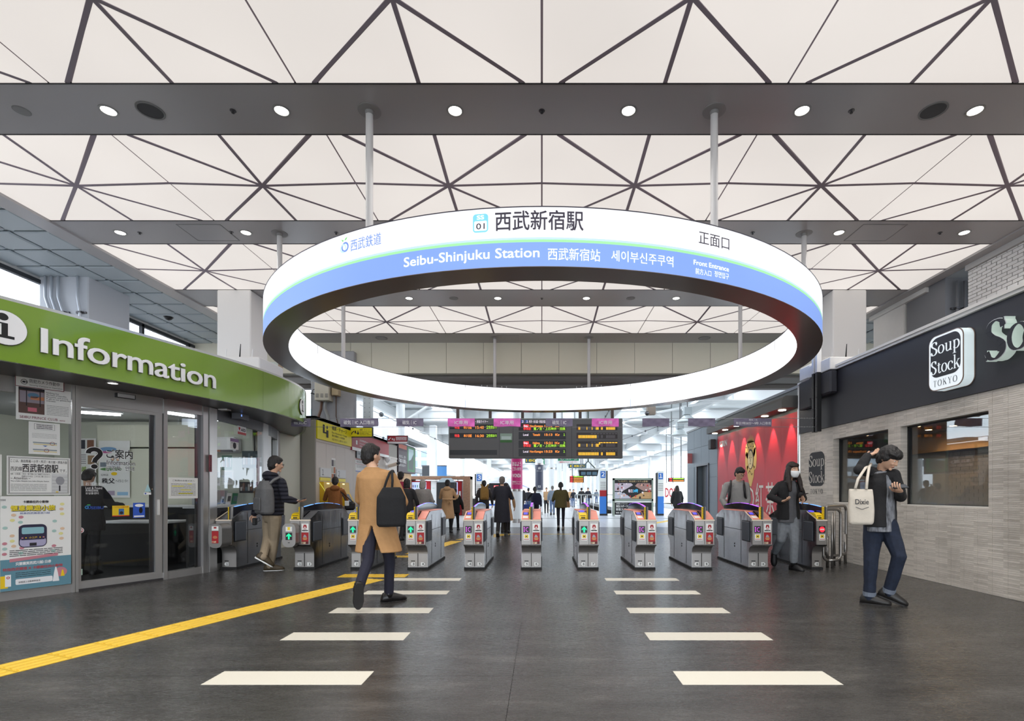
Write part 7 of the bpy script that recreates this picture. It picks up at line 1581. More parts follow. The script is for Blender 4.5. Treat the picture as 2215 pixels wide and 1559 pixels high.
# hanging LED signs, monitors and advertisements
def hang(label, px0, px1, yt, yb, Y, cb, nm='hanging_sign', ledrows=0, txt=None, cat='sign', tm_=None):
    x0, x1, z0, z1 = XatY(px0, Y), XatY(px1, Y), Zat(yb, Y), Zat(yt, Y); t = thing(nm, label, cat, ((x0 + x1) / 2, Y, z0)); q = MB(); q.box(x0, x1, Y, Y + .12, z0, z1); q.build('board', cb, t); q = MB()
    for xx in (x0 + (x1 - x0) * .2, x1 - (x1 - x0) * .2): q.tube([(xx, Y + .06, z1), (xx, Y + .06, 5.95)], .03, 6)
    q.build('hanger', mat('rod_grey', (130, 134, 136), .5), t); F = Flat((x0, Y - .003, z0), (1, 0, 0), (0, 0, 1)); w, h = x1 - x0, z1 - z0
    for k in range(ledrows):
        y = h * (1 - (k + .75) / ledrows); hh_ = h / ledrows * .55; F.rect(LR, w * .05, y, w * .22, y + hh_, 1); lines(F, w * .28, w * .95, y + hh_, y, 1, LO if k else LGn, .9, k)
    if txt: F.text(txt, h * .5, tm_ or STW, w * .08, h * .25, w=w * .84, bold=.01)
    F.done(t, 'print'); return t
hang('LED train sign with four orange rows beyond the olive jacket woman', 1232, 1263, 1029, 1043.5, 32, BLK, ledrows=4, nm='led_sign', cat='display'); hang('small LED sign with two orange rows above the woman in black at right', 1446, 1481, 1033, 1042, 26, BLK, ledrows=2, nm='led_sign', cat='display')
hang('green hanging sign with white letters above the platform', 1207, 1252, 988, 996, 29.0, mat('sign_green', (30, 132, 92), .5), txt='モデルルーム'); hang('white hanging sign with red letters just below the green one', 1207, 1252, 996.4, 1002, 28.85, STW, txt='直館内モデルルームオープン', tm_=RED)
hang('hanging photo advertisement with yellow lettering, left of the green sign', 1136, 1161, 990, 1001, 32, mat('ad_teal', (60, 92, 104), .5), txt='180', tm_=YEL); hang('hanging photo advertisement with yellow lettering, right of the green sign', 1230, 1268, 1003, 1012, 34, MATS['ad_teal'], txt='180', tm_=YEL)
hang('small green and white hanging guide sign near the second column', 1161, 1178, 992, 1004, 36, mat('sign_green2', (60, 150, 110), .5), txt='EXIT')
t = thing('monitor_bank', 'three small monitors in a hooded unit hanging from a triangular bracket', 'monitor', (XatY(1273, 25), 25, 1.9)); x0, x1 = XatY(1254, 25), XatY(1292, 25); z0, z1 = Zat(1029, 25), Zat(1016.5, 25); q = MB(); q.rings([[(x0, 25, z0), (x1, 25, z0), (x1, 25.5, z0), (x0, 25.5, z0)], [(x0 - .05, 24.9, z1), (x1 + .05, 24.9, z1), (x1 + .05, 25.5, z1), (x0 - .05, 25.5, z1)]]); q.build('housing', BLACK, t); q = MB(); q.box(x0 - .08, x1 + .08, 24.85, 25.55, z1, z1 + .08); q.build('hood', mat('hood_pale', (206, 208, 204), .5), t)
for k in range(3): q = MB(); xx = x0 + .06 + k * .27; q.box(xx, xx + .22, 24.93, 24.96, z0 + .04, z1 - .05); q.build('screen', emis('screen_dim', (80, 110, 130), .5, False), t)
c = (x0 + x1) / 2; q = MB(); q.tube([(c - .35, 25.2, z1 + .08), (c, 25.2, z1 + .45), (c + .35, 25.2, z1 + .08)], .03, 6); q.tube([(c, 25.2, z1 + .4), (c, 25.2, 5.95)], .035, 6); q.build('bracket', mat('bracket_green', (70, 84, 80), .5), t)
hang('tall white banner with red vertical lettering behind the woman in black', 1437, 1461, 1044, 1085, 35.45, STW, nm='tall_banner', txt='DO!', tm_=RED, cat='banner')
t = thing('platform_fence', 'low steel platform fence beside the buffer behind the photo board', 'fence', (5.2, 30, 0)); q = MB()
for k in range(12): q.tube([(1.9 + k * .35, 29.6, 0), (1.9 + k * .35, 29.6, 1.1)], .02, 5)
q.build('bars', RWH, t); q = MB(); q.tube([(1.9, 29.6, 1.1), (5.75, 29.6, 1.1)], .03, 6); q.build('rail', STEEL, t)
# ================================================================ PEOPLE
SKIN = mat('skin', (214, 170, 142), .5, noise=.03, nscale=20); HAIRM = mat('hair_black', (26, 22, 22), .55, bump=.6, bscale=90, stretch=(1, 1, .25)); HAIRG = mat('hair_grey', (150, 146, 142), .6, bump=.5, bscale=90, stretch=(1, 1, .25)); HAIRB = mat('hair_dark_brown', (40, 28, 24), .5, bump=.6, bscale=90, stretch=(1, 1, .2)); HAIRS = mat('hair_salt', (104, 98, 94), .6, bump=.5, bscale=90)
def cloth(n, c, b=.5, s=55, noise=.08): return mat(n, c, .85, noise=noise, nscale=22, bump=b * .4, bscale=s)
FOLD = bpy.data.textures.new('fold_noise', 'CLOUDS'); FOLD.noise_scale = .17; FOLD.noise_depth = 1
HTEX = bpy.data.textures.new('hair_noise', 'CLOUDS'); HTEX.noise_scale = .03
JOBS = []
def job(mb, name, m_, parent, vox, smooth=2, fold=0.0, tex=None, extra=None, label=None):
    o = mb.build(name, m_, parent, label=label); JOBS.append((o, extra, parent))
    r = o.modifiers.new('r', 'REMESH'); r.mode = 'VOXEL'; r.voxel_size = vox; r.use_smooth_shade = True
    if smooth: s = o.modifiers.new('s', 'SMOOTH'); s.factor = .5; s.iterations = smooth
    if fold: d = o.modifiers.new('d', 'DISPLACE'); d.texture = tex or FOLD; d.strength = fold; d.texture_coords = 'GLOBAL'; d.mid_level = .5
    return o
def flush_jobs():
    bpy.context.view_layer.update(); dg = bpy.context.evaluated_depsgraph_get(); res = []
    for o, ex, par in JOBS: res.append(bpy.data.meshes.new_from_object(o.evaluated_get(dg)))
    for (o, ex, par), me in zip(JOBS, res):
        o.modifiers.clear(); old = o.data; o.data = me; bpy.data.meshes.remove(old)
        if ex is not None and ex.v:
            off = wl(o); bm = bmesh.new(); bm.from_mesh(me); vs = [bm.verts.new((p[0] - off.x, p[1] - off.y, p[2] - off.z)) for p in ex.v]
            for f in ex.f:
                try: g = bm.faces.new([vs[i] for i in f]); g.smooth = True
                except ValueError: pass
            bm.to_mesh(me); bm.free()
    JOBS.clear()
Z_ = V((0, 0, 1))
def frame(f, pitch=0):
    """columns: right, forward, up for a heading f (2d) pitched down by pitch"""
    f = V((f[0], f[1], 0)).normalized(); r = f.cross(Z_); ff = f * math.cos(pitch) - Z_ * math.sin(pitch); u = r.cross(ff); return Matrix((r, ff, u)).transposed()
def skel(X, Y, H, f, stride=.25, knee=.35, arms=(.15, .2, -.1, .2), lead='R', z0=0.0):
    k = H; L1, L2 = .245 * k, .235 * k; J = {}
    def leg(sx, a, b): hip = V((sx * .052 * k, 0, .52 * k)); kn = hip + V((sx * .004, math.sin(a), -math.cos(a))) * L1; an = kn + V((0, math.sin(a - b), -math.cos(a - b))) * L2; return hip, kn, an
    s = 1 if lead == 'R' else -1; hA, kA, aA = leg(s, stride, .06); hB, kB, aB = leg(-s, -stride * .8, knee); dz = .04 * k - min(aA.z, aB.z)
    sh, sp = V((0, 0, dz)), V((0, .02, 0))
    def arm(sx, a, e, spread=.05): s_ = V((sx * .101 * k, 0, .812 * k)); el = s_ + V((sx * (spread + .03), math.sin(a) * .17 * k, -math.cos(a) * .17 * k)); w = el + V((sx * .01, math.sin(a + e) * .15 * k, -math.cos(a + e) * .15 * k)); return s_, el, w
    J['pelvis'] = V((0, 0, .53 * k)); J['chest'] = V((0, .0, .73 * k)); J['neck'] = V((0, -.005, .845 * k)); J['head'] = V((0, .02, .932 * k))
    for nm, sx, (h, n_, a) in (('R' if s > 0 else 'L', s, (hA, kA, aA)), ('L' if s > 0 else 'R', -s, (hB, kB, aB))): J['hip' + nm], J['kn' + nm], J['an' + nm] = h, n_, a; 
    for nm, sx, a, e in (('R', 1, arms[0], arms[1]), ('L', -1, arms[2], arms[3])): J['sh' + nm], J['el' + nm], J['wr' + nm] = arm(sx, a, e)
    M = frame(f); o = V((X, Y, z0)); R = {n_: M @ (p + sh) + o for n_, p in J.items()}
    for nm in 'LR':
        raised = R['an' + nm].z > z0 + .04 * k + .03; R['toe' + nm] = (V((M.col[1].x, M.col[1].y, -.9 if raised else 0)))
    R['f'] = f; R['H'] = H; R['hf'] = f; R['pitch'] = 0; return R
def ellring(c, rx, ry, M, n=18, gap=0, gdir=1, th=.02):
    r, fw = M.col[0], M.col[1]
    def pt(a, s): return c + r * math.sin(a) * rx * s + fw * math.cos(a) * ry * s * gdir
    if gap <= 0: return [pt(2 * PI * k / n, 1) for k in range(n)]
    a0, a1 = gap, 2 * PI - gap; s = 1 - th / max(rx, ry); return [pt(a0 + (a1 - a0) * k / n, 1) for k in range(n + 1)] + [pt(a1 - (a1 - a0) * k / n, s * .9) for k in range(n + 1)]
def chain(mb, pts, rr, n=10):
    mb.tube(pts, list(rr), n)
    for p, r in zip(pts, rr): mb.ball(p, r, nu=10, nv=6)
def hand(body, fing, wr, d, M, scale=1.0, curl=.6, side=1, closed=False, palm=None):
    d = V(d).normalized(); n = V(palm).normalized() if palm is not None else (M.col[0] * -side); n = (n - d * n.dot(d)); n = n.normalized() if n.length > 1e-3 else d.orthogonal().normalized(); w = d.cross(n); s = scale
    Mp = Matrix((w, d, n)).transposed(); body.ball(wr + d * .045 * s, .040 * s, .052 * s, .017 * s, 10, 7, Mp)
    for i, (u, L_, r) in enumerate(((-.030, .070, .0078), (-.010, .080, .0082), (.010, .075, .008), (.029, .058, .007))):
        b = wr + d * .085 * s + w * u * s * side; c = curl * (1 + .12 * i); p1 = b - d * .03 * s; dd = d.copy(); pts = [p1, b]
        for q in range(3):
            ang = c * (q + 1) * .55; v = d * math.cos(ang) + n * math.sin(ang); pts.append(pts[-1] + v * L_ * s * (.45, .32, .23)[q])
        fing.tube(pts, [r * s, r * s * 1.05, r * s, r * s * .92, r * s * .75], 7)
    b = wr + d * .025 * s - w * .03 * s * side; t1 = b + (d * .6 - w * side * .75 + n * .2).normalized() * .035 * s; t2 = t1 + (d * .85 - w * side * .25 + n * .35).normalized() * .03 * s; t3 = t2 + (d + n * .4).normalized() * .022 * s
    fing.tube([b + d * -.01 + w * side * .01 * s, t1, t2, t3], [.0105 * s, .0098 * s, .0088 * s, .007 * s], 7)
def headmesh(mb, c, M, s):
    nu, nv = 20, 14; vs = []; fs = []
    def pt(a, t):
        x, y, z = math.sin(t) * math.sin(a), math.sin(t) * math.cos(a), math.cos(t); X, Yy, Zz = x * .074, y * .095, z * .118
        if z < 0: q = -z; X *= 1 - .38 * q ** 1.4; Yy = Yy * (1 - .22 * q) + .016 * q
        else: X *= 1.03; Yy -= .006 * z
        if y > .8 and -.35 < z < .1: Yy += .004
        return c + M @ (V((X, Yy, Zz)) * s)
    for j in range(1, nv):
        for i in range(nu): vs.append(pt(2 * PI * i / nu, PI * j / nv))
    vs += [pt(0, 0), pt(0, PI)]; T = len(vs) - 2
    for j in range(nv - 2):
        for i in range(nu): fs.append((j * nu + i, j * nu + (i + 1) % nu, (j + 1) * nu + (i + 1) % nu, (j + 1) * nu + i))
    for i in range(nu): fs.append((T, (i + 1) % nu, i)); fs.append((T + 1, (nv - 2) * nu + i, (nv - 2) * nu + (i + 1) % nu))
    mb.add(vs, fs)
    P_ = lambda x, y, z: c + M @ (V((x, y, z)) * s)
    mb.tube([P_(0, .088, .015), P_(0, .104, -.02), P_(0, .108, -.033), P_(0, .09, -.042)], [.008 * s, .011 * s, .013 * s, .008 * s], 8)
    for sx in (-1, 1): mb.ball(P_(sx * .078, -.005, -.012), .010 * s, .018 * s, .030 * s, 8, 6, M); mb.ball(P_(sx * .03, .083, -.03), .018 * s, .012 * s, .014 * s, 8, 6, M)
    mb.ball(P_(0, .088, -.062), .022 * s, .010 * s, .009 * s, 8, 6, M); mb.ball(P_(0, .078, -.095), .022 * s, .016 * s, .014 * s, 8, 6, M); mb.ball(P_(0, .08, .028), .05 * s, .016 * s, .010 * s, 10, 6, M)
def person(label, J, top, bottom, hair=HAIRM, style='short', shoe=BLACK, hem=.5, sleeve=1.0, flare=1.0, gap=None, inner=None, tm_='jacket', hood=False, vox=None, legr=1.0, face=False, fold=.014, curl=(.6, .6), palms=(None, None), hdir=(None, None), bulk=1.0, glasses=False, mask=False, slit=None, collar=None, hair2=None, hems=None, group=None, boot=False, cuff=None, barelegs=False):
    H = J['H']; k = H / 1.72; M = frame(J['f']); MH = frame(J['hf'], J['pitch']); Yd = J['pelvis'].y; vox = vox or max(.0085, .00105 * Yd); t = thing('person', label, 'person', (J['pelvis'].x, J['pelvis'].y, 0), group)
    # --- body: one continuous skin
    b = MB(); fg = MB(); pel, ch, nk, hd = J['pelvis'], J['chest'], J['neck'], J['head']; up = lambda a, q: a.lerp(pel, 0) if 0 else a
    def at(fr): # point on spine by fraction of H
        pts = [(0.53, pel), (.73, ch), (.845, nk)]
        if fr < .53: mid = (J['knL'] + J['knR']) / 2; tt = (.53 - fr) / .25; return pel.lerp(V((mid.x, mid.y, pel.z - .25 * H)), tt)
        for (a, p), (c, q) in zip(pts, pts[1:]):
            if fr <= c: return p.lerp(q, (fr - a) / (c - a))
        return nk
    b.rings([ellring(at(f_), rx * k, ry * k, M) for f_, rx, ry in ((.47, .09, .08), (.51, .14, .10), (.55, .145, .10), (.62, .12, .085), (.70, .14, .10), (.76, .15, .10), (.80, .12, .08), (.835, .07, .06))])
    chain(b, [at(.82), nk, hd + MH @ V((0, -.02, -.06)) * k], [.06 * k, .052 * k, .05 * k])
    hd_b = MB(); headmesh(b, hd, MH, k)
    for i, nm in enumerate('LR'):
        chain(b, [J['hip' + nm], J['kn' + nm], J['an' + nm]], [.066 * k, .045 * k, .032 * k]); tv = V(J['toe' + nm]).normalized(); b.tube([J['an' + nm] - tv * .01 - Z_ * .015, J['an' + nm] + tv * .09 * k - Z_ * .045 * (1 if tv.z > -.3 else 0)], [.024 * k, .014 * k], 8)
        chain(b, [J['sh' + nm], J['el' + nm], J['wr' + nm]], [.05 * k, .038 * k, .026 * k]); b.tube([at(.79), J['sh' + nm]], [.07 * k, .05 * k], 8)
        d = hdir[i] if hdir[i] is not None else (J['wr' + nm] - J['el' + nm]); hand(b, fg, J['wr' + nm], d, M, k, curl[i], 1 if nm == 'R' else -1, palm=palms[i])
    job(b, 'body', SKIN, t, min(vox, .011), 1, extra=fg)
    # --- trousers / legs
    if bottom is not None:
        b = MB(); b.rings([ellring(at(f_), rx * k * 1.0, ry * k, M) for f_, rx, ry in ((.47, .11, .10), (.51, .165, .12), (.56, .165, .12), (.60, .15, .11))])
        for nm in 'LR':
            hp, kn, an = J['hip' + nm], J['kn' + nm], J['an' + nm]; end = kn.lerp(an, 1.02 if not boot or cuff else .80); chain(b, [hp, hp.lerp(kn, .5), kn, kn.lerp(an, .5), end], [.092 * k * legr, .082 * k * legr, .066 * k * legr, .06 * k * legr, .054 * k * legr])
        job(b, 'trousers', bottom, t, vox, 2, fold)
        if cuff:
            for nm in 'LR': kn, an = J['kn' + nm], J['an' + nm]; q = MB(); d = (an - kn).normalized(); q.tube([an - d * .055, an - d * .01], .063 * k, 14); q.build('rolled_cuff', cuff, t, smooth=False)
    # --- shoes
    for nm in 'LR':
        tv = V(J['toe' + nm]).normalized(); an = J['an' + nm]; side = tv.cross(Z_); side = side.normalized() if side.length > .1 else M.col[0]; upv = side.cross(tv).normalized(); q = MB(); base = an - upv * (.065 * k if tv.z > -.3 else .05 * k); R = []
        for yy, w, h in ((-.085, .024, .05), (-.065, .040, .095), (0, .046, .118), (.06, .048, .088), (.12, .052, .066), (.17, .040, .05), (.20, .016, .028)):
            c = base + tv * yy * k; R.append([c + side * w * k * sx * s_ + upv * h * k * z for sx, z, s_ in ((-1, .0, 1), (-1, .45, 1), (-.6, .9, 1), (0, 1, 1), (.6, .9, 1), (1, .45, 1), (1, 0, 1), (0, 0, 1))])
        q.rings(R)
        q.tube([an - upv * .02, an + (J['kn' + nm] - an).normalized() * (.15 if boot else .05)], [.050 * k, (.056 if boot else .046) * k], 12)
        sh_ = q.build('shoe', shoe, t, smooth=True); q = MB(); q.prism([base + tv * yy * k + side * w * k for yy, w in ((-.088, .02), (-.06, .04), (.1, .05), (.17, .036), (.195, .01))] + [base + tv * yy * k - side * w * k for yy, w in ((.195, .01), (.17, .036), (.1, .05), (-.06, .04), (-.088, .02))], -upv * .018 * k, upv * .006 * k); q.build('sole', mat('sole_dark', (44, 42, 42), .7) if shoe is not MATS.get('sneaker') else STW, sh_)
    # --- inner shirt
    if inner is not None:
        b = MB(); b.rings([ellring(at(f_), rx * k, ry * k, M) for f_, rx, ry in ((hem - .03, .165, .125), (.55, .165, .125), (.64, .145, .115), (.74, .165, .12), (.80, .15, .10), (.84, .085, .075))]); job(b, 'shirt', inner, t, vox, 2, fold)
    # --- outer garment
    b = MB(); R = []; lv = [(.835, .085, .08), (.815, .135, .095), (.775, .17, .12), (.72, .175, .127), (.63, .17, .13), (.56, .182, .14), (.50, .19, .145)]; lv = [l for l in lv if l[0] > hem + .02]
    f_ = hem; n_ext = max(1, int((.50 - hem) / .05)) if hem < .5 else 0; last = lv[-1]
    for q in range(1, n_ext + 2):
        fr = lv[-1][0] + (hem - last[0]) * (1 if n_ext == 0 else 1) if n_ext == 0 else last[0] + (hem - last[0]) * q / (n_ext + 1); u = (last[0] - fr) / max(.01, last[0] - hem) if n_ext else 1; lv.append((fr, last[1] * (1 + (flare - 1) * u), last[2] * (1 + (flare - 1) * u)))
        if n_ext == 0: break
    for fr, rx, ry in lv:
        g = 0; gd = 1
        if gap: g = gap if fr < .82 else gap * .7
        if slit: g = .02 if fr > slit[0] else .02 + slit[1] * (slit[0] - fr) / (slit[0] - hem); gd = -1
        R.append(ellring(at(fr), rx * k * bulk, ry * k * bulk, M, gap=g, gdir=gd, th=.05 if slit else .03))
    b.rings(R)
    for nm in 'LR':
        s, e, w = J['sh' + nm], J['el' + nm], J['wr' + nm]; w2 = e.lerp(w, .95 if sleeve >= 1 else sleeve); chain(b, [s - Z_ * .01, s.lerp(e, .5), e, e.lerp(w2, .5), w2], [.059 * k * bulk, .059 * k * bulk, .055 * k * bulk, .052 * k * bulk, .045 * k * bulk]); b.tube([at(.79).lerp(s, .4), s], [.085 * k, .064 * k], 8)
    if not gap: b.rings([ellring(at(.83), .085 * k, .08 * k, M), ellring(at(.85) + M.col[1] * -.01, .072 * k, .07 * k, M)])
    else: b.rings([ellring(at(.83) - M.col[1] * .01, .09 * k, .085 * k, M, gap=.8, th=.03), ellring(at(.85) - M.col[1] * .02, .085 * k, .075 * k, M, gap=.8, th=.03)])
    if hood: b.ball(nk - M.col[1] * .085 * k - Z_ * .01, .12 * k, .07 * k, .075 * k, 12, 8, M); b.ball(nk - M.col[1] * .03, .11 * k, .09 * k, .05 * k, 12, 8, M)
    if barelegs: pass
    job(b, tm_, top, t, vox, 2, fold)
    if collar is not None: q = MB(); q.rings([ellring(at(.835), .066 * k, .066 * k, M), ellring(at(.868), .06 * k, .06 * k, M)]); q.build('shirt_collar', collar, t, smooth=True)
    # --- hair
    b = MB(); Ph = lambda x, y, z: hd + MH @ (V((x, y, z)) * k)
    b.ball(Ph(0, -.016, .030), .086 * k, .100 * k, .104 * k, 14, 10, MH); b.ball(Ph(0, -.045, -.015), .080 * k, .068 * k, .085 * k, 12, 8, MH)
    if style in ('short', 'shaggy', 'neat'):
        if style == 'shaggy':
            b.ball(Ph(0, .03, .06), .09 * k, .085 * k, .06 * k, 12, 8, MH); b.ball(Ph(0, .075, .042), .07 * k, .03 * k, .03 * k, 10, 6, MH)
            for sx in (-1, 1): b.ball(Ph(sx * .07, .0, .01), .022 * k, .05 * k, .05 * k, 8, 6, MH)
        else: b.ball(Ph(0, .03, .075), .075 * k, .065 * k, .04 * k, 12, 8, MH)
        b.ball(Ph(0, -.062, -.065), .055 * k, .035 * k, .04 * k, 10, 6, MH)
    if style in ('long', 'bob', 'pony'):
        b.ball(Ph(0, .035, .07), .08 * k, .068 * k, .045 * k, 12, 8, MH)
        for sx in (-1, 1): b.ball(Ph(sx * .072, .005, -.0), .025 * k, .05 * k, .07 * k, 8, 6, MH)
        if style == 'bob': b.rings([ellring(Ph(0, -.02, .0), .092 * k, .085 * k, MH), ellring(Ph(0, -.03, -.10), .098 * k, .075 * k, MH), ellring(Ph(0, -.035, -.14), .08 * k, .06 * k, MH)])
        if style == 'long':
            for sx in (-1, 1): b.tube([Ph(sx * .07, .02, .02), Ph(sx * .085, .02, -.08), hd + M.col[0] * sx * .095 * k - Z_ * .2 * k + M.col[1] * .05 * k, hd + M.col[0] * sx * .10 * k - Z_ * .34 * k + M.col[1] * .09 * k], [.03 * k, .038 * k, .042 * k, .02 * k], 8)
            b.rings([ellring(Ph(0, -.04, .0), .09 * k, .07 * k, M), ellring(hd - M.col[1] * .06 * k - Z_ * .15 * k, .11 * k, .06 * k, M), ellring(hd - M.col[1] * .09 * k - Z_ * .3 * k, .11 * k, .045 * k, M)])
        if style == 'pony': b.tube([Ph(0, -.10, .03), Ph(0, -.135, -.02), Ph(0, -.12, -.13), Ph(0, -.11, -.2)], [.03 * k, .036 * k, .03 * k, .012 * k], 8); b.ball(Ph(0, -.10, .03), .032 * k)
    job(b, 'hair', hair, t, min(vox, .010), 1, .012 * (1.8 if style == 'shaggy' else 1), HTEX)
    if face:
        for sx in (-1, 1):
            q = MB(); q.ball(Ph(sx * .030, .083, .004), .013 * k, .008 * k, .006 * k, 8, 6, MH); q.build('eye', STW, t, smooth=True); q = MB(); q.ball(Ph(sx * .030, .0895, .003), .0055 * k, .003 * k, .0055 * k, 8, 6, MH); q.build('iris', BLACK, t, smooth=True)
            q = MB(); q.tube([Ph(sx * .048, .078, .024), Ph(sx * .03, .092, .029), Ph(sx * .014, .093, .025)], [.003, .004, .003], 5); q.build('eyebrow', hair, t)
        if not mask: q = MB(); q.tube([Ph(-.024, .088, -.062), Ph(0, .0975, -.060), Ph(.024, .088, -.062)], [.002, .0042, .002], 6); q.build('mouth', mat('lips', (150, 84, 76), .5), t, smooth=True)
    if mask:
        q = MB(); q.rings([[Ph(.082 * math.sin(a) * w, .035 + .078 * math.cos(a) * w2, z) for a in [(-1.25 + 2.5 * i / 12) for i in range(13)]] + [Ph(.07 * math.sin(a) * w, .02 + .07 * math.cos(a) * w2, z) for a in [(1.25 - 2.5 * i / 12) for i in range(13)]] for z, w, w2 in ((-.012, .95, 1.0), (-.035, 1.0, 1.16), (-.065, .95, 1.12), (-.10, .72, .98), (-.118, .55, .8))]); q.build('face_mask', mat('mask_white', (238, 240, 242), .7), t, smooth=True)
        q = MB()
        for sx in (-1, 1): q.tube([Ph(sx * .072, .05, -.02), Ph(sx * .084, .0, .0), Ph(sx * .072, .05, -.08)], .0018, 5)
        q.build('mask_loop', STW, t)
    if glasses:
        q = MB()
        for sx in (-1, 1): q.tube([Ph(sx * .033 + .024 * math.cos(a / 12 * 2 * PI), .104, .002 + .017 * math.sin(a / 12 * 2 * PI)) for a in range(13)], .0022, 5); q.tube([Ph(sx * .056, .102, .006), Ph(sx * .08, .05, .006), Ph(sx * .082, -.01, .0)], .0022, 5)
        q.tube([Ph(-.01, .105, .005), Ph(.01, .105, .005)], .0022, 5); q.build('glasses', BLACK, t)
    return t
QUI = cloth('quilted_navy', (30, 31, 44), .5)
_n = QUI.node_tree.nodes; _w = _n.new('ShaderNodeTexWave'); _w.bands_direction = 'Z'; _w.inputs['Scale'].default_value = 5.2; _w.inputs['Distortion'].default_value = .6; _t = _n.new('ShaderNodeTexCoord'); _b = _n.new('ShaderNodeBump'); _b.inputs['Strength'].default_value = .8; _b.inputs['Distance'].default_value = .03
QUI.node_tree.links.new(_t.outputs['Object'], _w.inputs['Vector']); QUI.node_tree.links.new(_w.outputs['Fac'], _b.inputs['Height']); QUI.node_tree.links.new(_b.outputs[0], _n['Principled BSDF'].inputs['Normal'])
def override(J, **kw):
    for n_, v in kw.items(): J[n_] = v
    return J
def phone(label, c, u, w, m_=BLACK): # c centre, u long axis, w width axis
    u = V(u).normalized(); w = V(w); w = (w - u * w.dot(u)).normalized(); n = u.cross(w); t = thing('phone', label, 'phone', tuple(c)); q = MB(); c = V(c); q.prism([c + u * a * .072 + w * b_ * .036 for a, b_ in ((-1, -1), (-1, 1), (1, 1), (1, -1))], -n * .004, n * .004); q.build('case', m_, t)
    q = MB(); q.prism([c + u * a * .067 + w * b_ * .033 for a, b_ in ((-1, -1), (-1, 1), (1, 1), (1, -1))], n * .004, n * .005); q.build('screen', mat('phone_screen', (60, 66, 74), .1), t); return t
def softbox(label, cat, nm, c, f, w, d, h, m_, taper=.8, straps=(), strapm=None, text_=None, fold=.01, top_open=False, pocket=False):
    """soft bag: c = base centre, f = outward heading"""
    M = frame(f); c = V(c); t = thing(nm, label, cat, tuple(c)); b = MB(); R = []
    for z, s, s2 in ((0, .86, .7), (.06, .98, 1), (.4, 1.02, 1.05), (.75, .96, .9), (1, taper, .45)):
        R.append([c + Z_ * h * z + M.col[0] * (w / 2 * s * math.copysign(abs(math.sin(a)) ** .55, math.sin(a))) + M.col[1] * (d / 2 * s2 * math.copysign(abs(math.cos(a)) ** .6, math.cos(a))) for a in [2 * PI * i / 20 for i in range(20)]])
    b.rings(R); job(b, 'bag_body', m_, t, .010 if c.y < 9 else .014, 1, fold)
    for pts, r in straps: q = MB(); q.tube([V(p) for p in pts], r, 8); q.build('strap', strapm or m_, t, smooth=True)
    if pocket: q = MB(); q.bbox(-w * .33, w * .33, 0, .02, h * .12, h * .5, .01); q.v = [tuple(c + M @ V((p[0], p[1] + d / 2 * .98, p[2]))) for p in q.v]; q.build('pocket', m_, t)
    return t, M
# 1 -- man in the tan coat
J = skel(-1.80, 5.6, 1.745, (.12, 1), arms=(.5, 1.6, .5, 1.7)); Y0 = 5.6
override(J, head=P(803, 985, 5.6), neck=P(805, 1010, 5.57), chest=P(812, 1052, 5.56), pelvis=P(815, 1122, 5.6), shL=P(783, 1030, 5.56), shR=P(846, 1030, 5.56), elR=P(872, 1086, 5.62), wrR=P(858, 1074, 5.86), elL=P(779, 1080, 5.70), wrL=P(795, 1068, 5.92),
         hipR=P(832, 1130, 5.6), hipL=P(800, 1130, 5.58), knR=P(843, 1215, 5.72), anR=P(841, 1285, 5.74), knL=P(796, 1213, 5.42), anL=P(775, 1283, 5.22), toeR=V((.75, .55, 0)), toeL=V((-.12, .25, -1)), hf=(.55, .83), pitch=.05)
J['anR'].z = .07; J['anL'].z = .235
TANC = cloth('tan_wool', (182, 138, 92), .35, 70, .05); NAVY = cloth('navy_cloth', (34, 34, 50), .4)
person('man in a tan knee-length coat walking away with a black bag on his shoulder', J, TANC, NAVY, shoe=mat('black_leather', (26, 24, 24), .3), hem=.33, flare=1.28, slit=(.50, .42), tm_='coat', fold=.010, collar=STW, curl=(.9, .9), legr=.92, bulk=1.03)
sh = P(844, 1022, 5.50)
bgc = P(848, 1137, 5.36); softbox('black shoulder bag hanging at the back of the man in the tan coat', 'bag', 'shoulder_bag', P(847, 1139, 5.37), (.15, -1), .30, .11, .41, cloth('bag_black', (24, 24, 27), .5), .60,
    straps=[([P(828, 1066, 5.38), P(836, 1040, 5.42), P(843, 1022, 5.46), P(848, 1018, 5.54), P(852, 1030, 5.66)], .013), ([P(847, 1066, 5.36), P(849, 1040, 5.40), P(848, 1022, 5.46), P(850, 1018, 5.54), P(856, 1034, 5.66)], .013)])
# 2 -- man with the tote looking at his phone
Yb = 5.6; J = skel(3.68, Yb, 1.747, (.5, -.86))
override(J, head=P(1922, 990, 5.5), neck=P(1908, 1018, 5.6), chest=P(1908, 1056, 5.62), pelvis=P(1904, 1128, 5.62), shR=P(1886, 1020, 5.66), elR=P(1858, 1016, 5.58), wrR=P(1877, 985, 5.64), shL=P(1934, 1024, 5.52), elL=P(1948, 1074, 5.50), wrL=P(1948, 1065, 5.30),
         hipR=P(1890, 1136, 5.64), hipL=P(1921, 1136, 5.58), knR=P(1884, 1210, 5.6), anR=P(1880, 1284, 5.62), knL=P(1945, 1203, 5.45), anL=P(1921, 1278, 5.56), toeR=V((.7, -.5, 0)), toeL=V((.75, -.45, -.33)), hf=(.5, -.86), pitch=.55)
J['anR'].z = .075; J['anL'].z = .125
PLAID = mat('grey_plaid', (120, 122, 128), .85, noise=.75, nscale=34, bump=.2, stretch=(1, 1, .3)); DENIM = cloth('dark_denim', (26, 35, 54), .35, 80, .22)
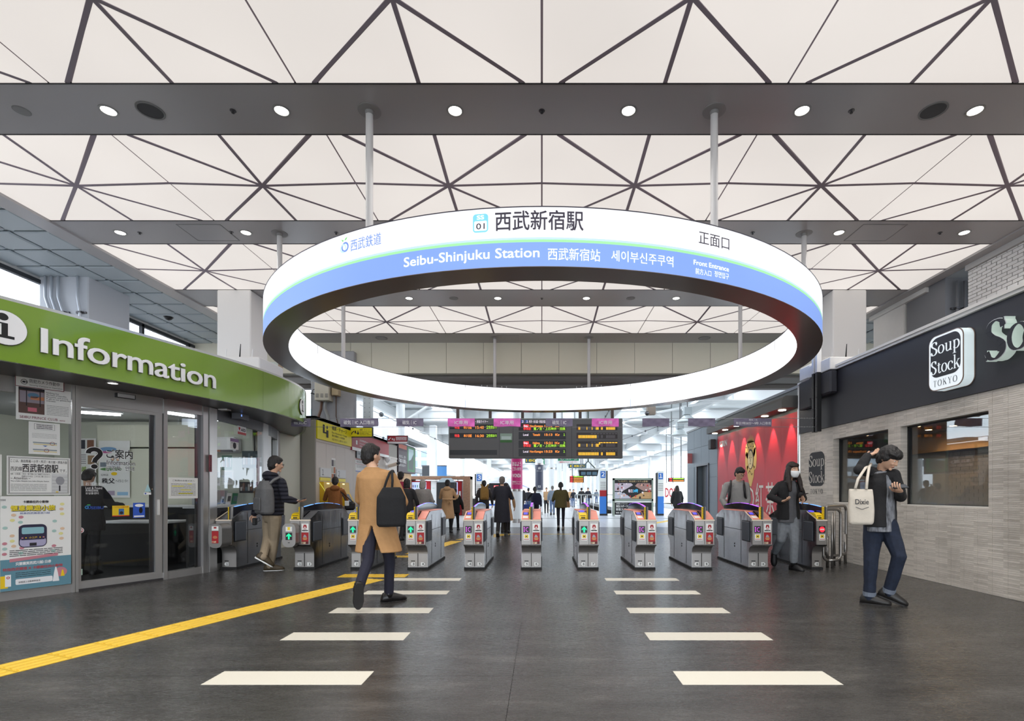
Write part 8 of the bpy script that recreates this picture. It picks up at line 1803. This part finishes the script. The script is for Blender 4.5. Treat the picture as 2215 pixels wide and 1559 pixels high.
person('man in a dark jacket and blue jeans looking down at his phone, one arm raised', J, cloth('black_fleece', (30, 29, 31), .7), DENIM, style='shaggy', shoe=mat('black_boot', (34, 32, 31), .45), hem=.50, gap=.62, inner=PLAID, face=True, fold=.014, cuff=cloth('denim_cuff', (110, 118, 132)), curl=(.8, .5), hdir=(V((-.45, -.3, .25)), V((.5, .1, .15))), palms=(V((0, .1, 1)), V((0, 0, 1))), legr=1.05, boot=True)
phone('black phone in the hand of the man with the white tote', P(1946, 1052, 5.27), (1, -.1, .05), (0, .9, .5))
tb, MT = softbox('off-white cotton tote bag with printed script on the shoulder of the jeans man', 'bag', 'tote_bag', P(1862, 1134, 5.42), (-.25, -1), .245, .09, .37, cloth('tote_cotton', (214, 204, 190), .35, 90, .03), .93,
    straps=[([P(1874, 1058, 5.38), P(1876, 1035, 5.42), P(1880, 1010, 5.52), P(1884, 1003, 5.66)], .014), ([P(1850, 1056, 5.40), P(1856, 1036, 5.44), P(1872, 1012, 5.52), P(1882, 1004, 5.66)], .014)])
text('Dixie', .055, mat('tote_ink', (50, 50, 56), .7), tb, P(1846, 1090, 5.42) + MT.col[1] * .058, -MT.col[0] if MT.col[0].x < 0 else MT.col[0], (0, 0, 1), w=.125, bold=.012)
q = MB(); a = P(1847, 1096, 5.42) + MT.col[1] * .058; rr_ = MT.col[0] if MT.col[0].x > 0 else -MT.col[0]; q.tube([a, a + rr_ * .05 - Z_ * .022, a + rr_ * .06 - Z_ * .024, a + rr_ * .12], .003, 5); q.build('print_swash', MATS['tote_ink'], tb)
# 3 -- masked woman
J = skel(3.82, 8.05, 1.68, (.2, -1))
override(J, head=P(1714, 1016, 7.98), neck=P(1708, 1038, 8.03), chest=P(1705, 1066, 8.04), pelvis=P(1705, 1118, 8.08), shR=P(1687, 1048, 8.06), shL=P(1726, 1050, 8.02), elR=P(1666, 1074, 8.0), wrR=P(1690, 1085, 7.84), elL=P(1738, 1078, 7.98), wrL=P(1732, 1070, 7.78),
         hipR=P(1697, 1122, 8.1), hipL=P(1713, 1122, 8.06), knL=P(1718, 1170, 8.0), anL=P(1717, 1221, 8.06), knR=P(1690, 1166, 8.08), anR=P(1674, 1198, 8.42), toeL=V((.35, -1, 0)), toeR=V((-.1, -.3, -1)), hf=(.22, -1), pitch=.06)
J['anL'].z = .07
person('woman with long dark hair and white face mask walking out through the gates', J, cloth('black_jacket', (26, 25, 27), .5), cloth('grey_denim', (122, 126, 132), .3, 80, .12), hair=HAIRB, style='long', shoe=BLACK, hem=.51, gap=.42, inner=cloth('grey_knit', (92, 92, 96)), face=True, mask=True, boot=True, curl=(.9, .5), hdir=(V((.25, -.2, -.6)), V((.35, -.5, .2))), palms=(None, V((0, 0, 1))), legr=1.12, bulk=1.03, vox=.009)
phone('phone held out in the left hand of the masked woman', P(1737, 1070, 7.69), (.25, -.9, .3), (1, .3, .1))
J2 = J
# 4 -- man with grey backpack
J = skel(-4.15, 8.0, 1.757, (.62, .78))
override(J, head=P(596, 1004, 8.0), neck=P(592, 1027, 8.0), chest=P(592, 1058, 8.0), pelvis=P(589, 1114, 8.02), shR=P(609, 1042, 7.88), elR=P(617, 1078, 7.86), wrR=P(639, 1084, 7.98), shL=P(578, 1038, 8.16), elL=P(560, 1080, 8.2), wrL=P(550, 1112, 8.18),
         hipR=P(594, 1118, 7.96), hipL=P(582, 1118, 8.08), knR=P(593, 1168, 8.03), anR=P(584, 1222, 8.02), knL=P(580, 1164, 8.05), anL=P(569, 1204, 7.8), toeR=V((1, .3, 0)), toeL=V((.6, .4, -.5)), hf=(.72, .62), pitch=.12)
J['anR'].z = .075
mat('sneaker', (70, 58, 40), .6)
person('man in a dark quilted jacket with grey backpack, reaching over the gate', J, cloth('quilted_navy', (30, 31, 44), .5), cloth('khaki_cotton', (150, 134, 112), .3, 60, .05), style='neat', shoe=MATS['sneaker'], hem=.53, tm_='quilted_jacket', hood=True, glasses=True, curl=(.9, .5), hdir=(V((-.1, 0, -1)), V((1, .2, .05))), palms=(None, V((0, .3, 1))), bulk=1.1, legr=1.1, vox=.009)
q = MB()
for i in range(7):
    z = .95 + i * .075; pass
Mb = frame((.62, .78)); bo = P(572, 1112, 7.76)
softbox('grey rounded backpack worn by the man in the quilted jacket', 'backpack', 'backpack', bo, (-.62, -.78), .34, .2, .50, cloth('backpack_grey', (92, 92, 94), .4, 120, .08), .5, straps=[([P(580, 1050, 7.72), P(592, 1038, 7.74), P(604, 1032, 7.84), P(612, 1044, 7.96)], .02), ([P(566, 1048, 7.86), P(574, 1034, 7.96), P(584, 1030, 8.12)], .018)], strapm=cloth('strap_grey', (110, 110, 112)), pocket=True)
phone('dark card wallet held over the gate by the backpack man', P(652, 1081, 7.98), (1, .1, .45), (0, 1, 0), mat('wallet_black', (30, 30, 40), .5))
t = thing('camera_strap', 'small black camera with strap loop in the lowered hand of the backpack man', 'camera', tuple(P(550, 1126, 8.16))); q = MB(); c = P(551, 1127, 8.14); q.bbox(c.x - .03, c.x + .03, c.y - .03, c.y + .03, c.z - .06, c.z + .05, .01); q.build('camera', BLACK, t); q = MB(); q.tube([P(554, 1122, 8.14), P(561, 1119, 8.12), P(563, 1126, 8.12), P(556, 1129, 8.14)], .005, 6); q.build('strap', BLACK, t)
# 5 -- man in the grey hoodie behind the gates
J = skel(3.9, 10.25, 1.70, (.05, -1), arms=(.1, .3, .1, .3))
override(J, head=P(1600, 1024, 10.16), pitch=.5, hf=(.3, -1), shR=P(1572, 1048, 10.25), shL=P(1614, 1048, 10.25), elR=P(1562, 1080, 10.2), elL=P(1618, 1080, 10.2), wrR=P(1572, 1098, 10.08), wrL=P(1612, 1100, 10.08))
person('man in a grey hoodie with glasses looking down behind the pink gates', J, cloth('hoodie_grey', (150, 148, 146), .4, 60, .04), cloth('black_trousers', (34, 34, 38)), face=True, glasses=True, tm_='hoodie', hood=True, bulk=1.1)
softbox('black backpack worn by the man in the grey hoodie', 'backpack', 'backpack', (3.92, 10.47, 1.0), (0, 1), .3, .16, .42, BLACK, .7, straps=[([P(1581, 1040, 10.28), P(1580, 1052, 10.1), P(1578, 1075, 10.08), P(1574, 1090, 10.3)], .022), ([P(1608, 1040, 10.28), P(1610, 1052, 10.1), P(1612, 1072, 10.08), P(1616, 1088, 10.3)], .022)])
# --- people beyond the gates
DARK = cloth('dark_wool', (34, 33, 36)); COATN = cloth('navy_coat', (30, 31, 42)); SHAWL = cloth('grey_shawl', (128, 124, 122)); BEI = cloth('beige_wool', (196, 158, 118), .35, 60, .04); OLV = cloth('olive_satin', (92, 84, 48), .5, 30); BRN = cloth('rust_brown', (140, 86, 40)); JEAN = cloth('mid_denim', (86, 104, 138)); GBJ = cloth('blue_grey', (120, 132, 146))
def walker(label, px, Y, H, f, top, bottom, **kw):
    st_ = kw.pop('stride', .22); ar = kw.pop('arms', (.2, .3, -.1, .3)); ld = kw.pop('lead', 'R'); pt = kw.pop('pitch', 0.0); J = skel(XatY(px, Y), Y, H, f, st_, .3, ar, ld); J['pitch'] = pt; return person(label, J, top, bottom, **kw)
walker('person in a rust brown hooded jacket standing at the yellow machines', 725, 12.15, 1.57, (-.3, 1), BRN, DARK, stride=.02, arms=(.5, 1.2, .6, 1.2), hood=True, tm_='hooded_jacket', pitch=.2)
t = thing('handbag', 'small black handbag with white patch beside the person in rust brown', 'bag', tuple(P(757, 1090, 12.1))); q = MB(); c = P(757, 1092, 12.1); q.bbox(c.x - .12, c.x + .12, c.y - .05, c.y + .05, c.z - .12, c.z + .08, .04); q.build('bag_body', BLACK, t); q = MB(); q.tube([c + V((-.08, 0, .06)), P(742, 1070, 12.1), P(736, 1062, 12.13), c + V((.08, 0, .06))], .012, 6); q.build('handle', BLACK, t); q = MB(); q.bbox(c.x - .1, c.x + .0, c.y - .07, c.y - .05, c.z - .02, c.z + .1, .01); q.build('patch', STW, t)
walker('person in black coat just right of the tan coat man, seen from behind', 880, 13.0, 1.56, (.1, 1), DARK, DARK, style='bob', hem=.45, tm_='coat', stride=.15)
walker('dark haired person mostly hidden behind the shoulder of the tan coat man', 867, 14.6, 1.80, (.1, 1), cloth('plum_red', (150, 40, 70)), DARK, stride=.1)
walker('grey haired person in a wide grey shawl walking away with a brown strap', 914, 13.7, 1.55, (.0, 1), SHAWL, DARK, hair=HAIRG, style='bob', hem=.46, flare=1.35, bulk=1.25, tm_='shawl', arms=(.1, .2, .1, .2), stride=.12)
walker('woman in a belted beige hooded coat walking away', 968, 15.6, 1.60, (.0, 1), BEI, DARK, style='neat', hem=.27, flare=1.25, hood=True, tm_='coat', arms=(.5, 1.3, .5, 1.3), shoe=BLACK, stride=.15)
t = thing('coat_belt', 'tied beige belt bow at the back of the hooded coat', 'belt', tuple(P(972, 1078, 15.4))); q = MB(); c = P(971, 1080, 15.4); q.tube([c + V((-.2, .04, .01)), c, c + V((.2, .04, .01))], .025, 6); q.ball(c + V((-.04, -.02, .0)), .05, .02, .03); q.ball(c + V((.05, -.02, .0)), .05, .02, .03); q.tube([c, c + V((-.03, -.02, -.12))], .018, 6); q.tube([c, c + V((.05, -.02, -.12))], .018, 6); q.build('bow', BEI, t)
walker('person in a black padded jacket just right of the beige coat woman', 984, 16.6, 1.36, (.1, 1), cloth('padded_black', (28, 28, 30), .8, 25), DARK, hem=.42, tm_='padded_coat', bulk=1.15)
walker('man in a charcoal jacket with a tan backpack walking toward the train', 1047, 17.2, 1.63, (.05, 1), cloth('charcoal', (62, 60, 60)), COATN, style='neat', hem=.47)
softbox('tan canvas backpack on the man in charcoal', 'backpack', 'backpack', (XatY(1048, 17.0), 17.0, .98), (0, -1), .28, .12, .43, cloth('canvas_tan', (164, 126, 66), .4), .75, straps=[([P(1044, 1052, 17.0), P(1041, 1048, 17.1)], .03), ([P(1053, 1052, 17.0), P(1056, 1048, 17.1)], .03)], pocket=True)
walker('grey haired man in a long black coat striding away in the middle', 1086, 14.3, 1.665, (.05, 1), COATN, DARK, hair=HAIRS, style='neat', hem=.24, flare=1.15, tm_='long_coat', stride=.2, arms=(.3, 1.2, .3, 1.2), shoe=mat('olive_shoe', (70, 70, 62), .6), bulk=1.12)
walker('person in a beige coat hidden behind the man in the long black coat', 1094, 15.6, 1.5, (.1, 1), BEI, DARK, hem=.25, flare=1.4, tm_='coat', stride=.1)
walker('woman with a navy backpack walking right behind the head-on gate', 1157, 18.6, 1.44, (-.1, 1), COATN, DARK, hair=HAIRB, style='pony', hem=.47, arms=(.2, .3, .9, .4))
softbox('navy backpack with a white seam on the woman beside the night-view column', 'backpack', 'backpack', (XatY(1161, 18.35), 18.35, .78), (0, -1), .36, .14, .42, cloth('pack_navy', (40, 42, 66)), .6)
softbox('bright blue shopping bag beside the woman with the navy backpack', 'bag', 'shopping_bag', (XatY(1139, 18.4), 18.4, .55), (0, -1), .22, .1, .25, mat('bag_blue', (28, 62, 150), .5), .9, straps=[([(XatY(1136, 18.4), 18.4, .78), (XatY(1139, 18.4), 18.4, 1.0), (XatY(1142, 18.4), 18.4, .78)], .01)])
walker('woman in a shiny olive jacket and dark leggings walking away', 1213, 16.8, 1.56, (.0, 1), OLV, COATN, style='pony', hem=.47, bulk=1.18, tm_='satin_jacket', stride=.2, arms=(.35, 1.0, .35, 1.0), legr=.85, shoe=mat('grey_trainer', (120, 116, 110), .6))
softbox('pale beige bag carried in front of the woman in olive', 'bag', 'shopping_bag', (XatY(1228, 17.1), 17.1, .72), (0, -1), .16, .08, .22, BEI, .9)
walker('man in a blue grey jacket and jeans with a shoulder bag, further down the platform', 1195, 28.4, 1.60, (.0, 1), GBJ, JEAN, hair=HAIRS, style='neat', stride=.2)
walker('woman in a black coat with long hair near the platform sign at right', 1465, 22.5, 1.53, (.1, 1), DARK, DARK, hair=HAIRB, style='long', hem=.40, tm_='coat', bulk=1.1, stride=.1)
for i, (px, Y, H, tp, bt, l) in enumerate(((1127, 27, 1.62, DARK, DARK, 'dark figure directly behind the magenta column'), (1143, 30, 1.5, COATN, JEAN, 'small figure in navy left of the night-view column'), (1182, 31, 1.55, BEI, DARK, 'small figure in a cream coat left of the blue grey jacket man'), (1233, 46, 1.58, BEI, JEAN, 'distant figure in beige by the white columns'), (1240.5, 44, 1.52, COATN, JEAN, 'distant figure in navy beside the beige one'), (1258, 38, 1.6, DARK, DARK, 'distant dark figure between the white columns'), (1272, 40, 1.62, COATN, JEAN, 'distant figure with raised arm left of pillar 2'), (1290, 60, 1.6, GBJ, JEAN, 'faint distant figure just left of pillar 2'))):
    walker(l.replace('pillar 2', 'the red banded pillar'), px, Y, H, (.1, 1) if i % 2 else (0, -1), tp, bt, vox=.03, fold=0)
# person inside the office
J = skel(XatY(190, 7.6), 7.6, 1.54, (-.2, 1), .03, .05, (.5, 1.0, .5, 1.0)); J['pitch'] = .5
person('person in a black jacket leaning over the counter inside the office door', J, DARK, DARK, bulk=1.25, hem=.42, vox=.014)
flush_jobs()
